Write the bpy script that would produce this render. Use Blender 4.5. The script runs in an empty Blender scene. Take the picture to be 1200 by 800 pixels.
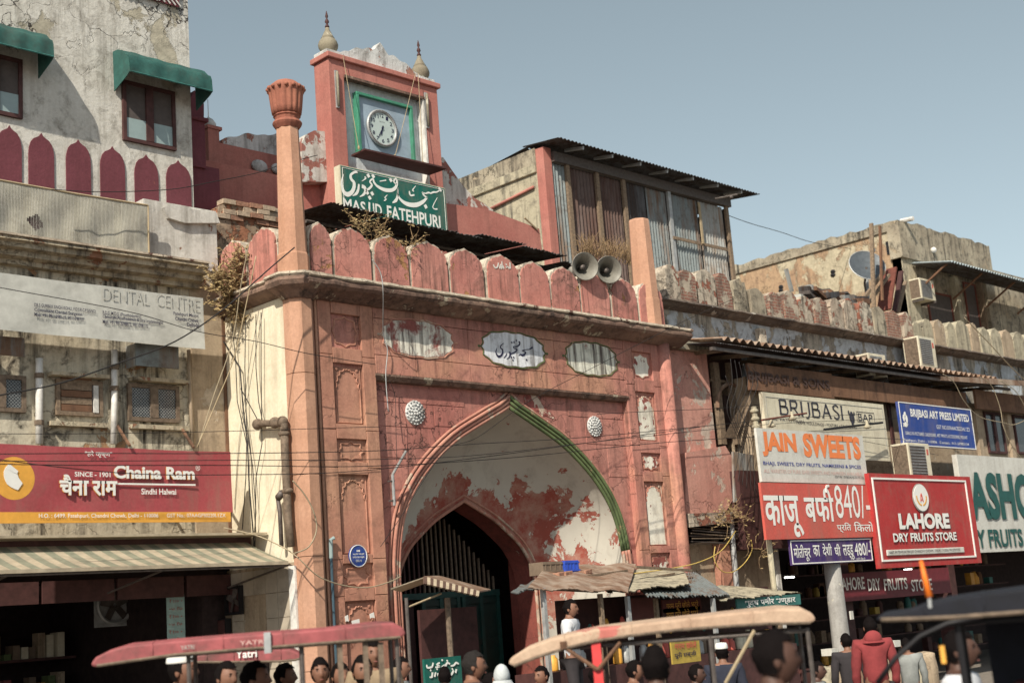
import bpy, bmesh, math, random
from mathutils import Vector, Matrix
rnd = random.Random(7)
sc = bpy.context.scene
col = sc.collection
R = math.radians

# ---------------------------------------------------------------- camera, sky, sun
YAW, PIT, ROL, FPX = 0.7945, 0.1994, -0.0770, 1594.0
CAM = Vector((0.0, -15.0, 2.1))
_fw = Vector((math.sin(YAW)*math.cos(PIT), math.cos(YAW)*math.cos(PIT), math.sin(PIT)))
_r0 = Vector((math.cos(YAW), -math.sin(YAW), 0))
_u0 = _r0.cross(_fw)
RT = _r0*math.cos(ROL) + _u0*math.sin(ROL)
UP = -_r0*math.sin(ROL) + _u0*math.cos(ROL)
cd = bpy.data.cameras.new('camera')
cam = bpy.data.objects.new('camera', cd)
col.objects.link(cam)
m = Matrix((RT, UP, -_fw)).transposed().to_4x4()
m.translation = CAM
cam.matrix_world = m
cd.sensor_width = 36
cd.lens = FPX/1200*36
cd.clip_start = 0.1
cd.clip_end = 3000
cd.dof.use_dof = True
cd.dof.focus_distance = 21.5
cd.dof.aperture_fstop = 1.5
sc.camera = cam

SUN_AZ = Vector((-0.89, -0.455, 0)).normalized()
SUN_EL = R(41)
SUNV = SUN_AZ*math.cos(SUN_EL) + Vector((0, 0, math.sin(SUN_EL)))
world = bpy.data.worlds.new('World')
sc.world = world
world.use_nodes = True
wn = world.node_tree
for n in list(wn.nodes): wn.nodes.remove(n)
wo = wn.nodes.new('ShaderNodeOutputWorld')
bg = wn.nodes.new('ShaderNodeBackground')
sky = wn.nodes.new('ShaderNodeTexSky')
hs = wn.nodes.new('ShaderNodeHueSaturation')
sky.sky_type = 'NISHITA'
sky.sun_disc = False
sky.sun_elevation = SUN_EL
sky.sun_rotation = math.atan2(SUN_AZ.x, SUN_AZ.y)
sky.air_density = 1.0
sky.dust_density = 1.2
sky.ozone_density = 1.5
hs.inputs['Saturation'].default_value = 0.50
hs.inputs['Hue'].default_value = 0.462
bg.inputs['Strength'].default_value = 0.092
wn.links.new(sky.outputs[0], hs.inputs['Color'])
wn.links.new(hs.outputs[0], bg.inputs['Color'])
wn.links.new(bg.outputs[0], wo.inputs['Surface'])
sd = bpy.data.lights.new('sun', 'SUN')
sd.energy = 4.3
sd.angle = R(0.6)
sd.color = (1.0, 0.92, 0.78)
sun = bpy.data.objects.new('sun', sd)
col.objects.link(sun)
sun.location = (0, -20, 40)
sun.rotation_euler = SUNV.to_track_quat('Z', 'Y').to_euler()
sc.view_settings.view_transform = 'Standard'
sc.view_settings.look = 'None'
sc.view_settings.exposure = 0.4
sc.view_settings.gamma = 1.0
try: sc.cycles.max_bounces = 6
except Exception: pass

# ---------------------------------------------------------------- helpers
def ray(px, py):
    return RT*(px-600) + UP*(400-py) + _fw*FPX
def W(ax, val, px, py):
    d = ray(px, py); i = 'XYZ'.index(ax)
    t = (val-CAM[i])/d[i]
    return CAM + d*t
def depth_pt(px, py, dist):
    d = ray(px, py); return CAM + d*(dist/FPX)

class MB:
    def __init__(s): s.v = []; s.f = []
    def add(s, vs, fs):
        b = len(s.v); s.v += [tuple(v) for v in vs]; s.f += [tuple(b+i for i in f) for f in fs]; return s
    def box(s, x0, x1, y0, y1, z0, z1):
        vs = [(x, y, z) for z in (z0, z1) for y in (y0, y1) for x in (x0, x1)]
        return s.add(vs, [(0,2,3,1),(4,5,7,6),(0,1,5,4),(2,6,7,3),(0,4,6,2),(1,3,7,5)])
    def obox(s, c, ax, ay, az):
        """oriented box: centre and three half-axis vectors"""
        c, ax, ay, az = map(Vector, (c, ax, ay, az))
        vs = [c+ax*i+ay*j+az*k for k in (-1,1) for j in (-1,1) for i in (-1,1)]
        return s.add(vs, [(0,2,3,1),(4,5,7,6),(0,1,5,4),(2,6,7,3),(0,4,6,2),(1,3,7,5)])
    def bar(s, a, b, w, h=None):
        a, b = Vector(a), Vector(b); d = (b-a); L = d.length; d.normalize()
        u = d.cross(Vector((0,0,1)))
        if u.length < .01: u = Vector((1,0,0))
        u.normalize(); v = u.cross(d); h = h or w
        return s.obox((a+b)/2, d*L/2, u*w/2, v*h/2)
    def loop2(s, A, B):
        n = len(A); b = len(s.v); s.v += [tuple(p) for p in A+B]
        s.f.append(tuple(b+i for i in range(n))); s.f.append(tuple(b+n+i for i in range(n))[::-1])
        for i in range(n):
            j = (i+1) % n; s.f.append((b+i, b+n+i, b+n+j, b+j))
        return s
    def prismY(s, pts, y0, y1): return s.loop2([(x,y0,z) for x,z in pts], [(x,y1,z) for x,z in pts])
    def prismX(s, pts, x0, x1): return s.loop2([(x0,y,z) for y,z in pts], [(x1,y,z) for y,z in pts])
    def prismZ(s, pts, z0, z1): return s.loop2([(x,y,z0) for x,y in pts], [(x,y,z1) for x,y in pts])
    def tube(s, pts, r, n=8, closed=False):
        pts = [Vector(p) for p in pts]; k = len(pts)
        rs = r if isinstance(r, (list, tuple)) else [r]*k
        b = len(s.v); prev = None
        for i, p in enumerate(pts):
            a = pts[i-1] if (i > 0 or closed) else p
            c = pts[(i+1) % k] if (i < k-1 or closed) else p
            d = (c-a).normalized()
            if prev is None:
                u = d.cross(Vector((0,0,1)))
                if u.length < .05: u = d.cross(Vector((1,0,0)))
            else: u = prev - d*prev.dot(d)
            u.normalize(); prev = u; v = d.cross(u)
            for j in range(n):
                a_ = 2*math.pi*j/n
                s.v.append(tuple(p + (u*math.cos(a_)+v*math.sin(a_))*rs[i]))
        for i in range(k if closed else k-1):
            i2 = (i+1) % k
            for j in range(n):
                j2 = (j+1) % n
                s.f.append((b+i*n+j, b+i*n+j2, b+i2*n+j2, b+i2*n+j))
        if not closed:
            s.f.append(tuple(b+j for j in range(n))[::-1]); s.f.append(tuple(b+(k-1)*n+j for j in range(n)))
        return s
    def lathe(s, c, prof, n=16, a0=0, flute=None):
        b = len(s.v); k = len(prof)
        for i, (r, z) in enumerate(prof):
            for j in range(n):
                a = a0 + 2*math.pi*j/n
                rr = r*(flute(i, j) if flute else 1)
                s.v.append((c[0]+rr*math.cos(a), c[1]+rr*math.sin(a), c[2]+z))
        for i in range(k-1):
            for j in range(n):
                j2 = (j+1) % n
                s.f.append((b+i*n+j, b+i*n+j2, b+(i+1)*n+j2, b+(i+1)*n+j))
        s.f.append(tuple(b+j for j in range(n))[::-1]); s.f.append(tuple(b+(k-1)*n+j for j in range(n)))
        return s
    def grid(s, fn, nu, nv):
        b = len(s.v)
        for i in range(nu+1):
            for j in range(nv+1): s.v.append(tuple(fn(i/nu, j/nv)))
        for i in range(nu):
            for j in range(nv):
                a = b+i*(nv+1)+j; s.f.append((a, a+1, a+nv+2, a+nv+1))
        return s
    def corr(s, p, u, v, nw, amp, th=.006, seg=6, rag=0.0):
        """corrugated sheet: corner p, u across the waves, v along them"""
        p, u, v = Vector(p), Vector(u), Vector(v); n = u.cross(v).normalized()
        k = nw*seg; b = len(s.v)
        ends = [rag*rnd.random() for _ in range(k+1)]
        for layer in (0, 1):
            for i in range(k+1):
                o = p + u*(i/k) + n*(amp*math.sin(2*math.pi*i/seg) + layer*th)
                s.v.append(tuple(o)); s.v.append(tuple(o+v*(1+ends[i])))
        m_ = 2*(k+1)
        for i in range(k):
            a = b+2*i
            s.f.append((a, a+1, a+3, a+2)); s.f.append((a+m_, a+m_+2, a+m_+3, a+m_+1))
            s.f.append((a, a+2, a+m_+2, a+m_)); s.f.append((a+1, a+m_+1, a+m_+3, a+3))
        s.f.append((b, b+m_, b+m_+1, b+1)); e = b+2*k; s.f.append((e, e+1, e+m_+1, e+m_))
        return s
    def ell(s, c, rx, ry, rz, nu=12, nv=8):
        b = len(s.v)
        for i in range(nv+1):
            t = math.pi*i/nv
            for j in range(nu):
                a = 2*math.pi*j/nu
                s.v.append((c[0]+rx*math.sin(t)*math.cos(a), c[1]+ry*math.sin(t)*math.sin(a), c[2]+rz*math.cos(t)))
        for i in range(nv):
            for j in range(nu):
                j2 = (j+1) % nu
                s.f.append((b+i*nu+j, b+(i+1)*nu+j, b+(i+1)*nu+j2, b+i*nu+j2))
        return s
    def build(s, name, mat, parent=None, smooth=False, kind=None, bevel=0, org=None, weld=True):
        if org is None:
            if parent is not None: org = wloc(parent)
            else:
                xs = [v[0] for v in s.v]; ys = [v[1] for v in s.v]; zs = [v[2] for v in s.v]
                org = Vector(((min(xs)+max(xs))/2, (min(ys)+max(ys))/2, min(zs)))
        me = bpy.data.meshes.new(name)
        me.from_pydata([tuple(Vector(v)-org) for v in s.v], [], s.f)
        if weld:
            bm = bmesh.new(); bm.from_mesh(me)
            bmesh.ops.remove_doubles(bm, verts=bm.verts, dist=1e-5)
            bmesh.ops.recalc_face_normals(bm, faces=bm.faces)
            bm.to_mesh(me); bm.free()
        me.validate()
        if smooth: me.polygons.foreach_set('use_smooth', [True]*len(me.polygons))
        me.materials.append(mat)
        o = bpy.data.objects.new(name, me); col.objects.link(o)
        if parent is not None: o.parent = parent
        else: o.location = org
        if bevel:
            b_ = o.modifiers.new('bevel', 'BEVEL'); b_.width = bevel; b_.segments = 2; b_.limit_method = 'ANGLE'
        if kind: o['kind'] = kind
        return o
def wloc(o):
    p = Vector((0,0,0))
    while o is not None: p = p + o.location; o = o.parent
    return p
def tag(o, label, cat, group=None):
    o['label'] = label; o['category'] = cat
    if group: o['group'] = group
    return o
def thing(name, label, cat, loc, group=None):
    o = bpy.data.objects.new(name, None); col.objects.link(o)
    o.location = loc; o.empty_display_size = .2
    return tag(o, label, cat, group)

# ---------------------------------------------------------------- materials
class NT:
    def __init__(s, name):
        s.m = bpy.data.materials.new(name); s.m.use_nodes = True; s.t = s.m.node_tree
        s.b = s.t.nodes['Principled BSDF']; s.pos = s.t.nodes.new('ShaderNodeNewGeometry').outputs['Position']
    def n(s, typ, **kw):
        x = s.t.nodes.new(typ)
        for k, v in kw.items():
            if k.startswith('_'): x.inputs[k[1:].replace('_', ' ')].default_value = v
            else: setattr(x, k, v)
        return x
    def L(s, a, b): s.t.links.new(a, b)
    def mapv(s, scale, loc=(0,0,0)):
        x = s.n('ShaderNodeMapping'); x.inputs['Scale'].default_value = scale; x.inputs['Location'].default_value = loc
        s.L(s.pos, x.inputs['Vector']); return x.outputs[0]
    def noise(s, scale, detail=6, rough=.6, vec=None, dist=0):
        x = s.n('ShaderNodeTexNoise'); x.inputs['Scale'].default_value = scale; x.inputs['Detail'].default_value = detail
        x.inputs['Roughness'].default_value = rough; x.inputs['Distortion'].default_value = dist
        s.L(vec or s.pos, x.inputs['Vector']); return x.outputs['Fac']
    def ramp(s, fac, a, b, lo=0., hi=1.):
        x = s.n('ShaderNodeMapRange'); x.inputs['From Min'].default_value = a; x.inputs['From Max'].default_value = b
        x.inputs['To Min'].default_value = lo; x.inputs['To Max'].default_value = hi
        s.L(fac, x.inputs['Value']); return x.outputs[0]
    def math(s, op, a, b=None):
        x = s.n('ShaderNodeMath'); x.operation = op
        for i, v in enumerate((a, b)):
            if v is None: continue
            if isinstance(v, (int, float)): x.inputs[i].default_value = v
            else: s.L(v, x.inputs[i])
        return x.outputs[0]
    def mix(s, fac, a, b, typ='MIX'):
        x = s.n('ShaderNodeMix'); x.data_type = 'RGBA'; x.blend_type = typ; x.clamp_factor = True
        for sock, v in ((x.inputs[0], fac), (x.inputs[6], a), (x.inputs[7], b)):
            if isinstance(v, (int, float)): sock.default_value = v
            elif isinstance(v, tuple): sock.default_value = (*v, 1)
            else: s.L(v, sock)
        return x.outputs[2]
    def done(s, colr, rough=.85, bump=None, bs=.3, bd=.02, metal=0, spec=.3):
        if isinstance(colr, tuple): s.b.inputs['Base Color'].default_value = (*colr, 1)
        else: s.L(colr, s.b.inputs['Base Color'])
        if isinstance(rough, (int, float)): s.b.inputs['Roughness'].default_value = rough
        else: s.L(rough, s.b.inputs['Roughness'])
        s.b.inputs['Metallic'].default_value = metal
        s.b.inputs['Specular IOR Level'].default_value = spec
        if bump is not None:
            x = s.n('ShaderNodeBump'); x.inputs['Strength'].default_value = bs; x.inputs['Distance'].default_value = bd
            s.L(bump, x.inputs['Height']); s.L(x.outputs[0], s.b.inputs['Normal'])
        return s.m
def hexc(r, g, b):
    f = lambda c: (c/255/12.92) if c/255 <= .04045 else ((c/255+.055)/1.055)**2.4
    return (f(r), f(g), f(b))
def wallmat(name, c1, c2, dirt=(.05,.04,.035), da=.5, patch=None, pa=.5, ps=1.5, cracks=0., streak=.5, bs=.35, c3=None, seed=0., rough=.88, psharp=.02, mid=1.1, ds=1.0, zmask=None, zd=None):
    """painted or plastered masonry: two tones, run-off stains, flaked patches and cracks"""
    t = NT(name); off = (seed*3.7, seed*1.3, seed*2.1)
    v = t.mapv((1,1,1), off)
    a = t.noise(mid, 8, .62, v); c = t.mix(t.ramp(a, .35, .65), c1, c2)
    if c3:
        c = t.mix(t.ramp(t.noise(.55, 4, .6, t.mapv((1,1,1), (off[0]+9, 3, 5))), .47, .62), c, c3)
    fine = t.noise(26, 6, .7, v)
    c = t.mix(.32, c, t.mix(t.ramp(fine, .3, .7), (.30,.29,.28), (.72,.72,.72)), 'OVERLAY')
    blot = t.noise(4.2, 10, .72, t.mapv((1,1,1), (off[1]+2, 8, 1)), .4)
    c = t.mix(t.math('MULTIPLY', t.ramp(blot, .50, .68), da*.8), c, dirt)
    if streak:
        sv = t.mapv((5.5*ds, 5.5*ds, .42), off)
        st = t.math('MULTIPLY', t.ramp(t.noise(1.3, 9, .68, sv), .47, .66), t.ramp(t.noise(.7, 5, .6, t.mapv((1,1,1), (4+off[0], 1, 7))), .36, .56))
        c = t.mix(t.math('MULTIPLY', st, streak), c, dirt)
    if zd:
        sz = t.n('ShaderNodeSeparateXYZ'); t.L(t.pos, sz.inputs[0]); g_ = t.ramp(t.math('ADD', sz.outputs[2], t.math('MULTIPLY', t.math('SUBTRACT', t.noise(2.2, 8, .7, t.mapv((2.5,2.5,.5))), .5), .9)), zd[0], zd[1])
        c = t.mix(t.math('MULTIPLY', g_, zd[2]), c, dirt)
    zm = None
    if zmask:
        sx = t.n('ShaderNodeSeparateXYZ'); t.L(t.pos, sx.inputs[0]); zm = t.ramp(t.math('ADD', sx.outputs[2], t.math('MULTIPLY', t.math('SUBTRACT', blot, .5), 1.2)), *zmask)
    h = t.math('MULTIPLY', fine, .25)
    h = t.math('ADD', h, t.math('MULTIPLY', blot, .8))
    if patch is not None:
        pn = t.noise(ps, 12, .66, t.mapv((1,1,.8), (off[2]+11, off[0], 3)), .25)
        pm = t.ramp(pn, pa, pa+psharp)
        if zm is not None: pm = t.math('MULTIPLY', pm, zm)
        pcol = t.mix(t.ramp(t.noise(7, 8, .7), .35, .65), patch, tuple(x*.62 for x in patch))
        c = t.mix(pm, c, pcol); h = t.math('SUBTRACT', h, t.math('MULTIPLY', pm, .9))
    if cracks:
        vo = t.n('ShaderNodeTexVoronoi'); vo.feature = 'DISTANCE_TO_EDGE'; vo.inputs['Scale'].default_value = 1.5
        wv = t.n('ShaderNodeVectorMath'); wv.operation = 'ADD'
        nz = t.n('ShaderNodeTexNoise'); nz.inputs['Scale'].default_value = 2.6; nz.inputs['Detail'].default_value = 8
        t.L(v, nz.inputs['Vector']); t.L(nz.outputs['Color'], wv.inputs[0]); t.L(v, wv.inputs[1]); t.L(wv.outputs[0], vo.inputs['Vector'])
        ck = t.math('MULTIPLY', t.ramp(vo.outputs['Distance'], .018, .002), t.ramp(t.noise(.8, 3, .5, t.mapv((1,1,1), (1+off[0], 9, 2))), .45, .55))
        if zm is not None: ck = t.math('MULTIPLY', ck, zm)
        c = t.mix(t.math('MULTIPLY', ck, cracks), c, (.03,.022,.02)); h = t.math('SUBTRACT', h, t.math('MULTIPLY', ck, 1.5))
    return t.done(c, rough, h, bs, .03)
def plain(name, c, rough=.6, metal=0, var=.25, bs=.1, scale=8, spec=.4, dirt=0):
    t = NT(name); n_ = t.noise(scale, 7, .65)
    d = tuple(x*(1-var) for x in c); b = tuple(min(1, x*(1+var*.6)) for x in c)
    cc = t.mix(t.ramp(n_, .3, .7), d, b)
    if dirt: cc = t.mix(t.math('MULTIPLY', t.ramp(t.noise(2.2, 9, .7), .48, .68), dirt), cc, (.06,.05,.04))
    return t.done(cc, rough, n_, bs, .01, metal, spec)
def emis(name, c, s):
    t = NT(name); t.b.inputs['Emission Color'].default_value = (*c, 1); t.b.inputs['Emission Strength'].default_value = s
    return t.done(c, .5)

RED = (.40,.135,.105); RED2 = (.31,.088,.07); SAND = (.43,.19,.115)
M = {}
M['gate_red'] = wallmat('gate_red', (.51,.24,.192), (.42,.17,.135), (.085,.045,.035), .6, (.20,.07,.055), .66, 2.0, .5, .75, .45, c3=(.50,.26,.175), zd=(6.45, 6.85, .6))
M['gate_pier'] = wallmat('gate_pier', (.48,.245,.172), (.40,.185,.13), (.09,.05,.035), .5, (.25,.10,.07), .68, 2.5, .3, .6, .4, c3=(.49,.27,.18), seed=2)
M['spandrel'] = wallmat('spandrel', (.48,.21,.17), (.40,.15,.125), (.10,.055,.045), .6, (.54,.33,.25), .66, 1.2, .75, .55, .5, c3=(.45,.21,.17), seed=4)
M['sandstone'] = wallmat('sandstone', (.50,.29,.20), (.43,.235,.155), (.20,.11,.07), .3, None, .6, 2, 0, .35, .3, seed=5)
M['merlon'] = wallmat('merlon', (.52,.24,.198), (.43,.17,.14), (.10,.055,.045), .5, (.40,.20,.09), .66, 2.2, .35, .95, .45, seed=6, ds=1.4)
M['plaster_white'] = wallmat('plaster_white', (.66,.64,.60), (.52,.50,.46), (.12,.10,.08), .4, (.30,.16,.11), .67, 3, 0, .5, .4, seed=7)
M['old_white'] = wallmat('old_white', (.62,.63,.62), (.50,.50,.49), (.10,.085,.07), .8, (.40,.2,.15), .58, 2.4, 0, .7, .6, seed=8)
M['cream'] = wallmat('cream', (.72,.65,.50), (.64,.57,.43), (.30,.24,.17), .3, None, .6, 2, 0, .35, .15, seed=9)
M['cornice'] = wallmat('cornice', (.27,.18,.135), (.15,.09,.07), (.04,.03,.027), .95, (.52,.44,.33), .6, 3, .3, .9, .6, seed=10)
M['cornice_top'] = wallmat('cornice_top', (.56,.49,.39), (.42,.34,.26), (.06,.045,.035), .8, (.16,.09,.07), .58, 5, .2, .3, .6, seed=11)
M['white_wall'] = wallmat('white_wall', (.60,.585,.54), (.52,.50,.45), (.16,.135,.10), .35, None, .6, 2, 0, .3, .35, seed=12)
M['clock_white'] = wallmat('clock_white', (.62,.66,.68), (.50,.55,.58), (.12,.12,.11), .45, (.30,.24,.2), .7, 4, 0, .5, .4, seed=13)
M['tower_red'] = wallmat('tower_red', (.45,.19,.155), (.39,.145,.12), (.13,.06,.05), .3, None, .6, 2, 0, .35, .3, seed=14)
M['maroon'] = wallmat('maroon', (.175,.052,.066), (.14,.040,.052), (.08,.03,.03), .3, (.30,.10,.09), .69, 3, 0, .3, .4, seed=15)
M['stain_wall'] = wallmat('stain_wall', (.60,.55,.44), (.50,.44,.33), (.035,.028,.022), 1.25, (.42,.24,.13), .60, 1.4, .5, 1.35, .6, seed=16)
M['blue_stain'] = wallmat('blue_stain', (.42,.39,.33), (.20,.18,.155), (.03,.027,.025), 1.0, (.50,.54,.58), .5, 1.6, .3, 1.0, .6, seed=17)
M['pink_wall'] = wallmat('pink_wall', (.54,.29,.235), (.47,.22,.18), (.20,.10,.08), .5, (.60,.48,.40), .57, 2.4, .4, .4, .5, seed=18)
M['far_wall'] = wallmat('far_wall', (.43,.30,.185), (.36,.235,.15), (.10,.07,.05), .9, (.52,.45,.32), .49, .7, .2, .6, .6, seed=19, psharp=.03)
M['conc'] = wallmat('conc', (.42,.37,.28), (.26,.22,.165), (.04,.036,.03), 1.2, (.42,.34,.24), .6, 1.7, .3, 1.0, .7, seed=20)
M['conc_light'] = wallmat('conc_light', (.46,.41,.30), (.37,.33,.24), (.06,.055,.05), .8, None, .6, 1.7, .2, .9, .5, seed=21)
M['beige'] = wallmat('beige', (.44,.35,.25), (.36,.28,.20), (.12,.09,.06), .6, (.5,.42,.33), .62, 1.7, .4, .6, .5, seed=22)
M['cornice_pale'] = wallmat('cornice_pale', (.50,.44,.33), (.40,.33,.23), (.035,.028,.024), 1.0, (.30,.15,.09), .60, 3, .3, 1.0, .7, seed=90)
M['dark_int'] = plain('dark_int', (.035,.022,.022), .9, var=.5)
M['dark_wood'] = plain('dark_wood', (.07,.028,.026), .7, var=.4)
M['black'] = plain('black', (.012,.011,.013), .55)
M['wire'] = plain('wire', (.02,.018,.018), .6)
M['pale_wire'] = plain('pale_wire', (.34,.28,.19), .7)
M['yellow_wire'] = plain('yellow_wire', (.62,.45,.13), .6)
M['iron'] = plain('iron', (.13,.11,.10), .6, .4, .4, .3, 14)
M['rustpipe'] = plain('rustpipe', (.17,.125,.09), .8, .1, .5, .5, 18)
M['white_paint'] = plain('white_paint', (.72,.70,.66), .5, dirt=.5)
M['grey_metal'] = plain('grey_metal', (.42,.43,.43), .5, .3, dirt=.4)
M['teal'] = plain('teal', (.04,.155,.14), .6, dirt=.3, var=.3)
M['green_paint'] = plain('green_paint', (.06,.25,.16), .5, dirt=.3)
M['green_cloth'] = plain('green_cloth', (.024,.095,.083), .75, dirt=.45, var=.35, bs=.3)
M['sign_green'] = wallmat('sign_green', (0.01, 0.12, 0.095), (0.008, 0.101, 0.08), (.22,.17,.13), .30, None, .6, 2, 0, .38, .12, seed=30, rough=.55, ds=.6)
M['sign_cream'] = wallmat('sign_cream', (0.66, 0.61, 0.47), (0.554, 0.512, 0.395), (.22,.17,.13), .30, None, .6, 2, 0, .38, .12, seed=30, rough=.55, ds=.6)
M['sign_red'] = wallmat('sign_red', (0.42, 0.035, 0.035), (0.353, 0.029, 0.029), (.22,.17,.13), .30, None, .6, 2, 0, .38, .12, seed=24, rough=.55, ds=.6)
M['kaju_red'] = wallmat('kaju_red', (0.6, 0.11, 0.085), (0.504, 0.092, 0.071), (.22,.17,.13), .30, None, .6, 2, 0, .38, .12, seed=24, rough=.55, ds=.6)
M['banner_red'] = wallmat('banner_red', (0.38, 0.075, 0.085), (0.319, 0.063, 0.071), (.22,.17,.13), .30, None, .6, 2, 0, .38, .12, seed=30, rough=.55, ds=.6)
M['sign_purple'] = wallmat('sign_purple', (0.05, 0.025, 0.13), (0.042, 0.021, 0.109), (.22,.17,.13), .30, None, .6, 2, 0, .38, .12, seed=33, rough=.55, ds=.6)
M['sign_blue'] = wallmat('sign_blue', (0.02, 0.06, 0.28), (0.017, 0.05, 0.235), (.22,.17,.13), .30, None, .6, 2, 0, .38, .12, seed=27, rough=.55, ds=.6)
M['sign_white'] = wallmat('sign_white', (0.62, 0.61, 0.56), (0.521, 0.512, 0.47), (.22,.17,.13), .30, None, .6, 2, 0, .38, .12, seed=30, rough=.55, ds=.6)
M['orange_print'] = plain('orange_print', (.78,.22,.07), .6, var=.12)
M['blue_print'] = plain('blue_print', (.05,.07,.30), .6)
M['pale_print'] = plain('pale_print', (.62,.42,.38), .6)
M['gold_print'] = plain('gold_print', (.72,.36,.06), .5, var=.15)
M['dark_green_print'] = plain('dark_green_print', (.012,.085,.075), .5)
M['grey_print'] = plain('grey_print', (.36,.35,.32), .6)
M['print_white'] = plain('print_white', (.78,.77,.73), .5, var=.06)
M['ink'] = plain('ink', (.015,.013,.05), .5)
M['rusty'] = wallmat('rusty', (.21,.115,.07), (.145,.075,.045), (.05,.03,.022), .7, (.36,.20,.10), .66, 3, 0, .8, .35, seed=23)
M['rust_letter'] = plain('rust_letter', (.055,.03,.025), .8)
def tin(name, base, rust, amt, seed=0):
    t = NT(name); v = t.mapv((2.4,2.4,.35), (seed, seed*2, 0))
    a = t.noise(1.6, 8, .65, v); c = t.mix(t.ramp(a, amt-.1, amt+.08), base, rust)
    c = t.mix(t.math('MULTIPLY', t.ramp(t.noise(5, 9, .7), .5, .7), .6), c, tuple(x*.4 for x in rust))
    return t.done(c, .62, a, .2, .01, .25, .3)
M['tin_blue'] = tin('tin_blue', (.20,.23,.235), (.16,.095,.06), .58, 1)
M['tin_brown'] = tin('tin_brown', (.12,.085,.075), (.085,.045,.035), .5, 2)
M['tin_dark'] = tin('tin_dark', (.10,.10,.105), (.05,.035,.03), .5, 3)
M['tin_grey'] = tin('tin_grey', (.33,.34,.33), (.24,.15,.09), .56, 4)
M['asbestos'] = tin('asbestos', (.42,.33,.26), (.25,.15,.10), .5, 5)
M['old_timber'] = plain('old_timber', (.22,.16,.11), .85, var=.5, bs=.4, scale=20)
M['red_timber'] = plain('red_timber', (.16,.05,.035), .8, var=.4)
M['tarp_white'] = plain('tarp_white', (.50,.50,.46), .7, var=.15, dirt=.25, bs=.3)
M['glass_dark'] = plain('glass_dark', (.05,.055,.06), .12, var=.3, spec=.6)
M['glass_pale'] = plain('glass_pale', (.28,.36,.36), .15, var=.1, spec=.6)
M['curtain'] = plain('curtain', (.09,.075,.07), .8)
M['tile'] = plain('tile', (.46,.40,.32), .3, var=.12, dirt=.4)
M['cloth_stripe_a'] = plain('cloth_stripe_a', (.43,.36,.26), .85, dirt=.35)
M['cloth_stripe_b'] = plain('cloth_stripe_b', (.235,.235,.17), .85, dirt=.35)
M['moss'] = wallmat('moss', (.13,.175,.075), (.085,.115,.05), (.05,.06,.03), .5, (.40,.30,.17), .60, 3, 0, .6, .4, seed=24)
M['rib'] = wallmat('rib', (.50,.26,.19), (.40,.17,.13), (.15,.08,.06), .5, (.58,.44,.34), .55, 3, 0, .4, .4, seed=25)
M['dry_twig'] = plain('dry_twig', (.30,.20,.11), .9, var=.4)
M['dry_leaf'] = plain('dry_leaf', (.34,.25,.12), .9, var=.5)
M['rope'] = plain('rope', (.38,.30,.19), .9)
M['asphalt'] = plain('asphalt', (.05,.05,.05), .9, var=.3, scale=12)
M['paving'] = plain('paving', (.22,.19,.16), .85, var=.3)
M['rick_red'] = plain('rick_red', (.33,.085,.09), .7, var=.3, dirt=.75, bs=.3)
M['rick_cream'] = wallmat('rick_cream', (.50,.37,.27), (.40,.27,.19), (.22,.13,.09), .6, (.55,.18,.15), .60, 2.2, 0, .2, .2, seed=26)
M['rick_blue'] = plain('rick_blue', (.006,.007,.013), .8, var=.4, bs=.4)
M['tyre'] = plain('tyre', (.02,.02,.02), .9)
M['vinyl'] = plain('vinyl', (.06,.035,.03), .5)
M['orange'] = plain('orange', (.9,.20,.02), .5)
M['blue_plastic'] = plain('blue_plastic', (.035,.09,.50), .4)
M['brown_card'] = plain('brown_card', (.19,.14,.10), .8)
M['skin'] = plain('skin', (.22,.108,.07), .6, var=.15, scale=20)
M['skin_dark_shaded'] = plain('skin_dark_shaded', (.085,.042,.03), .6, var=.15, scale=20)  # darker skin; its depth also paints the canopy's shade on the driver
M['hair_grey'] = plain('hair_grey', (.025,.022,.021), .85, bs=.8, scale=60, spec=.08)
M['hair'] = plain('hair', (.007,.005,.005), .85, bs=.8, scale=60, spec=.08)
M['lamp'] = emis('lamp', (1,.97,.9), 6)
# ---------------------------------------------------------------- lettering
def text_mesh(s, bold=0.0, thick=.004, shear=0.0):
    cu = bpy.data.curves.new('t', 'FONT'); cu.body = s; cu.size = 1; cu.offset = bold; cu.extrude = 0; cu.resolution_u = 3; cu.shear = shear
    o = bpy.data.objects.new('t', cu); col.objects.link(o)
    dg = bpy.context.evaluated_depsgraph_get()
    me = bpy.data.meshes.new_from_object(o.evaluated_get(dg))
    vs = [v.co.copy() for v in me.vertices]; fs = [tuple(p.vertices) for p in me.polygons]
    bpy.data.objects.remove(o); bpy.data.curves.remove(cu); bpy.data.meshes.remove(me)
    return vs, fs
def put_text(parent, s, p_tl, p_tr, p_bl, mat, bold=0.0, name='lettering', off=.012):
    """letters of s laid flat in the parallelogram given by three world corners"""
    vs, fs = text_mesh(s, bold)
    if not vs: return None
    x0 = min(v.x for v in vs); x1 = max(v.x for v in vs); y0 = min(v.y for v in vs); y1 = max(v.y for v in vs)
    u = p_tr-p_tl; w = p_bl-p_tl; n = u.cross(w).normalized()
    if n.dot(CAM-p_tl) < 0: n = -n
    out = [p_tl + u*((v.x-x0)/(x1-x0)) + w*((y1-v.y)/max(1e-6, y1-y0)) + n*off for v in vs]
    mb = MB(); mb.add(out, fs)
    return mb.build(name, mat, parent, weld=False)
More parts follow.
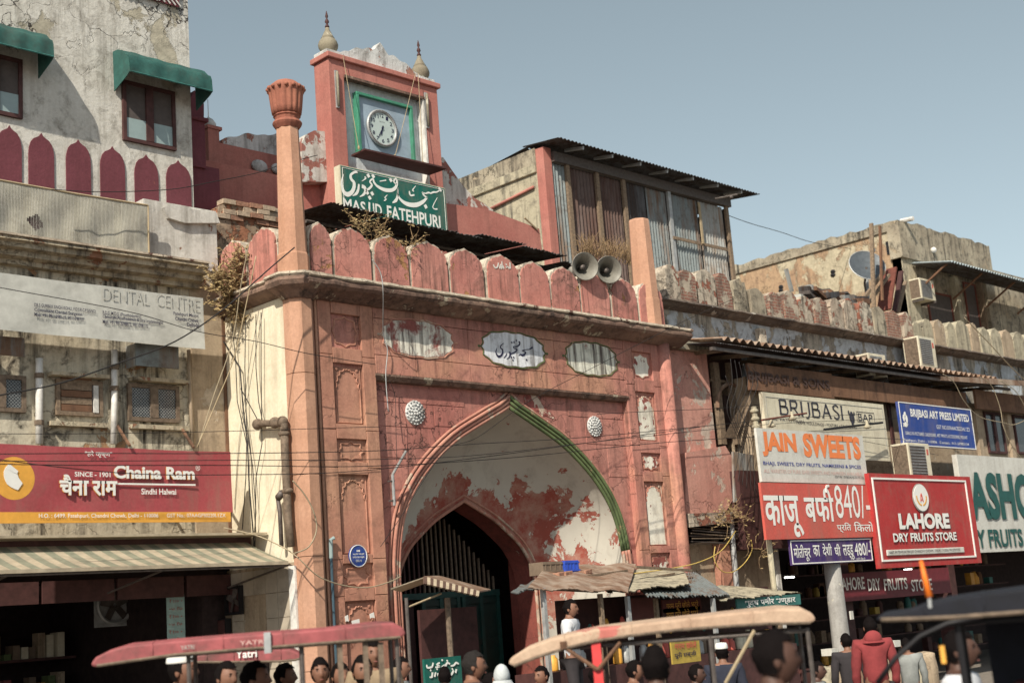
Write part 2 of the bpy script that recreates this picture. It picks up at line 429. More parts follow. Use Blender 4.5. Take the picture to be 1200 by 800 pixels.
def ptext(parent, s, Y, tl, br, mat, bold=0.0, name='lettering', off=.012, ax='Y'):
    """text box from its picture corners, upright on the plane ax = Y"""
    a = W(ax, Y, *tl); b = W(ax, Y, *br)
    tr = Vector((b.x, b.y, a.z)); bl = Vector((a.x, a.y, b.z))
    return put_text(parent, s, a, tr, bl, mat, bold, name, off)
def stroke_mb(mb, pts, ws, Y0, Y1):
    """brush stroke of varying width in the XZ plane; pts are (x, z)"""
    n = len(pts); fine = []; fw = []
    for i in range(n-1):
        p0 = pts[max(i-1,0)]; p1 = pts[i]; p2 = pts[i+1]; p3 = pts[min(i+2,n-1)]
        for k in range(4):
            t = k/4
            q = [0.5*((2*p1[a])+(-p0[a]+p2[a])*t+(2*p0[a]-5*p1[a]+4*p2[a]-p3[a])*t*t+(-p0[a]+3*p1[a]-3*p2[a]+p3[a])*t**3) for a in (0,1)]
            fine.append(q); fw.append(ws[i]*(1-t)+ws[i+1]*t)
    fine.append(list(pts[-1])); fw.append(ws[-1])
    L = []; Rr = []
    for i, p in enumerate(fine):
        a = fine[max(i-1,0)]; b = fine[min(i+1,len(fine)-1)]
        dx, dz = b[0]-a[0], b[1]-a[1]; l = math.hypot(dx, dz) or 1
        nx, nz = -dz/l*fw[i]/2, dx/l*fw[i]/2
        L.append((p[0]+nx, p[1]+nz)); Rr.append((p[0]-nx, p[1]-nz))
    vs = []; fs = []
    for i in range(len(fine)):
        vs += [(L[i][0], Y0, L[i][1]), (Rr[i][0], Y0, Rr[i][1]), (L[i][0], Y1, L[i][1]), (Rr[i][0], Y1, Rr[i][1])]
    for i in range(len(fine)-1):
        a = 4*i
        fs += [(a,a+1,a+5,a+4),(a,a+4,a+6,a+2),(a+1,a+3,a+7,a+5)]
    mb.add(vs, fs)
def strokes(parent, name, Y, crop, items, dots, mat, th=.01, dd=.018):
    """calligraphy read off an enlarged crop: crop = (x0, y0, scale)"""
    mb = MB()
    def q(c):
        p = W('Y', Y, crop[0]+c[0]/crop[2], crop[1]+c[1]/crop[2]); return (p.x, p.z)
    k = (q((100,100))[0]-q((0,100))[0])/100
    for pts, ws in items:
        stroke_mb(mb, [q(p) for p in pts], [w*k*.9 for w in ws], Y-th, Y)
    for d in dots:
        x, z = q(d[:2]); r = (d[2] if len(d) > 2 else 14)*k
        mb.prismY([(x-r, z+.2*r), (x+.1*r, z+r), (x+r, z-.2*r), (x-.1*r, z-r)], Y-th, Y)
    return mb.build(name, mat, parent)

# ---------------------------------------------------------------- ground
MB().box(-150, 260, -90, 240, -.3, -.004).build('ground', M['paving'], kind='structure')
MB().box(-150, 260, -12.5, -3.4, -.25, 0.0).build('road', M['asphalt'], kind='structure')
MB().box(-150, 260, -3.4, 6, -.25, .13).build('pavement', M['paving'], kind='structure')
mb = MB()
for k in range(40):
    mb.box(-20+k*2.0, -19.02+k*2.0, -8.06, -7.94, 0, .004)
mb.build('road_marking', M['white_paint'], kind='structure')

# ---------------------------------------------------------------- mosque gate
GX = 15.22
gate = thing('mosque_gate', 'red sandstone mosque gateway with a deep pointed arch, merlon parapet and slim corner minaret', 'gateway', (GX, 1, 0))
XL, XR = 11.42, 19.02
HP = [(2.46,0),(2.46,1.5),(2.46,2.75),(2.44,3.05),(2.38,3.4),(2.27,3.72),(2.06,4.05),(1.72,4.40),(1.22,4.77),(.65,5.06),(0,5.36)]
HI = [(1.52,0),(1.52,1.3),(1.52,2.5),(1.50,2.72),(1.44,2.95),(1.33,3.14),(1.18,3.32),(.95,3.50),(.66,3.70),(.34,3.86),(0,4.02)]
def arc_full(h): return [(-a, z) for a, z in h] + [(a, z) for a, z in h[::-1][1:]]
def subdiv(c, k=3):
    out = []
    n = len(c)
    for i in range(n-1):
        p0, p1, p2, p3 = c[max(i-1,0)], c[i], c[i+1], c[min(i+2,n-1)]
        if i > 0 and abs(p1[0]) < 1e-6: p0 = p1
        if abs(p2[0]) < 1e-6: p3 = p2
        for q in range(k):
            t = q/k
            out.append(tuple(0.5*((2*p1[a])+(-p0[a]+p2[a])*t+(2*p0[a]-5*p1[a]+4*p2[a]-p3[a])*t*t+(-p0[a]+3*p1[a]-3*p2[a]+p3[a])*t**3) for a in (0,1)))
    out.append(c[-1]); return out
CO = subdiv(arc_full(HP)); CI = subdiv(arc_full(HI))
# backing wall with the arch hole
SPY = .13
mb = MB()
x0, x1 = 12.42, 18.02
for (a, za), (b, zb) in zip(CO[:-1], CO[1:]):
    A, B = GX+a, GX+b
    if abs(b-a) < 1e-4: continue
    mb.add([(A,SPY,za),(B,SPY,zb),(B,SPY,5.76),(A,SPY,5.76)], [(0,1,2,3)])
mb.box(x0-.02, GX-2.46, SPY, SPY+.3, 0, 5.76); mb.box(GX+2.46, x1+.02, SPY, SPY+.3, 0, 5.76)
mb.build('spandrel', M['spandrel'], gate)
# slabs facing the spandrel: courses visible as joints
for x_a, x_b, z_a, z_b in ((12.44,14.25,5.32,5.56),(12.44,13.0,4.5,4.95),(12.44,13.6,4.96,5.31),(13.61,14.2,5.0,5.31),(16.6,18.0,5.3,5.56),(17.0,18.0,4.85,5.29),(17.5,18.0,4.3,4.84)):
    MB().box(x_a+.004, x_b-.004, SPY-.008, SPY+.02, z_a+.004, z_b-.004).build('stone_slab', M['spandrel'], gate, bevel=.004)
def slab(x0, x1, z0, z1, y=0.0, th=.05, mat='gate_red'):
    g = .004
    MB().box(x0+g, x1-g, y+rnd.uniform(-.003,.004), y+th, z0+g, z1-g).build('stone_slab', M[mat], gate, bevel=.006)
# frieze
MB().box(XL-.3, XR+.2, .045, .6, 5.76, 6.9).build('frieze_backing', M['gate_red'], gate)
fx = [12.42, 14.3, 15.25, 16.25, 18.02]
for z0, z1 in ((5.70, 5.98), (5.98, 6.53), (6.53, 6.75)):
    xs = fx if z0 == 5.98 else [12.42, 13.2, 14.32, 15.6, 16.8, 18.02]
    for a, b in zip(xs[:-1], xs[1:]): slab(a, b, z0, z1)
# little drip mould under the frieze
mb = MB(); mb.prismX([(-.022,5.70),(-.022,5.67),(.03,5.61),(.13,5.60),(.13,5.70)], 12.40, 18.04); mb.build('string_course', M['cornice'], gate)
# pier backing and frames
ROWS = [(6.03,6.52,'c'),(4.94,5.80,'n'),(4.40,4.72,'c'),(3.12,4.22,'n'),(2.66,2.99,'c'),(1.2,2.48,'n')]
def cusp_outline(cx, z0, z1, w, cusps=9, amp=.022):
    """closed outline of a niche with a lobed pointed head"""
    hw = w/2; sp = z1-w*.62
    right = [(hw, z0), (hw, sp)]
    base = [(hw*math.cos(t)**.85 if t < math.pi/2 else 0, sp + (z1-sp)*math.sin(t)**1.15) for t in [math.pi/2*i/18 for i in range(1,19)]]
    pts = []
    for i, (x, z) in enumerate(base):
        s = -abs(math.sin(math.pi*(i+1)/18*cusps/2))*amp
        pts.append((x*(1+s/hw*1.2), z+s*.9 if i < 17 else z))
    r = right+pts
    return [(cx+x, z) for x, z in r] + [(cx-x, z) for x, z in r[::-1][1:]]
def cart_outline(cx, cz, w, h, lobes=7, amp=.012):
    hw, hh = w/2, h/2; N = 72; out = []
    for i in range(N):
        a = 2*math.pi*i/N; ca, sa = math.cos(a), math.sin(a)
        e = 2.6
        r = (abs(ca)**e+abs(sa)**e)**(-1/e)
        s = 1-abs(math.sin(a*lobes))*amp/hh*1.6
        out.append((cx+hw*ca*r*s, cz+hh*sa*r*s))
    return out
for side, cx in ((0, 11.92), (1, 18.52)):
    a, b = (XL, 12.42) if side == 0 else (18.02, XR)
    mt = 'gate_pier' if side == 0 else 'gate_red'
    MB().box(a, b, .05, .6, 0, 6.75).build('pier_core', M[mt], gate)
    n0, n1 = cx-.265, cx+.265
    for x0_, x1_ in ((a, n0), (n1, b)):
        for z0, z1 in ((0,1.15),(1.15,2.55),(2.55,3.05),(3.05,4.32),(4.32,4.85),(4.85,5.92),(5.92,6.75)):
            slab(x0_, x1_, z0, z1, mat=mt)
    zz = 0
    for z0, z1, k in ROWS[::-1]:
        slab(n0, n1, zz, z0, mat=mt); zz = z1
    slab(n0, n1, zz, 6.75, mat=mt)
    for z0, z1, k in ROWS:
        # raised moulding in the recess
        if k == 'n': ol = cusp_outline(cx, z0+.02, z1-.07, .44)
        else: ol = cart_outline(cx, (z0+z1)/2, .46, z1-z0-.05, 4, .02)
        mb = MB(); mb.tube([(x, .044, z) for x, z in ol], .013, 5, True)
        if k == 'n':
            mb.tube([(cx-.235,.046,z0+.02),(cx-.235,.046,z1-.02),(cx+.235,.046,z1-.02),(cx+.235,.046,z0+.02)], .008, 4, True)
            for sx in (-1,1): mb.ell((cx+sx*.18, .045, z1-.075), .028, .012, .028, 8, 5)
        mb.build('niche_moulding', M['rib' if side else mt], gate)
        if side == 1:
            p = MB(); p.prismY([(cx+(x-cx)*.95, z) for x, z in ol], .036, .05)
            key = 'flake_'+str(int(z0*10))
            if key not in M:
                M[key] = wallmat(key, (.82,.78,.68), (.68,.64,.54), (.16,.11,.09), .6, (.27,.085,.07), {48:.53,49:.56,31:.62,44:.47,60:.58,26:.5,12:.6}.get(int(z0*10),.55), 5, 0, .8, .4, seed=z0*1.7)
            p.build('niche_plaster', M[key], gate)
# frieze cartouches
for cx, pa, sd_, c1 in ((13.28, .44, 31, (.80,.76,.66)), (15.3, .72, 32, (.80,.82,.86)), (17.17, .62, 33, (.78,.77,.66))):
    ol = cart_outline(cx, 6.29, 1.42 if cx != 17.17 else 1.30, .56)
    M['cart%d' % sd_] = wallmat('cartouche_plaster', c1, tuple(v*.82 for v in c1), (.10,.08,.07), .6, (.30,.10,.085), pa, 2.8, 0, 1.4, .5, seed=sd_, ds=1.5, psharp=.10)
    MB().prismY(ol, -.006, .02).build('cartouche_plaster', M['cart%d' % sd_], gate)
    mb = MB(); mb.tube([(x, -.004, z) for x, z in cart_outline(cx, 6.29, 1.47 if cx != 17.17 else 1.35, .60)], .012, 5, True)
    for s in (-1,1): mb.ell((cx+s*(.77 if cx != 17.17 else .71), -.004, 6.29), .03, .012, .022, 8, 5)
    mb.build('cartouche_moulding', M['moss' if cx > 15 else 'rib'], gate)
cr = (560, 384, 14.118)
strokes(gate, 'calligraphy', -.008, cr, [
    ([(430,255),(385,285),(375,330),(405,360),(410,410),(380,460),(345,475),(315,450),(298,400),(315,330)], [6,14,16,22,22,26,32,26,18,4]),
    ([(475,420),(460,465),(425,495)], [8,16,4]), ([(520,395),(532,430),(520,480),(475,515)], [30,28,18,4]),
    ([(540,430),(600,410),(650,360),(600,340),(590,310),(640,310),(685,280),(690,240),(670,235)], [14,18,16,14,12,18,22,26,16]),
    ([(670,460),(700,440),(735,455),(770,440),(790,405),(750,385),(735,375),(800,360),(850,355),(905,320)], [4,16,28,26,16,10,10,10,12,28])],
    [(555,490),(592,490),(580,535),(560,243),(598,238),(635,210),(805,530,16)], M['ink'], .004)
# rosettes and the finial over the apex
def rosette(cx, cz, r, parent, y=SPY, mat='old_white'):
    mb = MB()
    mb.prismY([(cx+r*.92*math.cos(a), cz+r*.92*math.sin(a)) for a in [2*math.pi*i/28 for i in range(28)]], y-.03, y+.01)
    for ring, (rr, k, s) in enumerate(((.86,18,.15),(.62,14,.16),(.38,9,.17),(.14,4,.17))):
        for i in range(k):
            a = 2*math.pi*(i+.5*ring)/k
            q_ = rnd.uniform(.6,1.15); mb.ell((cx+r*rr*math.cos(a)+rnd.uniform(-.006,.006), y-.028-.006*ring, cz+r*rr*math.sin(a)), r*s*.75*q_, .018, r*s*.65*q_, 7, 5)
    mb.build('rosette', M[mat], parent, smooth=True)
rosette(13.22, 5.18, .20, gate); rosette(17.22, 5.15, .19, gate)
mb = MB()
for dx, dz, s in ((0,.0,.035),(0,.07,.03),(-.06,.05,.03),(.06,.05,.03),(-.04,.12,.028),(.04,.12,.028),(0,.17,.03),(0,-.06,.025)):
    mb.ell((GX+dx, SPY-.02, 5.56+dz*1.1), s, .02, s, 7, 5)
mb.build('apex_finial', M['rib'], gate, smooth=True)
# flaked white patch beside the apex
M['flake_pale'] = wallmat('flake_pale', (.60,.5,.40), (.5,.38,.3), (.2,.12,.1), .5, (.33,.10,.085), .5, 4, .6, .4, .5, seed=41)
MB().prismY([(15.55,5.72),(15.6,5.30),(15.75,5.22),(16.05,5.28),(16.3,5.22),(16.1,5.38),(15.95,5.52),(15.75,5.70)], SPY-.008, SPY+.02).build('flaked_render', M['flake_pale'], gate)
# archivolt ribs
def off_curve(c, d):
    out = []
    for i, (x, z) in enumerate(c):
        a = c[max(i-1,0)]; b = c[min(i+1,len(c)-1)]
        dx, dz = b[0]-a[0], b[1]-a[1]; l = math.hypot(dx, dz)
        out.append((x-dz/l*d*(-1 if False else 1), z+dx/l*d))
    return out
half = len(CO)//2
Lh = CO[:half+1]; Rh = CO[half:]
def halfcurve(sign, d):
    h = subdiv([(a, z) for a, z in HP], 3)      # right side, bottom to apex
    o = []
    for i, (x, z) in enumerate(h):
        a = h[max(i-1,0)]; b = h[min(i+1,len(h)-1)]
        dx, dz = b[0]-a[0], b[1]-a[1]; l = math.hypot(dx, dz)
        o.append((x+dz/l*d, z-dx/l*d))
    # clip to the centre line at the apex
    last = o[-1]; o[-1] = (0.0, last[1]+last[0]*.62+abs(d)*.25)
    return [(GX+sign*x, z) for x, z in o if x >= 0 or z == o[-1][1]]
for sign, mt in ((-1, 'rib'), (1, 'moss')):
    for k, (d, r, y) in enumerate(((.015,.030,.13),(.075,.026,.115),(.135,.030,.10),(.195,.024,.12))):
        c = halfcurve(sign, d)
        c1 = [p for p in c if p[1] <= (3.1 if sign > 0 else 9)]
        mtt = mt
        if sign > 0:
            hi_ = [p for p in c if p[1] >= 3.0]; lo_ = [p for p in c if p[1] <= 3.1]
            MB().tube([(x, y, z) for x, z in hi_], r, 7).build('arch_rib', M['moss'] if k < 3 else M['rib'], gate, smooth=True)
            MB().tube([(x, y, z) for x, z in lo_], r, 7).build('arch_rib', M['rib'], gate, smooth=True)
        else:
            MB().tube([(x, y, z) for x, z in c], r, 7).build('arch_rib', M['rib'], gate, smooth=True)
# vault
t = NT('vault_plaster')
sepx = t.n('ShaderNodeSeparateXYZ'); t.L(t.pos, sepx.inputs[0])
dx_ = t.math('SUBTRACT', sepx.outputs[0], GX+.35); dz_ = t.math('SUBTRACT', sepx.outputs[2], 3.0)
rr = t.math('SQRT', t.math('ADD', t.math('MULTIPLY', t.math('MULTIPLY', dx_, dx_), .48), t.math('MULTIPLY', dz_, dz_)))
fl = t.noise(1.9, 12, .68, t.mapv((1,1,1), (3,1,5)), .35)
msk = t.ramp(t.math('ADD', rr, t.math('MULTIPLY', t.math('SUBTRACT', fl, .5), 3.0)), 1.30, 1.33, 1, 0)
fl2 = t.ramp(t.noise(3.5, 12, .7, t.mapv((1,1,1), (13,1,5))), .655, .67)
msk = t.math('MAXIMUM', msk, t.math('MULTIPLY', fl2, .9))
wh = t.mix(t.ramp(t.noise(1.2, 7, .6), .3, .7), (.56,.53,.46), (.47,.44,.39))
rd = t.mix(t.ramp(t.noise(2.8, 9, .7), .42, .6), (.30,.075,.055), (.40,.22,.17))
c = t.mix(msk, wh, rd)
c = t.mix(t.math('MULTIPLY', t.ramp(t.noise(3.2, 9, .7, t.mapv((1,1,.5))), .5, .75), .4), c, (.13,.08,.06))
h = t.math('SUBTRACT', t.math('MULTIPLY', t.noise(20, 6, .7), .2), t.math('MULTIPLY', msk, .8))
M['vault'] = t.done(c, .9, h, .4, .03)
YI = 1.33
def vault(u, v):
    i = u*(len(CO)-1); a = int(min(i, len(CO)-2)); f = i-a
    o = [CO[a][k]*(1-f)+CO[a+1][k]*f for k in (0,1)]; q = [CI[a][k]*(1-f)+CI[a+1][k]*f for k in (0,1)]
    s = 1-math.cos(v*math.pi/2); y = SPY+.0+(YI-SPY)*math.sin(v*math.pi/2)
    return (GX+o[0]*(1-s)+q[0]*s, y, o[1]*(1-s)+q[1]*s)
MB().grid(vault, len(CO)-1, 14).build('vault', M['vault'], gate, smooth=True)
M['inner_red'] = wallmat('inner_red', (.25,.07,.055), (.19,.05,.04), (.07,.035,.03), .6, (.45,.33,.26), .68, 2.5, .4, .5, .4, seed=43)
mb = MB()
for k, (d, r) in enumerate(((0,.03),(.09,.02))):
    cc = [(GX+x*(1+d/1.5), YI-.01, z*(1+d/4)) for x, z in CI]
    mb.tube(cc, r, 6)
mb.build('inner_arch_moulding', M['rib'], gate, smooth=True)
mb = MB(); mb.grid(lambda u, v: (GX+CI[int(round(u*(len(CI)-1)))][0]*(1-.03*v), YI+v*.40, CI[int(round(u*(len(CI)-1)))][1]*(1-.01*v)), len(CI)-1, 2)
mb.build('inner_arch_soffit', M['inner_red'], gate)
# interior passage
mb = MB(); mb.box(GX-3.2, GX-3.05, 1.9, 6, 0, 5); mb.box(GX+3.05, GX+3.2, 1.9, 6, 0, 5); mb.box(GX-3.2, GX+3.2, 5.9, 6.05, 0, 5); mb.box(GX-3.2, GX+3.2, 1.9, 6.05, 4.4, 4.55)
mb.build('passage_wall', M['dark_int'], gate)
mb = MB()
for (a, za), (b, zb) in zip(CI[:-1], CI[1:]):
    if abs(b-a) < 1e-4: continue
    mb.add([(GX+a*.97,1.74,za*.99),(GX+b*.97,1.74,zb*.99),(GX+b*.97,1.74,4.6),(GX+a*.97,1.74,4.6)], [(0,1,2,3)])
mb.box(GX-3.2, GX-1.475, 1.735, 1.9, 0, 4.6); mb.box(GX+1.475, GX+3.2, 1.735, 1.9, 0, 4.6); mb.build('passage_front', M['inner_red'], gate)
# doors and slatted fanlight
DY = 2.15
M['stile_green'] = plain('stile_green', (.012,.055,.048), .5, var=.3, dirt=.3)
M['door_green'] = plain('door_green', (.006,.026,.022), .5, var=.3, dirt=.3)
zt = 2.50
for k, (a, b) in enumerate(((GX-.35, GX+.5), (GX+.55, GX+1.42))):
    d = MB(); d.box(a, b, DY, DY+.05, .02, zt); dl = d.build('door', M['door_green'], gate)
    for x in (a, (a+b)/2-.03, b-.07): MB().box(x, x+.07, DY-.035, DY, .02, zt).build('door_stile', M['stile_green'], dl)
    for z in (.1, .9, 1.7, zt-.12): MB().box(a+.075, b-.075, DY-.025, DY-.001, z, z+.09).build('door_rail', M['door_green'], dl)
    mb = MB(); hx = (b-.2) if k == 0 else a+.2
    mb.tube([(hx,DY-.03,1.5),(hx,DY-.09,1.52),(hx,DY-.09,1.85),(hx,DY-.03,1.87)], .014, 6); mb.build('handle', M['grey_metal'], dl)
MB().box(GX-1.4, GX+1.45, DY-.02, DY+.08, zt+.002, zt+.10).build('door_lintel', M['stile_green'], gate)
for k in range(26):
    x = GX-1.3+k*.105
    h_ = 4.0-abs(x-GX)**1.15*.85
    MB().box(x, x+.032, DY, DY+.03, zt+.102, max(zt+.2, h_)).build('slat', M['dark_wood' if x < GX-.3 else 'rustpipe'], gate)
MB().box(GX-1.4, GX-.42, DY+.1, DY+.14, 0, zt).build('dark_screen', M['dark_wood'], gate)
# right hand pilaster (half round) and left shaft
MB().lathe((19.13, .03, 0), [(.15,0),(.15,6.72)], 14).build('pilaster', M['gate_red'], gate, smooth=True)
MB().box(XR, 19.3, .08, .6, 0, 6.75).build('pilaster_backing', M['gate_red'], gate)
for z0, z1 in ((0,1.6),(1.606,3.1),(3.106,4.2),(4.206,5.6),(5.606,6.70)):
    MB().lathe((11.16, .10, 0), [(.207,z0),(.212,z0+.006),(.212,z1-.006),(.207,z1)], 8, math.pi/8).build('shaft', M['sandstone'], gate)
mb = MB(); mb.tube([(11.395,.02,0),(11.395,.02,6.7)], .022, 6); mb.build('corner_bead', M['sandstone'], gate)
# left return wall
MB().box(10.98, 11.4, .12, 1.75, 3.05, 6.72).build('side_wall', M['cream'], gate)
MB().box(10.98, 11.4, .12, 4.5, 0, 3.05).build('side_wall_base', M['beige'], gate)
MB().box(XR+.0, 19.32, .6, 4, 0, 6.75).build('side_wall', M['gate_red'], gate)
MB().box(11.0, 19.3, .5, 4, 6.6, 6.80).build('roof', M['conc'], gate)
# cornice
CP = [(.05,6.68),(-.06,6.69),(-.14,6.73),(-.22,6.77),(-.29,6.80),(-.335,6.84),(-.34,6.88),(-.32,6.92)]
CT = [(-.33,6.922),(-.355,6.94),(-.345,6.975),(-.28,7.0),(.2,7.0),(.2,6.922)]
def jitter_prism(prof, x0, x1, n, amp, axis='X', seed=0):
    r_ = random.Random(seed); b = MB(); K = len(prof)
    rows = []
    for i in range(n+1):
        x = x0+(x1-x0)*i/n; j = r_.uniform(-amp, amp); j2 = r_.uniform(-amp, amp)
        rows.append([((x, y+(j if y < 0 else 0), z+j2*.5) if axis == 'X' else (y+(j if y < 0 else 0), x, z+j2*.5)) for y, z in prof])
    for rw in rows: b.v += rw
    for i in range(n):
        for k in range(K):
            k2 = (k+1) % K; b.f.append((i*K+k, i*K+k2, (i+1)*K+k2, (i+1)*K+k))
    b.f.append(tuple(range(K))); b.f.append(tuple(range(n*K, n*K+K))[::-1])
    return b
CPf = CP+[(.2,6.92),(.2,6.68)]
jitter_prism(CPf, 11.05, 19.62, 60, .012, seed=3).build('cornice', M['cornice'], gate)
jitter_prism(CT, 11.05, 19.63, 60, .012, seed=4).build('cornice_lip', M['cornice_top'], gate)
# along the return
def sx(prof): return [(11.0+y+ (0 if y > 0 else .12), z) for y, z in prof]
b = MB(); b.loop2([(x,.0,z) for x,z in sx(CPf)], [(x,1.8,z) for x,z in sx(CPf)]); b.build('cornice', M['cornice'], gate)
b = MB(); b.loop2([(x,.0,z) for x,z in sx(CT)], [(x,1.8,z) for x,z in sx(CT)]); b.build('cornice_lip', M['cornice_top'], gate)
MB().lathe((11.14,.08,0), [(.22,6.66),(.31,6.74),(.42,6.81),(.455,6.87),(.44,6.92)], 8, math.pi/8).build('cornice', M['cornice'], gate)
MB().lathe((11.14,.08,0), [(.44,6.922),(.47,6.95),(.46,6.985),(.38,7.005)], 8, math.pi/8).build('cornice_lip', M['cornice_top'], gate)
# minaret above the cornice
MC = (11.12, .10, 0)
MB().lathe(MC, [(.23,7.0),(.23,7.30),(.212,7.33)], 8, math.pi/8).build('minaret_base', M['sandstone'], gate)
MB().lathe(MC, [(.205,7.33),(.162,9.20)], 8, math.pi/8).build('minaret_shaft', M['sandstone'], gate)
M['capital'] = wallmat('capital', (.40,.17,.11), (.30,.11,.075), (.11,.05,.04), .4, None, .6, 2, 0, .4, .3, seed=45)
MB().lathe(MC, [(.165,9.19),(.20,9.24),(.215,9.27),(.20,9.30),(.172,9.32),(.18,9.36),(.20,9.38),(.175,9.41)], 16).build('minaret_collar', M['capital'], gate)
NP = 16
def flute(i, j):
    return 1+.085*(abs(math.cos(math.pi*j/6))-.5) if 1 <= i <= 5 else 1
MB().lathe(MC, [(.165,9.40),(.205,9.42),(.218,9.50),(.230,9.62),(.243,9.74),(.268,9.80),(.24,9.83),(.16,9.90),(.07,9.94),(.0,9.955)], NP*6, 0, flute).build('lotus_capital', M['capital'], gate, smooth=True)
for k in range(NP):
    a = 2*math.pi*(k+.5)/NP
    mb = MB(); c_ = Vector((MC[0]+.253*math.cos(a), MC[1]+.253*math.sin(a), 9.79))
    mb.ell(c_, .038, .038, .032, 8, 5); mb.build('petal_tip', M['capital'], gate, smooth=True)
# right hand stump of the second minaret
MB().lathe((19.0,.16,0), [(.25,7.0),(.25,7.55),(.235,7.56),(.195,9.03),(.185,9.07)], 8, math.pi/8).build('minaret_stump', M['sandstone'], gate)
# merlons
def merlon_pts(cx, z0, w, h, j=0.0, r_=rnd):
    P = [(-.5,0),(-.5,.62),(-.465,.645),(-.49,.70),(-.465,.78),(-.40,.855),(-.355,.85),(-.31,.91),(-.18,.955),(-.13,.95),(0,1.0)]
    P = P + [(-x, z) for x, z in P[::-1][1:]]
    return [(cx+w*(x+r_.uniform(-j, j)), z0+h*(z+(r_.uniform(-j, j) if z > 0 else 0))) for x, z in P]
ms, mw = .775, .70
mats_m = ['merlon']*12
M['merlon_b'] = wallmat('merlon_b', (.48,.225,.19), (.40,.155,.13), (.07,.045,.035), .9, (.42,.22,.1), .58, 2.2, .6, 1.0, .6, seed=51, ds=1.3)
M['merlon_edge'] = wallmat('merlon_edge', (.62,.56,.46), (.48,.42,.34), (.06,.05,.04), .9, (.3,.13,.1), .6, 3, 0, .8, .5, seed=52)
MPX = [(362,388),(391,434),(438,478),(481,524),(527,566),(570,607),(609,643),(645,678),(680,713),(716,745),(748,776)]
for k, (pa_, pb_) in enumerate(MPX):
    xa_, xb_ = W('Y', .03, pa_, 300+(pa_-400)*.14).x, W('Y', .03, pb_, 300+(pb_-400)*.14).x
    cx = (xa_+xb_)/2; mwid = xb_-xa_+.015
    hh = .885+rnd.uniform(-.02,.02)
    c_ = MB(); c_.prismY(merlon_pts(cx, 6.99, mwid, hh), .045, .30); mo = c_.build('merlon', M['merlon_edge'], gate)
    f = MB(); f.prismY(merlon_pts(cx+.012, 6.99, mwid-.04, hh-.03, .006), .02, .048); f.build('merlon_face', M['merlon_b' if k in (0,2,4,7,9) else 'merlon'], mo)
    if k == 5:
        cr = (520, 150, 4.0)
        strokes(mo, 'inscription', .018, cr, [([(232,640),(240,655),(252,650),(256,632)],[5,6,6,4]),([(262,660),(266,640),(270,660),(276,645),(281,660)],[5]*5),([(272,625),(273,645)],[4,5]),([(290,655),(300,650),(306,660)],[5]*3),([(310,630),(311,660)],[5,6])], [(292,640,4)], M['plaster_white'], .006)
for k in range(2):      # along the return
    cy = .68+k*.78
    b = MB(); P = merlon_pts(cy, 6.99, .72, .88); b.prismX(P, 11.02, 11.26); mo = b.build('merlon', M['merlon_edge'], gate)
    b = MB(); P = merlon_pts(cy, 6.99, .68, .85, .006); b.prismX(P, 10.995, 11.022); b.build('merlon_face', M['merlon'], mo)
b = MB(); b.box(11.3, 19.2, .14, .26, 6.99, 7.5); b.build('parapet_core', M['cornice'], gate)

# round blue plaque on the left pier
pl = thing('plaque', 'round blue metal plaque fixed on the left pier of the gateway', 'plaque', (11.92, -.02, 2.95))
p = W('Y', -.03, 420, 651)
mb = MB(); mb.prismY([(p.x+.155*math.cos(a), p.z+.155*math.sin(a)) for a in [math.pi*i/18 for i in range(36)]], -.03, -.004)
mb.build('disc', M['sign_blue'], pl)
mb = MB(); mb.tube([(p.x+.148*math.cos(a), -.032, p.z+.148*math.sin(a)) for a in [math.pi*i/18 for i in range(36)]], .006, 5, True); mb.build('rim', M['print_white'], pl)
for k, (s, w) in enumerate((('•••', .03), ('मस्जिद फतेहपुरी', .1), ('FATEHPURI MASJID', .1), ('DELHI', .05))):
    z = p.z+.085-.045*k; put_text(pl, s, Vector((p.x-w,-.031,z)), Vector((p.x+w,-.031,z)), Vector((p.x-w,-.031,z-.03)), M['print_white'], .01, off=.003)
# pasted paper scraps on the pier
for (x, y, w_, h_) in ((404,722,5,6),(412,727,12,9),(433,719,7,5)):
    a = W('Y', -.006, x, y); k = .012
    tag(MB().prismY([(a.x,a.z),(a.x+w_*k*.9,a.z+.02),(a.x+w_*k,a.z-h_*k),(a.x+w_*k*.4,a.z-h_*k*.8),(a.x+.01,a.z-h_*k)], -.012, -.004).build('paper_scrap', M['print_white']),
        {404:'small torn white paper scrap, leftmost below the blue plaque', 412:'largest torn white paper scrap stuck low on the gate pier', 433:'torn white paper scrap near the right edge of the gate pier'}[x], 'poster', 'paper scraps on the left pier')
# ---------------------------------------------------------------- clock tower
TY = 2.8
def P(Y, x, y): p = W('Y', Y, x, y); return p.x, p.z
tx0, tz1 = P(TY, 384, 60); tx1, _ = P(TY, 513, 120)
tw = thing('clock_tower', 'red plastered clock tower with onion finials rising behind the gateway', 'clock tower', ((tx0+tx1)/2, TY+.6, 6.8))
zb = 7.0
ix0, iz1 = P(TY, 403, 88); ix1, _ = P(TY, 497, 120)
iz0 = iz1-1.75
zt_ = tz1
MB().box(tx0, ix0, TY, TY+.42, zb, zt_-.12).build('tower_pier', M['tower_red'], tw, bevel=.01)
MB().box(ix1, tx1, TY, TY+.42, zb, zt_-.12).build('tower_pier', M['tower_red'], tw, bevel=.01)
MB().box(ix0, ix1, TY, TY+.42, iz1, zt_-.12).build('tower_head', M['tower_red'], tw)
MB().box(ix0, ix1, TY+.0, TY+.42, zb, iz0).build('tower_base', M['tower_red'], tw)
MB().box(tx0-.05, tx1+.05, TY-.06, TY+.47, zt_-.12, zt_-.02).build('tower_coping', M['tower_red'], tw, bevel=.015)
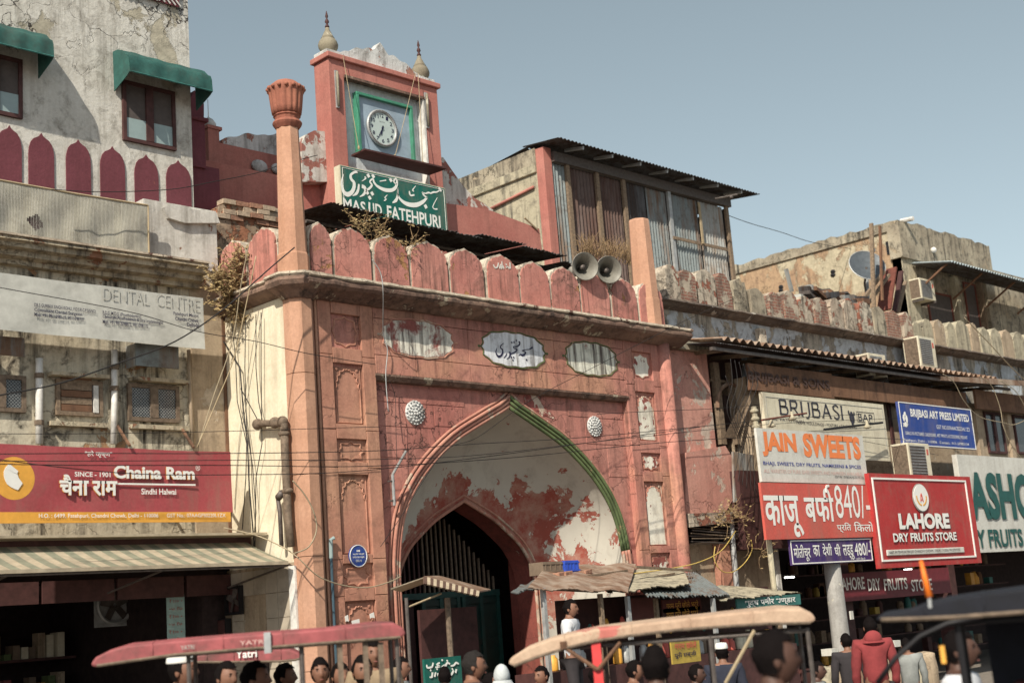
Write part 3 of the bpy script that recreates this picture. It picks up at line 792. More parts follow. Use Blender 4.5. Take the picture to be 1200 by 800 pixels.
MB().box(ix0, ix1, TY+.16, TY+.4, iz0, iz1).build('recess_back', M['clock_white'], tw)
MB().box(ix0-.0, ix1, TY-.03, TY+.10, iz1-.05, iz1+.0).build('recess_lintel', M['cornice'], tw)
MB().box(ix1-.045, ix1-.001, TY-.015, TY+.155, iz0, iz1-.051).build('recess_jamb', M['white_paint'], tw)
# wavy pediment
px0, px1 = ix0-.02, ix1+.0
n = 40; ol = [(px0, zt_-.02)]
for i in range(n+1):
    u = i/n; x = px0+(px1-px0)*u; c_ = 1-abs(2*u-1)
    z = zt_+.06+.26*math.sin(min(1, c_*1.25)*math.pi/2)+.17*max(0, c_-.8)/.2
    z += .02*math.sin(u*40)
    ol.append((x, z))
ol.append((px1, zt_-.02))
MB().prismY(ol, TY+.05, TY+.25).build('pediment', M['old_white'], tw)
M['finial'] = wallmat('finial', (.30,.27,.20), (.22,.19,.14), (.08,.07,.05), .5, (.5,.47,.38), .6, 6, 0, .3, .3, seed=61)
for x in (tx0+.19, tx1-.2):
    MB().box(x-.19, x+.19, TY+.03, TY+.41, zt_-.02, zt_+.07).build('finial_base', M['old_white'], tw, bevel=.01)
    fl_ = lambda i, j: 1+.04*math.cos(j*math.pi)
    fi = MB().lathe((x, TY+.22, zt_+.07), [(.10,0),(.12,.02),(.165,.10),(.175,.17),(.15,.25),(.11,.29),(.12,.30),(.10,.33),(.06,.42),(.04,.46),(.035,.50)], 20, 0, fl_).build('finial', M['finial'], tw, smooth=True)
    MB().lathe((x, TY+.22, zt_+.57), [(.03,0),(.045,.02),(.028,.05),(.018,.08),(.04,.11),(.03,.15),(.012,.18),(.028,.22),(.02,.26),(.004,.33)], 10).build('spike', M['dark_wood'], fi, smooth=True)
# tube lamps either side
for (xa, ya, xb, yb) in ((395,84,397,124), (500,110,503,148)):
    a = W('Y', TY-.05, xa, ya); b_ = W('Y', TY-.05, xb, yb); b_ = Vector((a.x, a.y, b_.z))
    MB().box(a.x-.03, a.x+.03, TY-.03, TY-.001, b_.z-.03, a.z+.03).build('lamp_batten', M['grey_metal'], tw)
    MB().tube([a, b_], .022, 8).build('tube_lamp', M['finial'], tw, smooth=True)
# clock case
ck = thing('clock', 'round white wall clock in a green painted case on the tower face', 'clock', (0,0,0))
gx0, gz1 = P(TY+.1, 415, 108); gx1, _ = P(TY+.1, 481, 130); gz0 = P(TY+.1, 450, 187)[1]
ck.location = ((gx0+gx1)/2, TY+.15, gz0); 
cw = .055
M['case_back'] = plain('case_back', (.30,.38,.46), .6, var=.25, dirt=.25, scale=3)
MB().box(gx0+cw, gx1-cw, TY+.10, TY+.14, gz0+cw, gz1-cw).build('case_back', M['case_back'], ck)
for a in ((gx0,gx1,gz1-cw,gz1),(gx0,gx1,gz0,gz0+cw),(gx0,gx0+cw,gz0+cw,gz1-cw),(gx1-cw,gx1,gz0+cw,gz1-cw)):
    MB().box(a[0], a[1], TY+.03, TY+.158, a[2], a[3]).build('case_frame', M['green_paint'], ck, bevel=.008)
cxx, czz = P(TY+.08, 447, 151); cr_ = .335
F = lambda r, n_=48: [(cxx+r*math.cos(2*math.pi*i/n_), czz+r*math.sin(2*math.pi*i/n_)) for i in range(n_)]
dl = MB().prismY(F(cr_-.03), TY+.055, TY+.099)
M['dial'] = plain('dial', (.46,.54,.52), .4, var=.08)
dial = dl.build('dial', M['dial'], ck)
MB().tube([(x, TY+.06, z) for x, z in F(cr_-.01)], .032, 8, True).build('bezel', M['grey_metal'], ck, smooth=True)
mb = MB()
for i in range(60):
    a = 2*math.pi*i/60; mb.ell((cxx+(cr_-.005)*math.cos(a), TY+.03, czz+(cr_-.005)*math.sin(a)), .012, .012, .012, 5, 4)
mb.build('bezel_beads', M['iron'], ck)
for h_ in range(1, 13):
    a = math.pi/2-2*math.pi*h_/12; rr_ = cr_*.72
    x, z = cxx+rr_*math.cos(a), czz+rr_*math.sin(a); w_ = .028 if h_ < 10 else .042
    put_text(dial, str(h_), Vector((x-w_,TY+.054,z+.036)), Vector((x+w_,TY+.054,z+.036)), Vector((x-w_,TY+.054,z-.036)), M['ink'], .01, 'numeral', .003)
def hand(ang, L, w_):
    a = math.pi/2-ang; d = Vector((math.cos(a),0,math.sin(a))); n_ = Vector((-d.z,0,d.x)); c0 = Vector((cxx,TY+.045,czz))
    q = [c0-d*.05+n_*w_, c0+d*L*.8+n_*w_*.8, c0+d*L, c0+d*L*.8-n_*w_*.8, c0-d*.05-n_*w_]
    MB().prismY([(v.x,v.z) for v in q], TY+.044, TY+.048).build('clock_hand', M['ink'], ck)
hand(2*math.pi*35/60, .22, .008); hand(2*math.pi*6.58/12, .15, .013)
MB().prismY([(cxx+.02*math.cos(i*.8), czz+.02*math.sin(i*.8)) for i in range(8)], TY+.038, TY+.054).build('hand_hub', M['ink'], ck)
put_text(dial, 'QUARTZ', Vector((cxx-.06,TY+.054,czz+.13)), Vector((cxx+.06,TY+.054,czz+.13)), Vector((cxx-.06,TY+.054,czz+.11)), M['ink'], 0, 'lettering', .003)
# hanging plank with ropes
pa = W('Y', TY-.05, 417, 184)
pz = pa.z; 
pk = thing('hanging_plank', 'dark wooden plank slung on ropes beneath the tower clock', 'plank', (GX+.1, TY-.35, pz))
mb = MB(); mb.add([(ix0+.05,TY-.02,pz+.0),(ix1-.02,TY-.02,pz-.02),(ix1-.0,TY-.50,pz-.03),(ix0+.0,TY-.46,pz-.02),(ix0+.05,TY-.02,pz+.035),(ix1-.02,TY-.02,pz+.015),(ix1-.0,TY-.50,pz+.0),(ix0+.0,TY-.46,pz+.01)],[(0,1,2,3),(4,5,6,7),(0,1,5,4),(1,2,6,5),(2,3,7,6),(3,0,4,7)])
mb.build('plank', M['dark_wood'], pk)
for (xa,ya),(xb,yb) in (((402,66),(428,184)),((487,86),(470,190)),((490,86),(503,196))):
    a = W('Y', TY-.08, xa, ya); b_ = W('Y', TY-.5, xb, yb); 
    b_ = Vector((b_.x, TY-.34, pz+.03))
    MB().tube([a, (a+b_)/2+Vector((0,0,-.01)), b_], .006, 5).build('rope', M['rope'], pk)
    MB().ell((b_.x, b_.y, b_.z+.02), .02, .02, .04, 8, 6).build('rope_knot', M['rope'], pk)
# ---------------------------------------------------------------- green name board
SY = 2.05
sx0, sz1 = P(SY, 398, 193); sx1, _ = P(SY, 521, 212); sz0 = P(SY, 460, 260)[1]-.12
sg = thing('name_board', 'long green board lettered in white reading MASJID FATEHPURI below the clock', 'sign', ((sx0+sx1)/2, SY+.1, sz0))
MB().box(sx0, sx1, SY, SY+.16, sz0, sz1).build('box_body', M['sign_cream'], sg)
MB().box(sx0+.015, sx1-.015, SY-.006, SY-.001, sz0+.015, sz1-.015).build('face', M['sign_green'], sg)
mb = MB()
for q in ((.045,),): 
    q = q[0]; mb.tube([(sx0+q,SY-.008,sz0+q),(sx0+q,SY-.008,sz1-q),(sx1-q,SY-.008,sz1-q),(sx1-q,SY-.008,sz0+q)], .006, 4, True)
mb.build('border_line', M['print_white'], sg)
g = (390, 185, 8.571)
strokes(sg, 'calligraphy', SY-.007, g, [
    ([(245,140),(210,148),(180,175),(185,215),(212,250),(212,300),(190,345),(150,368),(115,350),(95,300),(88,240),(108,165)], [26,20,22,28,30,32,36,44,38,26,16,4]),
    ([(262,265),(255,320),(235,360),(198,382)], [14,22,26,5]),
    ([(290,285),(318,300),(328,335),(305,372),(268,392)], [34,36,26,20,5]),
    ([(330,325),(362,312),(392,275),(372,240),(402,212),(415,250),(452,290),(520,322),(590,325),(632,295),(645,240),(630,212),(612,240),(640,268)], [18,20,20,14,16,20,26,36,34,28,20,18,12,14]),
    ([(470,236),(535,226)], [8,12]), ([(318,190),(330,205),(312,222),(290,236)], [14,16,8,4]),
    ([(598,452),(632,430),(650,385),(656,300)], [8,30,20,4]),
    ([(656,300),(652,370),(688,428),(750,466),(830,474),(900,445),(945,402)], [4,14,28,42,44,34,16]), ([(898,342),(912,374),(946,402)], [10,18,14]), ([(900,350),(930,358),(960,350),(985,356),(1010,345),(1045,344),(1072,326)], [12,12,18,12,18,12,14]), ([(1062,300),(1078,322),(1086,340)], [14,30,14]),
    ([(1048,402),(1012,470),(1005,500),(1022,515),(1050,515)], [4,8,8,12,14]), ([(832,282),(802,325),(815,338)], [4,12,10]), ([(768,335),(780,378),(818,372)], [14,16,16]),
    ([(548,372),(524,400),(535,418),(512,432)], [4,12,12,10])],
    [(345,350,20),(395,360,20),(370,402,20),(356,180,20),(405,185,20),(582,224,20),(932,490,22)], M['print_white'], .004)
strokes(sg, 'lettering', SY-.004, g, [([(366,446),(366,520),(358,546),(336,543)], [20,20,18,12])], [], M['print_white'], .003)
for s, x, y, xr, h_ in (('MAS', 402, 231.6, 428, 14), ('ID', 436.6, 238, 447, 14), ('FATEHPURI', 453, 240.5, 515.5, 15)):
    a = W('Y', SY-.004, x, y); c_ = W('Y', SY-.004, xr, y+(xr-x)*.2); b_ = W('Y', SY-.004, x, y+h_)
    put_text(sg, s, a, Vector((c_.x,a.y,a.z)), Vector((a.x,a.y,b_.z)), M['print_white'], .02, off=.003)
# ---------------------------------------------------------------- corrugated canopy behind the merlons
rc = thing('roof_canopy', 'dark rusty corrugated sheet canopy sagging behind the gate parapet', 'canopy', (16, 1.3, 7.2))
for k in range(6):
    xa, xb = 12.2+k*1.03, 12.2+(k+1)*1.03+.05
    z_ = 8.36-.012*k+(.05 if k in (0, 3) else 0) + (-.12 if k == 5 else 0)
    mb = MB(); mb.corr((xa, 1.95, z_+.12), (xb-xa, 0, -.03 if k != 5 else -.22), (0, -1.35, -.12), 13, .014, .004, 5, .05)
    mb.build('tin_sheet', M['tin_dark'], rc)
mb = MB()
for x in (12.4, 14.4, 16.4, 18.2): mb.tube([(x, 1.2, 6.8), (x, 1.2, 8.30)], .03, 6)
mb.tube([(12.2,1.2,8.28),(18.4,1.2,8.22)], .03, 6); mb.build('support_frame', M['iron'], rc)
mb = MB(); mb.box(12.1, 18.6, 2.0, 2.06, 6.8, 8.38); mb.build('back_sheet', M['dark_wood'], rc)
# ---------------------------------------------------------------- rear mosque walls
def yslab(name, Y, pix, th, mat, parent): 
    return MB().prismY([P(Y, *p) for p in pix], Y, Y+th).build(name, mat, parent)
rw = thing('terrace_wall', 'red terrace wall left of the clock tower with a whitewashed wavy crest', 'wall', (12.6, 4, 6.8))
x0_, z1_ = P(4, 240, 152); x1_, _ = P(4, 398, 160); zl = P(4, 330, 200)[1]
MB().box(x0_, x0_+.22, 3.9, 6.5, 7, z1_).build('wall_end', M['tower_red'], rw)
MB().box(x0_+.221, x1_+1, 4.0, 4.3, 7, z1_-.18).build('wall', M['tower_red'], rw)
MB().box(x0_-.02, x0_+.27, 3.88, 4.2, z1_+.002, z1_+.06).build('coping', M['tower_red'], rw)
ol = []; ca, cb = P(4, 262, 160)[0], P(4, 392, 168)[0]; zc = z1_-.19
for i in range(41):
    u = i/40; c_ = 1-abs(2*u-1)
    ol.append((ca+(cb-ca)*u, zc+.10+.26*math.sin(min(1,c_*1.4)*math.pi/2)+.14*max(0,c_-.8)/.2+.02*math.sin(u*37)))
MB().prismY([(ca, zc)]+ol+[(cb, zc)], 4.05, 4.22).build('crest', M['old_white'], rw)
dmc = P(4, 248, 138)
MB().lathe((dmc[0], 4.1, z1_+.06), [(.07,0),(.12,.03),(.13,.10),(.08,.18),(.02,.22),(.008,.24),(.006,.55)], 14).build('small_dome', M['old_white'], rw, smooth=True)
MB().box(P(3.2,236,200)[0], P(3.2,384,220)[0], 3.2, 3.45, 6.9, P(3.2,300,200)[1]).build('lower_wall', M['tower_red'], rw)
b = MB(); cc_ = P(3.9, 306, 194); b.ell((cc_[0], 3.95, cc_[1]), .17, .06, .12, 14, 8); cc_ = P(3.9, 327, 197); b.ell((cc_[0], 3.95, cc_[1]), .13, .06, .10, 14, 8); b.build('wall_boss', M['old_white'], rw, smooth=True)
# white flaking plaque-like buttress
M['butt'] = wallmat('butt', (.60,.58,.54), (.48,.45,.41), (.12,.09,.07), .5, (.36,.15,.12), .52, 3.5, 0, .7, .5, seed=65)
yslab('buttress', 3.0, [(354,213),(354,168),(358,158),(368,153),(380,154),(386,160),(387,213)], .3, M['butt'], rw)
MB().box(P(3,386.5,180)[0], P(3,386.5,180)[0]+.06, 2.9, 3.2, P(3,386,215)[1], P(3,386,160)[1]).build('buttress_edge', M['white_paint'], rw)
rr2 = thing('volute_wall', 'red sloping terrace wall with a flaking white curved buttress right of the name board', 'wall', (18.5, 4, 6.8))
yslab('volute', 3.4, [(514,186),(519,184),(530,200),(543,218),(556,232),(569,240),(578,246),(578,262),(512,250)], .25, M['butt'], rr2)
yslab('wall', 3.1, [(515,237),(570,245),(632,268),(636,300),(515,300)], .28, M['tower_red'], rr2)
b = MB(); c_ = P(3.0, 633, 268); a_ = P(3.0, 618, 254); b.tube([(a_[0],3.08,a_[1]),(c_[0],3.08,c_[1])], .02, 6); b.build('rail', M['rope'], rr2)
# maroon pilaster and painted wall between the left building and the terrace
mp = thing('maroon_pier', 'maroon painted pier with a moulded neck at the end of the white building', 'pillar', (10.8, 2.4, 6.8))
a_ = P(2.2, 223, 118); b_ = P(2.2, 241, 196)
MB().box(a_[0], P(2.2,240,150)[0], 2.2, 2.8, P(2.2,240,197)[1], P(2.2,232,140)[1]).build('shaft', M['maroon'], mp)
MB().box(a_[0]-.03, P(2.2,242,150)[0]+.02, 2.15, 2.85, P(2.2,240,144)[1], P(2.2,240,139)[1]).build('neck', M['maroon'], mp, bevel=.02)
MB().prismY([P(2.2,223,139),P(2.2,223,116),P(2.2,228,106),P(2.2,235,112),P(2.2,239,122),P(2.2,239,139)], 2.2, 2.8).build('head', M['maroon'], mp)
MB().box(P(2.2,214,200)[0], P(2.2,259,200)[0], 2.25, 2.6, 7.2, P(2.2,240,193)[1]).build('base', M['maroon'], mp)
# broken brick wall end between both buildings
M['rubble'] = wallmat('rubble', (.42,.33,.24), (.30,.20,.14), (.06,.05,.04), .9, (.38,.17,.10), .5, 5, .4, .5, 1.0, seed=67)
bk = thing('brick_stub', 'crumbling brick and plaster wall stub left of the corner minaret', 'wall', (11.3, 1.9, 7.0))
x0_, x1_ = P(1.9, 256, 270)[0], P(1.9, 345, 270)[0]
MB().prismY([P(1.9,*q) for q in [(256,345),(254,300),(256,262),(259,240),(270,236),(300,240),(345,245),(345,340)]], 1.95, 2.4).build('core', M['rubble'], bk)
M['brick'] = plain('brick', (.34,.18,.12), .9, var=.5, bs=.5, scale=20, dirt=.5)
M['brick_pale'] = plain('brick_pale', (.44,.34,.25), .9, var=.4, bs=.5, scale=20, dirt=.5)
base = P(1.9, 256, 252)
for r_ in range(4):
    for k in range(9):
        if rnd.random() < .15: continue
        x = base[0]+k*.235+(.11 if r_ % 2 else 0); z = P(1.9, 256, 254)[1]+r_*.082
        MB().box(x, x+.22, 1.88+rnd.uniform(-.02,.04), 2.1, z, z+.072).build('brick', M['brick' if rnd.random() < .4 else 'brick_pale'], bk)
# ---------------------------------------------------------------- rooftop shed
SHY = 5.5
sh = thing('rooftop_shed', 'long rooftop shed of rusty corrugated sheets under an overhanging tin roof', 'shed', (26, SHY+2, 6.8))
cxs, czt = P(SHY, 634, 170); exs = P(SHY, 853, 250)[0]; zbt = 6.8
zw = P(SHY, 640, 190)[1]
MB().box(cxs-.0, cxs+.26, SHY-.05, SHY+.2, zbt, czt-.05).build('corner_pier', M['tower_red'], sh)
bk_ = W('X', cxs, 540, 207)
MB().box(cxs, cxs+.2, SHY+.201, SHY+4.5, zbt, czt-.62).build('side_wall', M['conc_light'], sh)
MB().box(cxs-.06, cxs+.2, SHY+.201, SHY+4.6, czt-.619, czt-.40).build('side_band', M['conc_light'], sh, bevel=.02)
MB().box(cxs-.03, cxs+.2, SHY+.201, SHY+4.6, czt-.399, czt-.02).build('side_parapet', M['conc'], sh)
b = MB(); b.tube([(cxs-.05, SHY+.3, czt-.95),(cxs-.05, SHY+2.2, czt-1.12)], .035, 8); b.build('pipe', M['tower_red'], sh, smooth=True)
ys = SHY
def zx(Y, x, y): return P(Y, x, y)
sheets = [(640,667,'tin_blue'),(667.5,700,'tin_brown'),(700.5,729,'tin_brown'),(729.5,757,'tin_dark'),(757.5,781,'tin_blue'),(785,817,'tin_blue'),(817.5,846,'tin_grey')]
for a, b_, mt in sheets:
    xa = P(SHY, a, 240)[0]; xb = P(SHY, b_, 250)[0]; n_ = max(4, int((xb-xa)/.11))
    MB().corr((xa, SHY-.0, 7.5), (xb-xa, 0, 0), (0, 0, zw-7.5), n_, .022, .004, 5).build('tin_sheet', M[mt], sh)
for a in (666.5, 700.5, 731, 783, 849):
    xa = P(SHY, a, 250)[0]; MB().box(xa-.06, xa+.06, SHY-.10, SHY-.03, 7.5, zw+.02).build('post', M['old_timber' if a != 783 else 'grey_metal'], sh)
for a, b_, y in ((785, 848, 0),):
    z_ = P(SHY, 800, 283)[1]; MB().box(P(SHY,a,280)[0], P(SHY,b_,290)[0], SHY-.13, SHY-.1, z_-.04, z_+.04).build('rail', M['old_timber'], sh)
xa = P(SHY, 817, 270)[0]; MB().box(xa-.04, xa+.04, SHY-.16, SHY-.131, z_, zw-.1).build('rail', M['rope'], sh)
MB().box(cxs+.27, exs, SHY-.14, SHY-.0, zw+.021, zw+.26).build('beam', M['iron'], sh)
MB().corr((cxs-.1, SHY+.5, czt+.10), (exs-cxs+.75, 0, -.02), (0, -1.15, -.13), 62, .02, .005, 5, .01).build('roof_sheet', M['tin_dark'], sh)
MB().corr((exs+.74, SHY+.51, czt+.07), (-(exs-cxs+.75), 0, .02), (0, 3.6, -.3), 40, .02, .005, 5).build('roof_sheet', M['tin_dark'], sh)
MB().box(exs-.1, exs, SHY+.05, SHY+4, 7, zw).build('end_wall', M['tin_dark'], sh)
for k in range(7):
    x = cxs+.8+k*1.05; MB().bar((x, SHY-.6, czt-.10), (x, SHY-.02, czt+.02), .05, .08).build('rafter', M['grey_metal'], sh)
b = MB(); p0 = W('Y', SHY-.5, 838, 233); p1 = W('Y', SHY-.9, 864, 228); b.tube([p0,p1], .025, 6); b.ell(W('Y', SHY-.85, 857, 231), .05,.05,.05, 8, 6); b.build('rod', M['iron'], sh)
# terrace slab the rear structures stand on
MB().box(10.9, 19.3, 4.01, 12, 6.55, 6.79).build('terrace', M['conc'], kind='structure')
# ---------------------------------------------------------------- loudspeakers
def horn(px, py, label):
    c_ = W('Y', -.10, px, py); h_ = thing('loudspeaker', label, 'loudspeaker', (c_.x, c_.y+.4, c_.z-.35), 'horn loudspeakers on the parapet')
    mb = MB(); SC = 1.18
    prof = [(.205,0),(.21,.012),(.185,.02),(.155,.05),(.12,.11),(.085,.19),(.055,.30),(.05,.36),(.07,.38),(.075,.50),(.04,.53)]
    inner = [(.2,.0),(.178,.012),(.148,.045),(.113,.105),(.078,.185),(.048,.29),(0,.30)]
    d = Vector((-.42,-.86,-.12)).normalized(); u = d.cross(Vector((0,0,1))).normalized(); v = u.cross(d)
    def ring(r, s, n=24): return [c_ - d*s + (u*math.cos(2*math.pi*i/n)+v*math.sin(2*math.pi*i/n))*r for i in range(n)]
    def shell(pr, name, mat):
        b = MB(); n = 24
        for r, s in pr: b.v += [tuple(p) for p in ring(max(r*SC,.001), s*SC)]
        for i in range(len(pr)-1):
            for j in range(n): b.f.append((i*n+j, i*n+(j+1)%n, (i+1)*n+(j+1)%n, (i+1)*n+j))
        return b.build(name, M[mat], h_, smooth=True)
    shell(prof, 'horn', 'horn_grey'); shell(inner, 'horn_mouth', 'horn_in')
    b = MB(); b.tube([c_-d*.10, c_-d*.30], [.045,.03], 10); b.build('reflex_cone', M['iron'], h_, smooth=True)
    b = MB(); q = c_-d*.42; b.tube([q+u*.06, q+u*.06-Vector((0,0,.45))], .015, 6); b.tube([q-u*.06, q-u*.06-Vector((0,0,.45))], .015, 6); b.build('bracket', M['iron'], h_)
M['horn_grey'] = plain('horn_grey', (.40,.38,.34), .5, .1, dirt=.3); M['horn_in'] = plain('horn_in', (.22,.21,.18), .55, .1, dirt=.3)
horn(686, 312, 'left grey horn loudspeaker above the merlons, facing the street')
horn(714, 316, 'right grey horn loudspeaker, nearer the minaret stump')
# ---------------------------------------------------------------- dry plants
def dry_plant(label, Y, pts, n, size, name='dry_plant', mat='dry_leaf', leaves=300, up=.3, seed=1):
    r_ = random.Random(seed); c0 = W('Y', Y, *pts[0]); th_ = thing(name, label, 'plant', tuple(c0), 'dead plants growing on the walls')
    tw_ = MB(); lf = MB()
    for i in range(n):
        q = pts[r_.randrange(len(pts))]; s_ = W('Y', Y+r_.uniform(-.1,.1), q[0]+r_.uniform(-6,6), q[1]+r_.uniform(-4,4))
        d = Vector((r_.uniform(-1,1), r_.uniform(-1,.4), up+r_.uniform(-.6,1))).normalized()
        P_ = [s_]
        for k in range(4): 
            d = (d+Vector((r_.uniform(-.5,.5), r_.uniform(-.5,.5), r_.uniform(-.5,.4)))).normalized(); P_.append(P_[-1]+d*size*r_.uniform(.5,1)/4)
        tw_.tube(P_, [.006,.005,.004,.003,.002], 4)
        for k in range(leaves//n):
            t_ = r_.randrange(1, 5); f = r_.random(); p = P_[t_-1]*(1-f)+P_[t_]*f
            a = Vector((r_.gauss(0,1), r_.gauss(0,1), r_.gauss(0,1))).normalized(); b_ = a.orthogonal().normalized(); l_ = r_.uniform(.014,.038)
            lf.add([p, p+a*l_+b_*l_*.4, p+a*l_*2, p+a*l_-b_*l_*.4], [(0,1,2,3)])
    tw_.build('twigs', M['dry_twig'], th_, weld=False)
    if leaves: lf.build('leaves', M[mat], th_, weld=False)
dry_plant('dried brown creeper clinging beside the left end of the gate cornice', 1.2, [(282,300),(276,320),(265,330),(272,345),(262,345),(285,360),(270,362),(255,330),(280,375),(272,335),(268,350),(275,310),(258,340)], 210, .42, leaves=4200, seed=3)
dry_plant('dead leafy weed rooted between the second and third merlons', .2, [(432,262),(425,270),(440,275),(420,262),(436,285),(446,270)], 46, .4, leaves=500, seed=4, up=.6)
dry_plant('small dead weed on the fourth merlon', .1, [(480,290),(490,285),(484,282),(478,298)], 20, .3, leaves=160, seed=5, up=.7)
M['straw'] = plain('straw', (.46,.33,.20), .9, var=.4)
dry_plant('tuft of tall dry straw grass behind the loudspeakers', 1.2, [(685,298),(695,300),(705,300),(715,300),(725,302),(735,306),(742,308)], 260, .55, 'dry_grass', 'straw', 0, 1.6, 6)
dry_plant('dead scrub sprouting from the broken wall below the pink bay', -.2, [(850,600),(858,600),(868,605),(846,612),(880,640),(895,650)], 60, .45, leaves=300, seed=8)
# ---------------------------------------------------------------- left building
LY = 1.7
lb = thing('white_building', 'weathered cream and white building left of the gateway with green window hoods', 'building', (9, LY+2, 0))
XE = 10.98
M['crack_wall'] = wallmat('crack_wall', (.60,.585,.54), (.53,.51,.46), (.13,.11,.085), .85, (.46,.42,.33), .55, 1.3, 1.0, .5, .7, seed=71, zmask=(9.9, 10.5))
ux1 = P(LY+.25, 223, 100)[0]
UY = LY+.25
cz1 = P(LY, 245, 318)[1]      # cornice top
MB().box(0, ux1, UY, 8, cz1, 14.5).build('upper_wall', M['crack_wall'], lb)
M['crack_wall_old'] = wallmat('crack_wall', (.56,.53,.45), (.44,.41,.34), (.12,.10,.075), .75, (.46,.40,.30), .58, 1.2, .9, .5, .8, seed=71)
# lattice at the very top
lt = P(UY-.03, 208, 9); lt0 = P(UY-.03, 172, 0)
for i in range(-3, 6):
    a = Vector((lt0[0]-.3+i*.09, UY-.06, lt[1])); 
    MB().bar(a, a+Vector((.4,0,.4)), .018, .018).build('lattice_bar', M['white_paint'], lb)
    MB().bar(a+Vector((.0,-.02,.4)), a+Vector((.4,-.02,0)), .018, .018).build('lattice_bar', M['white_paint'], lb)
MB().box(lt0[0]-.6, lt[0]+.02, UY-.05, UY-.03, lt[1], lt[1]+.8).build('lattice_back', M['maroon'], lb)
# lower wall
MB().box(0, XE-.0, LY, 8, 3.35, cz1-.01).build('lower_wall', M['stain_wall'], lb)
MB().box(P(LY,224,450)[0], P(LY,262,450)[0], LY-.03, LY-.001, 3.4, cz1-.25).build('end_strip', M['beige'], lb)
MB().box(P(LY,264,450)[0]-.05, XE-.003, LY-.05, LY-.001, 3.4, cz1-.3).build('edge_strip', M['rusty'], lb)
# white plaster block beside the tarp
MB().box(P(LY,168,270)[0], P(LY,253,270)[0], LY-.02, UY-.03, cz1, P(LY,240,246)[1]).build('plaster_block', M['plaster_white'], lb)
MB().prismY([(x, z) for x, z in [P(LY-.05,190,244),P(LY-.05,200,240),P(LY-.05,225,246),P(LY-.05,252,250),P(LY-.05,256,262),P(LY-.05,240,262),P(LY-.05,215,262),P(LY-.05,196,256)]], LY-.09, LY-.021).build('broken_ledge', M['plaster_white'], lb)
# blind arches
def blind_arch(cx, z0, z1, w):
    h_ = w/2; ol = [(cx-h_, z0),(cx-h_, z1-.28)]
    for x, z in ((-.96,-.2),(-.82,-.11),(-.6,-.055),(-.35,-.03),(-.15,-.005),(0,.04),(.15,-.005),(.35,-.03),(.6,-.055),(.82,-.11),(.96,-.2)): ol.append((cx+h_*x, z1+z))
    ol += [(cx+h_, z1-.28),(cx+h_, z0)]
    return ol
zt1 = P(UY, 105, 170)[1]
pa_ = [(-4,25),(33,63),(77,106),(117,146),(157,185),(194,223)]
for k, (a, b_) in enumerate(pa_):
    xa, xb = P(UY, a, 200)[0], P(UY, b_, 210)[0]
    MB().prismY(blind_arch((xa+xb)/2, P(UY,100,243)[1], zt1+rnd.uniform(-.02,.02), xb-xa), UY-.02, UY-.001).build('blind_arch', M['maroon'], lb)
# windows with hoods
def window(x0, x1, z0, z1, Y, parent, fm, gm, nm=2, blind=True):
    MU = .06 if blind else .025
    fr = MB(); t_ = .055
    fr.box(x0, x1, Y-.05, Y-.001, z1-t_, z1); fr.box(x0, x1, Y-.05, Y-.001, z0, z0+t_); fr.box(x0, x0+t_, Y-.05, Y-.001, z0+t_, z1-t_); fr.box(x1-t_, x1, Y-.05, Y-.001, z0+t_, z1-t_)
    w_ = (x1-x0)/nm
    for i in range(1, nm): fr.box(x0+w_*i-.06, x0+w_*i+.06, Y-.055, Y-.001, z0+t_, z1-t_)
    f = fr.build('window', fm, parent)
    for i in range(nm):
        a, b_ = x0+w_*i+.03, x0+w_*(i+1)-.03
        MB().box(a, b_, Y-.02, Y-.010, z0+t_, z1-t_).build('pane', gm, f)
        if blind: MB().box(a, b_, Y-.03, Y-.022, z0+t_, z0+t_+(z1-z0)*.33).build('pane', M['glass_pale'], f)
    return f
for (a, b_) in (((142,103),(205,173)), ((-40,60),(25,139))):
    xa, z1 = P(UY, *a); xb, z0 = P(UY, *b_)
    if a[0] > 0: z1 = P(UY, 205, 113)[1]; z0 = P(UY, 142, 163)[1]
    window(xa, xb, z0-.02, z1+.05, UY, lb, M['dark_wood'], M['curtain'])
    # hood: curved fabric with cheeks
    hx0, hx1 = xa-.12, xb+.38
    if a[0] < 0: hx1 = P(UY-.4, 60, 60)[0]
    hz = z1+.46
    prof = [(0,hz),(-.14,hz-.015),(-.27,hz-.07),(-.36,hz-.16),(-.43,hz-.20),(-.46,hz-.27),(-.475,hz-.46)]
    def hood(u, v, hx0=hx0, hx1=hx1, prof=prof):
        f_ = v*(len(prof)-1); i = min(int(f_), len(prof)-2); f_ -= i
        y = prof[i][0]*(1-f_)+prof[i+1][0]*f_; z = prof[i][1]*(1-f_)+prof[i+1][1]*f_
        return (hx0+(hx1-hx0)*u, UY+y+.012*math.sin(u*23+v*5), z+.012*math.sin(u*9)*v)
    hd = MB().grid(hood, 20, 12).build('window_hood', M['green_cloth'], lb, smooth=True)
    for X in (hx0, hx1):
        mb = MB(); pts_ = [(UY+y, z) for y, z in prof]+[(UY-.40,hz-.50),(UY-.02,hz-.62)]
        mb.prismX(pts_, X-.006, X+.006); mb.build('hood_cheek', M['green_cloth'], hd)
    mb = MB(); mb.tube([(hx0,UY-.475,hz-.46),(hx1,UY-.475,hz-.46)], .012, 6); mb.tube([(hx0,UY-.33,hz-.16),(hx1,UY-.33,hz-.16)], .01, 5); mb.build('hood_rod', M['teal'], hd)
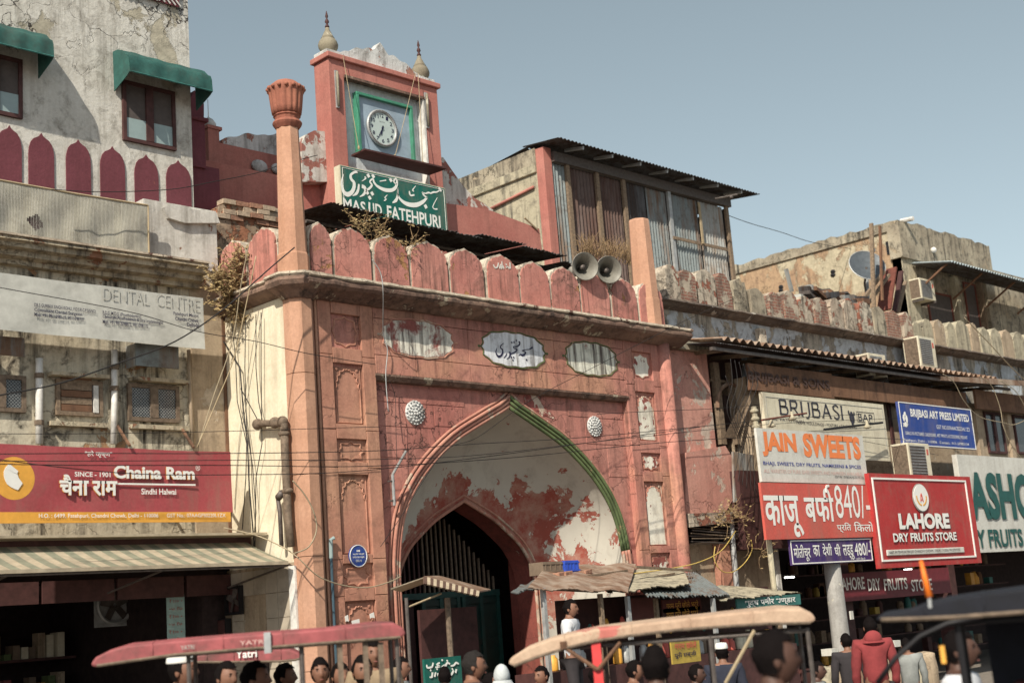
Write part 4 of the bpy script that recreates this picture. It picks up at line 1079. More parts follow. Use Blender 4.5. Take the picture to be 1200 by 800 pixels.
# cornice bands
zc = cz1
cprof = [(LY+.1,zc),(LY-.34,zc),(LY-.36,zc-.05),(LY-.30,zc-.07),(LY-.30,zc-.13),(LY-.2,zc-.15),(LY-.2,zc-.22),(LY-.1,zc-.25),(LY-.1,zc-.31),(LY+.1,zc-.33)]
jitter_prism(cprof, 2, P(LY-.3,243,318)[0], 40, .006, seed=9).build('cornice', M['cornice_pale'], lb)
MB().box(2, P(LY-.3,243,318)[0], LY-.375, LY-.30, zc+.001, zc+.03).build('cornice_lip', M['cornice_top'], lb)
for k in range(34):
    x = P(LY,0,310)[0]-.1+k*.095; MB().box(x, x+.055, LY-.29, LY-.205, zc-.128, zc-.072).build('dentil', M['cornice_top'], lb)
# windows of the lower wall
def wrect(tl, br, Y=LY): a = P(Y, *tl); b_ = P(Y, *br); return a[0], b_[0], b_[1], a[1]
for tl, br, gm in (((148,449),(209,496),'glass_dark'), ((-30,437),(29,484),'glass_dark')):
    x0_, x1_, z0_, z1_ = wrect(tl, br)
    f = window(x0_, x1_, z0_, z1_, LY, lb, M['rustpipe'], M[gm], 2, False)
    mb = MB()
    a, b_, c0, c1_ = x0_+.06, x1_-.06, z0_+.06, z1_-.06
    for k in range(-14, 40):
        for s_ in (1, -1):
            X = a+k*.045; lo = max(0, (a-X)) if s_ > 0 else max(0, X-b_); hi = min(c1_-c0, (b_-X)) if s_ > 0 else min(c1_-c0, X-a)
            if hi-lo > .02: mb.bar((X+s_*lo, LY-.035, c0+lo), (X+s_*hi, LY-.035, c0+hi), .0035)
    mb.build('wire_mesh', M['grey_metal'], f)
x0_, x1_, z0_, z1_ = wrect((64,444),(119,489))
wf = window(x0_, x1_, z0_, z1_, LY, lb, M['old_timber'], M['dark_wood'], 1, False)
for k in range(5): MB().box(x0_+.07, x1_-.16, LY-.045, LY-.023, z0_+.06+k*.095, z0_+.145+k*.095).build('board', M['old_timber' if k % 2 else 'rusty'], wf)
MB().box(x1_-.14, x1_-.07, LY-.06, LY-.03, z0_+.05, z1_-.06).build('board', M['white_paint'], wf)
# ledge over the windows
for a, b_ in ((55,122),(150,215)):
    x0_ = P(LY,a,440)[0]; x1_ = P(LY,b_,445)[0]; z_ = P(LY,a,441)[1] if a < 100 else P(LY,a,447)[1]
    MB().box(x0_, x1_, LY-.16, LY-.001, z_, z_+.05).build('window_ledge', M['cornice_pale'], lb)
    MB().box(x0_, x1_, LY-.10, LY-.001, z_-.66, z_-.60).build('window_sill', M['cornice_pale'], lb)
# hanging box hoods under the grey board
for a, b_ in (((158,402),(209,434)), ((-20,392),(28,420))):
    x0_, x1_, z0_, z1_ = wrect(a, b_, LY-.25)
    MB().box(x0_, x1_, LY-.27, LY-.245, z0_+.02, z1_).build('tin_panel', M['tin_blue'], lb)
    MB().box(x0_, x0_+.02, LY-.244, LY-.001, z0_+.02, z1_).build('tin_cheek', M['tin_grey'], lb)
def pipe(pix, r_, Y, mat, parent, name='downpipe'):
    mb = MB(); mb.tube([W('Y', Y, *q) for q in pix], r_, 8); return mb.build(name, M[mat], parent, smooth=True)
pipe([(134,410),(134,470),(133,520)], .045, LY-.08, 'white_paint', lb)
pipe([(46,420),(46,470),(46,520)], .05, LY-.08, 'white_paint', lb)
pipe([(221,410),(223,460),(226,520)], .03, LY-.06, 'beige', lb)
for q in ((46,440),(46,495),(134,430),(134,455)):
    c_ = W('Y', LY-.09, *q); MB().tube([c_+Vector((0,0,-.03)), c_+Vector((0,0,.03))], .065, 8).build('pipe_collar', M['rustpipe'], lb)
# struts holding the banner
for a, b_ in (((137,498),(152,522)), ((213,502),(227,524))):
    MB().bar(W('Y', LY-.05, *a), W('Y', .9, *b_), .03, .03).build('strut', M['rusty'], lb)
# floor slab over the shop and shop interior
MB().box(0, XE-.02, LY-.05, 8, 3.1, 3.349).build('floor_slab', M['beige'], lb)
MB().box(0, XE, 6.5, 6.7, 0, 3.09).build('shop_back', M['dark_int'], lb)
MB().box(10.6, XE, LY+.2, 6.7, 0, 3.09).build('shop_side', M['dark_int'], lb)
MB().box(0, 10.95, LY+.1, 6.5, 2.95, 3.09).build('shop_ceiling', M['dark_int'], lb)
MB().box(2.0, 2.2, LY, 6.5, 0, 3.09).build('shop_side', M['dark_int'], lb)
# ceiling beams seen under the awning
for k in range(6): MB().box(5+k*1.05, 6.0+k*1.05, LY+.0, LY+.06, 2.72, 3.0).build('fascia_panel', M['dark_wood'], lb)
sv = [ 'gold_print','brown_card','sign_cream','beige','rick_red','moss']
for j in range(3):
    MB().box(4.5, 10.4, 5.2, 5.6, .9+j*.55, .94+j*.55).build('shop_shelf', M['dark_wood'], lb)
for k in range(120):
    x = 4.6+k%40*.143; j = k//40; h_ = rnd.uniform(.08,.38); MB().box(x-.06, x+.05, 5.22+rnd.random()*.1, 5.5, .942+j*.55, .942+j*.55+h_).build('shop_goods', M[rnd.choice(sv)], lb)
for k in range(9): MB().lathe((5.2+k*.62, 2.9, 1.0), [(.2,0),(.22,.02),(.22,.04),(.12,.12),(0,.16)], 10).build('sweet_tray', M[rnd.choice(sv)], lb)
MB().box(4.5, 10.5, 2.6, 3.3, 0, .99).build('shop_counter', M['dark_wood'], lb)
# tiled return wall of the shop front
for i in range(5):
    for j in range(6):
        y0 = .30+i*.28; z0 = 1.0+j*.335
        if j in (3,4) and i in (2,3): continue
        MB().box(10.955, 10.975, y0, y0+.272, z0, z0+.327).build('wall_tile', M['tile'], lb)
MB().box(10.93, 10.96, .13, .27, 0, 3.0).build('corner_strip', M['white_paint'], lb)

# ---- things on the left building
tp = thing('tarpaulin', 'grey woven tarpaulin with a torn hole hung below the maroon arches', 'tarpaulin', (8.5, LY-.3, cz1))
tx1_, tz1_ = P(LY-.25, 173, 238); tz0_ = P(LY-.25, 173, 302)[1]; txl = P(LY-.25, -8, 215)[0]
tz1_ = P(LY-.25, 60, 222)[1]
M['mesh_cloth'] = wallmat('mesh_cloth', (.42,.40,.33), (.33,.31,.25), (.15,.12,.09), .5, None, .6, 2, 0, .3, .25, seed=73)
hc = P(LY-.25, 41, 261)
b = MB(); NU, NV = 90, 30
def tarp(u, v): return Vector((txl+(tx1_-txl)*u, LY-.26-.014*math.sin(u*21+v*4)*math.sin(v*3.1)-.006*math.sin(u*55)*v, tz1_-.01*math.sin(u*30)-(tz1_-tz0_)*v))
b.grid(tarp, NU, NV)
def inhole(f):
    x = sum(b.v[i][0] for i in f)/4; z = sum(b.v[i][2] for i in f)/4
    return abs((x-hc[0])-.12*(z-hc[1]))/.13 + abs(z-hc[1]+.25*(x-hc[0]))/.12 < 1
b.f = [f for f in b.f if not inhole(f)]
b.build('cloth', M['mesh_cloth'], tp, smooth=True)
mb = MB()
for k in range(110):
    mb.tube([tarp(k/109, v/8)+Vector((0,-.002,0)) for v in range(9)], .0025, 3)
t_ = mb.build('cloth_ribs', M['grey_print'], tp); t_['kind'] = 'stuff'
MB().box(txl, tx1_, LY-.17, LY-.15, tz0_, tz1_-.05).build('backing', M['maroon'], tp)
mb = MB(); mb.tube([tarp(0,0),tarp(.5,0),tarp(1,0)], .015, 5); mb.tube([tarp(1,0),tarp(1,1)], .014, 5); mb.build('edge_cord', M['rope'], tp)
# signs
def board(name, label, cat, Y, tl, tr, bl, mat, th=.05, border=None, bw=.02, bmat=None, fold=None, group=None):
    a = W('Y', Y, *tl); x1_ = W('Y', Y, *tr).x; z0_ = W('Y', Y, *bl).z
    r_ = thing(name, label, cat, ((a.x+x1_)/2, Y+th/2, z0_), group)
    if fold:
        def g_(u, v): return (a.x+(x1_-a.x)*u, Y+fold*math.sin(u*17+v*3)*(.3+v*.7)*math.sin(u*5), a.z+(z0_-a.z)*v+fold*.4*math.sin(u*14)*(1-v))
        MB().grid(g_, 70, 14).build('sheet', mat, r_, smooth=True)
        MB().box(a.x+.03, x1_-.03, Y+fold+.01, Y+th+fold, z0_+.03, a.z-.03).build('frame', M['old_timber'], r_)
    else:
        MB().box(a.x, x1_, Y, Y+th, z0_, a.z).build('panel', mat, r_)
    if border:
        q = border; mb = MB(); X0, X1, Z0, Z1 = a.x+q, x1_-q, z0_+q, a.z-q
        for s in ((X0,X1,Z1-bw,Z1),(X0,X1,Z0,Z0+bw),(X0,X0+bw,Z0+bw,Z1-bw),(X1-bw,X1,Z0+bw,Z1-bw)): mb.box(s[0],s[1],Y-.008,Y-.001,s[2],s[3])
        mb.build('border', bmat or M['print_white'], r_)
    return r_
M['faded_print'] = plain('faded_print', (.46,.46,.425), .7)
gb = board('sign_board', 'faded grey flex board with tiny text under the stained cornice', 'sign', LY-.45, (-30,316), (238,346), (238,409), M['tarp_white'], fold=.012)
FY = LY-.465
for s, tl, br in (('DENTAL  CENTRE', (120,335), (233,364)),): ptext(gb, s, FY, tl, br, M['faded_print'], -.005, off=.002)
M['grey_print'].node_tree.nodes  # faded print
for k, (s, tl, br) in enumerate(() or (('DR.S GURBAX SINGH KOHLI, F.D.S.R.C.P.S(ENG)', (40,355), (112,365)), ('Consultant Dental Surgeon', (40,360.5), (96,368)), ('Mob. +91 9811098119, 9811098101', (40,366), (98,373)),
        ('B.D.S, M.D.S. (Prosthodontics)', (120,364), (165,371)), ('Consultant Prosthodontist & Oral Implantologist', (120,368.5), (191,377)), ('Mob. +91 9873098873, 9811098110', (120,374.5), (173,381)),
        ('Fatehpuri Masjid,', (203,365), (233,372.5)), ('Chandni Chowk,', (205,371), (233,378.5)), ('Delhi-06', (219,377.5), (233,383.5)))):
    a = W('Y', FY, *tl); c_ = W('Y', FY, br[0], tl[1]+(br[0]-tl[0])*.12); b2 = W('Y', FY, tl[0], tl[1]+5.2); put_text(gb, s, a, Vector((c_.x,a.y,a.z)), Vector((a.x,a.y,b2.z)), M['ink'], .015, off=.008)
bn = board('banner', 'dark red sweet shop banner reading Chaina Ram in two scripts', 'banner', .95, (-30,519), (270,527), (270,600), M['banner_red'], fold=.012)
BY = .934
a = W('Y', BY+.01, -30, 601); x1_ = W('Y', BY+.01, 270, 601).x; zt2 = W('Y', BY, 270, 599.5).z; zb2 = W('Y', BY, 270, 611).z
MB().box(a.x, x1_, BY+.005, BY+.03, zb2, zt2).build('gold_strip', M['gold_print'], bn)
ptext(bn, 'H.O. : 6499, Fatehpuri, Chandni Chowk, Delhi - 110006      GST No.: 07AAGFS0220L1ZX', BY, (45,601.5), (264,607), M['print_white'], .01)
e_ = W('Y', BY, 17, 560)
C = lambda r, y: MB().prismY([(e_.x+r*math.cos(math.pi*i/20), e_.z+r*math.sin(math.pi*i/20)) for i in range(40)], y-.003, y)
C(.262, BY+.012).build('emblem', M['gold_print'], bn); 
mb = MB(); q = lambda c: (lambda p: (p.x, p.z))(W('Y', BY, 0+c[0]/4, 400+c[1]/4))
stroke_mb(mb, [q(p) for p in [(65,590),(50,615),(60,650),(95,680)]], [.14,.17,.17,.10], BY-.002, BY+.006); mb.build('emblem_print', M['print_white'], bn)
ptext(bn, '"हरे कृष्ण"', BY, (99,527.5), (131,536.5), M['print_white'], .01)
ptext(bn, 'SINCE - 1901', BY, (87,552.5), (129,559), M['print_white'], .02)
def serif_word(parent, s, Y, tl, br, mat): ptext(parent, s, Y, tl, br, mat, .035)
serif_word(bn, 'Chaina Ram', BY, (132,545.5), (227,562.5), M['gold_print'])
serif_word(bn, 'Chaina Ram', BY-.012, (132.7,545), (227.7,562), M['print_white'])
ptext(bn, 'चैना राम', BY, (68.5,556), (136.5,581.5), M['gold_print'], .03)
ptext(bn, 'चैना राम', BY-.012, (69.2,555.5), (137.2,581), M['print_white'], .03)
a = W('Y', BY-.01, 133, 566); c_ = W('Y', BY-.01, 229, 568); MB().box(a.x, c_.x, BY-.014, BY-.008, c_.z-.01, c_.z+.012).build('rule', M['print_white'], bn)
ptext(bn, 'Sindhi Halwai', BY, (165,572), (206,579.5), M['print_white'], .02)
ptext(bn, '®', BY, (228.5,544.5), (234,551.5), M['print_white'], .0)
# striped cloth awning
aw = thing('shop_awning', 'faded green and cream striped awning over the sweet shop', 'awning', (8.5, .9, 2.9))
fz = W('Y', .12, 335, 657).z; bz = W('Y', 1.0, 270, 637).z
xl, xr = 4.0, P(.12, 337, 657)[0]
w_ = .125; k = 0; x = xl
while x < xr-.05:
    x2 = min(x+w_, xr)
    mb = MB(); mb.grid(lambda u, v: (x+(x2-x)*u, 1.05-.93*v, bz+.02+(fz-bz-.02)*v-.02*math.sin(v*3.1)), 1, 6); mb.build('awning_stripe', M['cloth_stripe_a' if k % 2 else 'cloth_stripe_b'], aw)
    x = x2; k += 1
MB().box(xl, xr, .10, .125, fz-.045, fz-.002).build('valance', M['cloth_stripe_a'], aw)
MB().box(xl, 10.95, .75, 1.25, bz+.10, bz+.13).build('top_sheet', M['cloth_stripe_a'], aw)
MB().box(xl, 10.95, 1.15, 1.25, bz-.1, bz+.099).build('valance_back', M['dark_wood'], aw)
mb = MB(); mb.tube([(xl,.15,fz-.06),(xr,.15,fz-.06)], .018, 6)
for x in (5, 7, 9, 10.85): mb.tube([(x,.15,fz-.05),(x,1.6,fz-.25)], .015, 5)
mb.build('awning_frame', M['iron'], aw)
# fan, lamps, posters, AC in the shop
def exhaust(label, c_, s, axis='Y'):
    f = thing('exhaust_fan', label, 'fan', tuple(c_))
    mb = MB()
    if axis == 'X':
        X = c_.x
        for i in range(4):
            pass
        mb.box(X-.06, X, c_.y-s, c_.y+s, c_.z-s, c_.z-s+.04); mb.box(X-.06, X, c_.y-s, c_.y+s, c_.z+s-.04, c_.z+s); mb.box(X-.06, X, c_.y-s, c_.y-s+.04, c_.z-s+.04, c_.z+s-.04); mb.box(X-.06, X, c_.y+s-.04, c_.y+s, c_.z-s+.04, c_.z+s-.04)
        mb.build('fan_frame', M['black'], f)
        MB().box(X-.012, X-.004, c_.y-s+.04, c_.y+s-.04, c_.z-s+.04, c_.z+s-.04).build('fan_back', M['dark_wood'], f)
        for k in range(4):
            a_ = k*math.pi/2+.4; d_ = Vector((0,math.cos(a_),math.sin(a_))); n_ = Vector((0,-d_.z,d_.y))
            MB().obox(Vector((X-.035,c_.y,c_.z))+d_*s*.45, d_*s*.4, n_*s*.2+Vector((.012,0,0)), Vector((.003,0,0))).build('fan_blade', M['iron'], f)
    else:
        Y = c_.y
        mb.tube([(c_.x+s*math.cos(i*math.pi/12), Y-.05, c_.z+s*math.sin(i*math.pi/12)) for i in range(24)], .03, 6, True); mb.build('fan_ring', M['grey_metal'], f)
        for k in range(5):
            a_ = k*math.pi*.4+.4; d_ = Vector((math.cos(a_),0,math.sin(a_))); n_ = Vector((-d_.z,0,d_.x))
            MB().obox(Vector((c_.x,Y-.04,c_.z))+d_*s*.5, d_*s*.42, n_*s*.2+Vector((0,.012,0)), Vector((0,.003,0))).build('fan_blade', M['iron'], f)
        MB().box(c_.x-s*1.15, c_.x+s*1.15, Y-.01, Y, c_.z-s*1.15, c_.z+s*1.15).build('fan_plate', M['grey_metal'], f)
c_ = W('X', 10.95, 276, 703); exhaust('square exhaust fan on the tiled side wall under the striped awning', c_, .2, 'X')
c_ = W('Y', 4.0, 133, 708); exhaust('round wall fan deep inside the dark sweet shop', c_, .28)
mb = W('X', 10.93, 258, 735)
dw = thing('wall_cupboard', 'dark shuttered cupboard on the tiled wall below the exhaust fan', 'cupboard', (10.92, mb.y, mb.z-.3))
MB().box(10.86, 10.952, mb.y-.25, mb.y+.3, mb.z-.3, mb.z+.12).build('cabinet', M['black'], dw)
for k in range(3): MB().box(10.845, 10.858, mb.y-.23+k*.18, mb.y-.23+k*.18+.16, mb.z-.28, mb.z+.1).build('shutter', M['dark_wood'], dw)
for k, (x, y, lab) in enumerate(((82,697,'hanging bulb fitting on the left below the dark shop ceiling'),(172,693,'hanging bulb fitting nearer the paper strip in the dark shop'))):
    c_ = W('Y', 2.6, x, y); l_ = thing('hanging_lamp', lab, 'lamp', tuple(c_))
    MB().lathe(c_, [(.02,.06),(.035,.05),(.055,-.02),(.05,-.06),(.0,-.085)], 10).build('lamp_shade', M['grey_metal'], l_, smooth=True)
    MB().tube([c_+Vector((0,0,.05)), Vector((c_.x, c_.y, 2.95))], .008, 5).build('cord', M['wire'], l_)
ps = board('hanging_poster', 'narrow pale green paper price strip hanging in the dark shop', 'poster', 1.9, (195,697), (216,697), (216,760), M['sign_pale'] if 'sign_pale' in M else plain('sign_pale', (.36,.52,.50), .6), .01)
for k in range(6): 
    ptext(ps, '• ५०  ₹५०' if k % 2 else '₹ १००  •', 1.9, (198,702+k*9), (213,706+k*9), M['kaju_red'], .0)
# big corner drain pipe assembly on the return wall
dp = thing('drain_pipe', 'rusty drain pipe with a double elbow on the cream return wall', 'pipe', (10.9, .3, 3))
def RX(x, y, X=10.86): return W('X', X, x, y)
mb = MB(); mb.tube([RX(333,500), RX(334,530), RX(336,570), RX(338,610), RX(341,640)], .058, 10); mb.build('pipe', M['rustpipe'], dp, smooth=True)
mb = MB(); mb.tube([RX(300,497), RX(309,496), RX(322,496), RX(333,496), RX(334,505)], [.045,.052,.048,.055,.058], 10); mb.build('elbow', M['rustpipe'], dp, smooth=True)
for q in ((333,508),(337,575),(302,497),(322,495),(331,494)):
    c_ = RX(*q); MB().ell(c_, .078, .085, .05 if q[1] > 500 else .08, 12, 8).build('pipe_collar', M['rustpipe'], dp, smooth=True)
mb = MB(); mb.tube([RX(325,580), RX(328,600), RX(330,640)], .03, 8); mb.tube([RX(331,577), RX(326,583)], .05, 8); mb.build('side_pipe', M['iron'], dp, smooth=True)
# blue pipe with tap at the foot of the corner shaft
bp = thing('standpipe', 'thin blue painted pipe with a white top beside the corner shaft', 'pipe', (11.4, -.05, 1))
a = W('Y', -.04, 387, 632); b_ = W('Y', -.04, 390, 780)
MB().tube([(a.x,-.04,b_.z-1), (a.x,-.04,a.z-.25)], .02, 8).build('pipe', plain('pipe_blue', (.05,.09,.12), .5), bp)
MB().tube([(a.x,-.04,a.z-.25),(a.x,-.05,a.z),(a.x+.05,-.06,a.z+.02)], .028, 8).build('pipe_head', M['glass_pale'], bp)
# grey bracket pipe left of the arch
bk2 = thing('flag_holder', 'short grey tube with a slanting arm left of the pointed arch', 'bracket', (12.6, -.1, 4.2))
a = W('Y', -.05, 460, 556); b_ = W('Y', -.05, 460, 592); MB().tube([a, (a.x,-.05,b_.z)], .022, 8).build('tube', M['grey_metal'], bk2)
MB().tube([a, W('Y', -.25, 476, 528)], .02, 8).build('arm', M['grey_metal'], bk2)
MB().box(a.x-.06, a.x+.03, -.06, -.0, a.z-.1, a.z-.08).build('clip', M['iron'], bk2); MB().box(a.x-.06, a.x+.03, -.06, -.0, b_.z+.06, b_.z+.08).build('clip', M['iron'], bk2)
# ---------------------------------------------------------------- right-hand market building
RY = .75
mk = thing('market_building', 'old stained market building with a ruined brick parapet right of the gateway', 'building', (30, 4, 0))
RX0 = 19.35
cz = P(RY-.2, 1000, 388)[1]
MB().box(RX0+.0, 60, RY, 3.9, 3.6, cz-.05).build('upper_wall', M['blue_stain'], mk)
MB().box(RX0, 60, RY+.05, 12, cz-.049, cz).build('roof_slab', M['conc'], mk)
cpr = [(RY+.1,cz),(RY-.27,cz),(RY-.30,cz-.04),(RY-.22,cz-.07),(RY-.17,cz-.11),(RY-.06,cz-.14),(RY+.1,cz-.15)]
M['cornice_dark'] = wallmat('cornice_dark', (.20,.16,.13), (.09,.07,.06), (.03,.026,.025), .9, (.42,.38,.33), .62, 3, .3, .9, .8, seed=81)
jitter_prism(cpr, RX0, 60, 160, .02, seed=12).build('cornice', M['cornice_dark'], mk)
M['brickwork'] = None
t = NT('brickwork'); sx_ = t.n('ShaderNodeSeparateXYZ'); t.L(t.pos, sx_.inputs[0]); cb_ = t.n('ShaderNodeCombineXYZ')
t.L(t.math('ADD', sx_.outputs[0], sx_.outputs[1]), cb_.inputs[0]); t.L(sx_.outputs[2], cb_.inputs[1])
br = t.n('ShaderNodeTexBrick'); br.inputs['Scale'].default_value = 1; br.inputs['Brick Width'].default_value = .2; br.inputs['Row Height'].default_value = .065; br.inputs['Mortar Size'].default_value = .008
br.inputs['Color1'].default_value = (.30,.14,.10,1); br.inputs['Color2'].default_value = (.22,.11,.085,1); br.inputs['Mortar'].default_value = (.32,.26,.20,1)
t.L(cb_.outputs[0], br.inputs['Vector'])
pn = t.ramp(t.noise(2.3, 10, .68), .53, .56); c = t.mix(pn, br.outputs['Color'], (.45,.38,.30)); c = t.mix(t.math('MULTIPLY', t.ramp(t.noise(3.3, 9, .7, t.mapv((1,1,.5),(3,3,3))), .48, .68), .8), c, (.05,.04,.035))
M['brickwork'] = t.done(c, .9, t.math('ADD', t.math('MULTIPLY', br.outputs['Fac'], -.5), t.math('MULTIPLY', pn, .8)), .6, .03)
M['ruin_plaster'] = wallmat('ruin_plaster', (.54,.48,.39), (.40,.32,.25), (.04,.035,.03), 1.2, (.30,.12,.08), .56, 3, .3, .9, .8, seed=83)
ruin = [(780,797,310,'p'),(796,818,317,'b'),(816,840,316,'p'),(838,858,321,'b'),(859,876,326,'r'),(879,897,337,'r'),(900,917,343,'b'),(918,935,341,'b'),(936,952,347,'p'),(953,970,348,'b'),(972,987,349,'p'),(988,1003,350,'p'),(1005,1021,353,'p'),(1022,1037,359,'r'),(1038,1054,363,'b'),(1056,1068,366,'b')]
for a, b_, top, kd in ruin:
    xa, xb = P(RY-.1, a+.6, (top+380)/2)[0], P(RY-.1, b_-.6, (top+380)/2)[0]; h_ = P(RY-.1, (a+b_)/2, top)[1]-cz
    rr_ = random.Random(a)
    if kd == 'p': pts = merlon_pts((xa+xb)/2, cz, xb-xa, h_, .025, rr_)
    else:
        w_ = xb-xa; pts = [(xa,cz),(xa+.02,cz+h_*.5),(xa+rr_.uniform(0,.06),cz+h_*.86),(xa+w_*.2,cz+h_*rr_.uniform(.86,.95)),(xa+w_*.35,cz+h_*rr_.uniform(.94,1.02)),(xa+w_*.55,cz+h_*rr_.uniform(.95,1)),(xa+w_*.7,cz+h_*rr_.uniform(.88,.98)),(xb-.04,cz+h_*rr_.uniform(.75,.9)),(xb-.01,cz+h_*.5),(xb,cz)]
    MB().prismY(pts, RY-.12, RY+.22).build('merlon', M[{'p':'ruin_plaster','b':'brickwork','r':'conc'}[kd]], mk)
MB().box(RX0, 29.5, RY+.05, RY+.15, cz+.001, cz+.2).build('parapet_core', M['brickwork'], mk)
px_ = [(1071,1081,378),(1083,1094,374),(1096,1108,375),(1111,1120,378),(1121,1136,376),(1138,1147,379),(1149,1160,384),(1161,1173,385),(1174,1186,387),(1187,1200,389),(1201,1214,391)]
for a, b_, top in px_:
    xa, xb = P(RY-.1, a, 400)[0], P(RY-.1, b_, 400)[0]; h_ = P(RY-.1, (a+b_)/2, top)[1]-cz
    MB().prismY(merlon_pts((xa+xb)/2, cz, xb-xa, h_, .012), RY-.12, RY+.18).build('merlon', M['conc_light' if a % 2 else 'beige'], mk)
MB().box(P(RY,888,390)[0]-.1, P(RY,888,390)[0]+.12, RY-.12, RY-.001, 6, cz-.25).build('wall_rib', M['ruin_plaster'], mk)
# pink bay next to the gate
PX0, PX1 = 19.40, P(.2, 832, 450)[0]
pz1 = P(.2, 810, 412)[1]; pzb = P(.2, 815, 533)[1]
MB().box(PX0, PX1, .2, .74, pzb, pz1).build('pink_bay', M['pink_wall'], mk, bevel=.015)
MB().box(PX0-.02, PX1+.1, .08, .74, pz1+.001, pz1+.16).build('bay_coping', M['conc'], mk)
q = lambda Y, l: [P(Y, *p) for p in l]
MB().prismY(q(.1, [(804,530),(850,522),(858,535),(859,585),(850,600),(812,608),(803,600)]), .1, .74).build('broken_pink_wall', M['pink_wall'], mk)
MB().prismY(q(.05, [(803,602),(858,600),(853,612),(804,618)]), -.05, .5).build('broken_ledge', M['ruin_plaster'], mk)
# dark bay with arch window and timber
MB().box(PX1+.02, 22.4, .6, .74, 3.6, 6.9).build('bay_back', M['dark_wood'], mk)
MB().box(P(.3,834,430)[0], P(.3,840,430)[0], .25, .35, P(.3,836,520)[1], P(.3,836,425)[1]).build('timber_post', M['old_timber'], mk)
MB().box(P(.3,852,430)[0], P(.3,855,430)[0], .25, .35, P(.3,852,520)[1], P(.3,852,425)[1]).build('timber_post', M['old_timber'], mk)
MB().box(P(.3,834,450)[0], P(.3,880,450)[0], .30, .36, P(.3,855,449)[1], P(.3,855,446)[1]).build('timber_rail', M['old_timber'], mk)
mb = MB(); ac = P(.3, 857, 480); mb.tube([(ac[0]+.5*math.cos(a), .25, ac[1]+.5*math.sin(a)) for a in [math.pi*i/12 for i in range(13)]], .04, 6); mb.build('arched_frame', M['asbestos'], mk)
for x in (846, 857, 866):
    a = P(.3, x, 480); MB().box(a[0]-.1, a[0]+.1, .38, .42, a[1]-.45, a[1]+.3).build('shutter', M['rust_letter' if x == 857 else 'old_timber'], mk)
# slanting board
a, b_, c_, d_ = W('Y', -.2, 882, 449), W('Y', -.2, 884, 462), W('Y', .1, 862, 514), W('Y', .1, 848, 512)
mb = MB(); n_ = Vector((.03,.03,0)); mb.loop2([a,b_,c_,d_],[p+n_ for p in (a,b_,c_,d_)]); mb.build('slanting_board', M['old_timber'], mk)
# grey sheet lower
MB().prismY(q(0.0, [(859,529),(884,533),(882,590),(861,588)]), .0, .04).build('metal_sheet', M['tin_grey'], mk)
for k in range(9):
    a = P(.1, 806, 612+k*3.2); b2 = P(.1, 862, 614+k*3.0); MB().bar((a[0], .0+.03*(k%3), a[1]), (b2[0], .05, b2[1]+rnd.uniform(-.05,.05)), .02).build('scrap_rod', M['iron' if k % 2 else 'rustpipe'], mk)
# lower beige wall and red post
MB().prismY(q(.3, [(806,637),(845,632),(868,628),(908,625),(914,700),(812,705)]), .3, .74).build('lower_wall', M['beige'], mk)
MB().box(P(.1,846,660)[0], P(.1,857,660)[0], .1, .28, 0, P(.1,850,636)[1]).build('red_post', M['gate_pier'], mk)
MB().tube([W('Y',.05,856,600), W('Y',.05,864,695)], .05, 8).build('downpipe', M['grey_metal'], mk)
MB().box(P(.2,906,660)[0], P(.2,911,660)[0], .15, .29, 0, P(.2,908,640)[1]).build('white_post', M['white_paint'], mk)
# upper storey back and rusty fascia
FZ = -.30
MB().box(21.6, 60, .0, .74, P(0,1000,556)[1], P(0,1000,456)[1]).build('upper_front', M['beige'], mk)
def fascia(a, b_, t_, bt, mat): 
    x0_, z1_ = P(FZ, a, t_); x1_ = P(FZ, b_, t_+10)[0]; z0_ = P(FZ, a, bt)[1]
    return MB().box(x0_, x1_, FZ, FZ+.06, z0_, z1_)
f1 = fascia(876, 974, 425, 456, 0).build('fascia_panel', M['rusty'], mk)
f2 = fascia(974.5, 1130, 440, 464, 0).build('fascia_panel', M['rusty'], mk)
f3 = fascia(1142, 1230, 456, 478, 0).build('fascia_panel', M['rusty'], mk)
# raised letters
a = W('Y', FZ-.02, 876, 434); x1_ = W('Y', FZ-.02, 972, 450).x; zl_ = W('Y', FZ-.02, 876, 448).z
put_text(f1, 'BRIJBASI & SONS', a, Vector((x1_,a.y,a.z)), Vector((a.x,a.y,zl_)), M['rust_letter'], .03, off=.004)
# awning roof: big-wave sheet above small-wave tin
ya, za = -.55, P(-.55, 1000, 428)[1]
xa = P(-.55, 838, 410)[0]; 
for k in range(9):
    x0_ = xa+k*1.5
    if k < 8: MB().corr((x0_, RY-.02, za+.27), (1.52, 0, 0), (0, -1.28, -.20), 19, .012, .004, 5, .015).build('tin_sheet', M['tin_dark'], mk)
    MB().corr((P(RY-.1,800,400)[0]+k*1.24, RY-.06, za+.42), (1.26, 0, 0), (0, -.95, -.15), 5, .045, .008, 6, .02).build('ridge_sheet', M['asbestos'], mk)
MB().box(xa, xa+12, ya+.05, ya+.12, za-.06, za+.0).build('eaves_beam', M['iron'], mk)
for k in range(12): MB().bar((xa+.4+k, RY-.05, za+.1), (xa+.4+k, ya+.12, za-.02), .05, .08).build('rafter', M['old_timber'], mk)
mb = MB(); mb.loop2([W('Y',-.7,1110,441),W('Y',-.7,1160,443),W('Y',-.7,1215,447),W('Y',-.7,1215,453),W('Y',-.7,1150,449),W('Y',-.7,1112,446)], [p+Vector((0,.9,.2)) for p in (W('Y',-.7,1110,441),W('Y',-.7,1160,443),W('Y',-.7,1215,447),W('Y',-.7,1215,453),W('Y',-.7,1150,449),W('Y',-.7,1112,446))]); mb.build('slate_edge', M['asbestos'], mk)
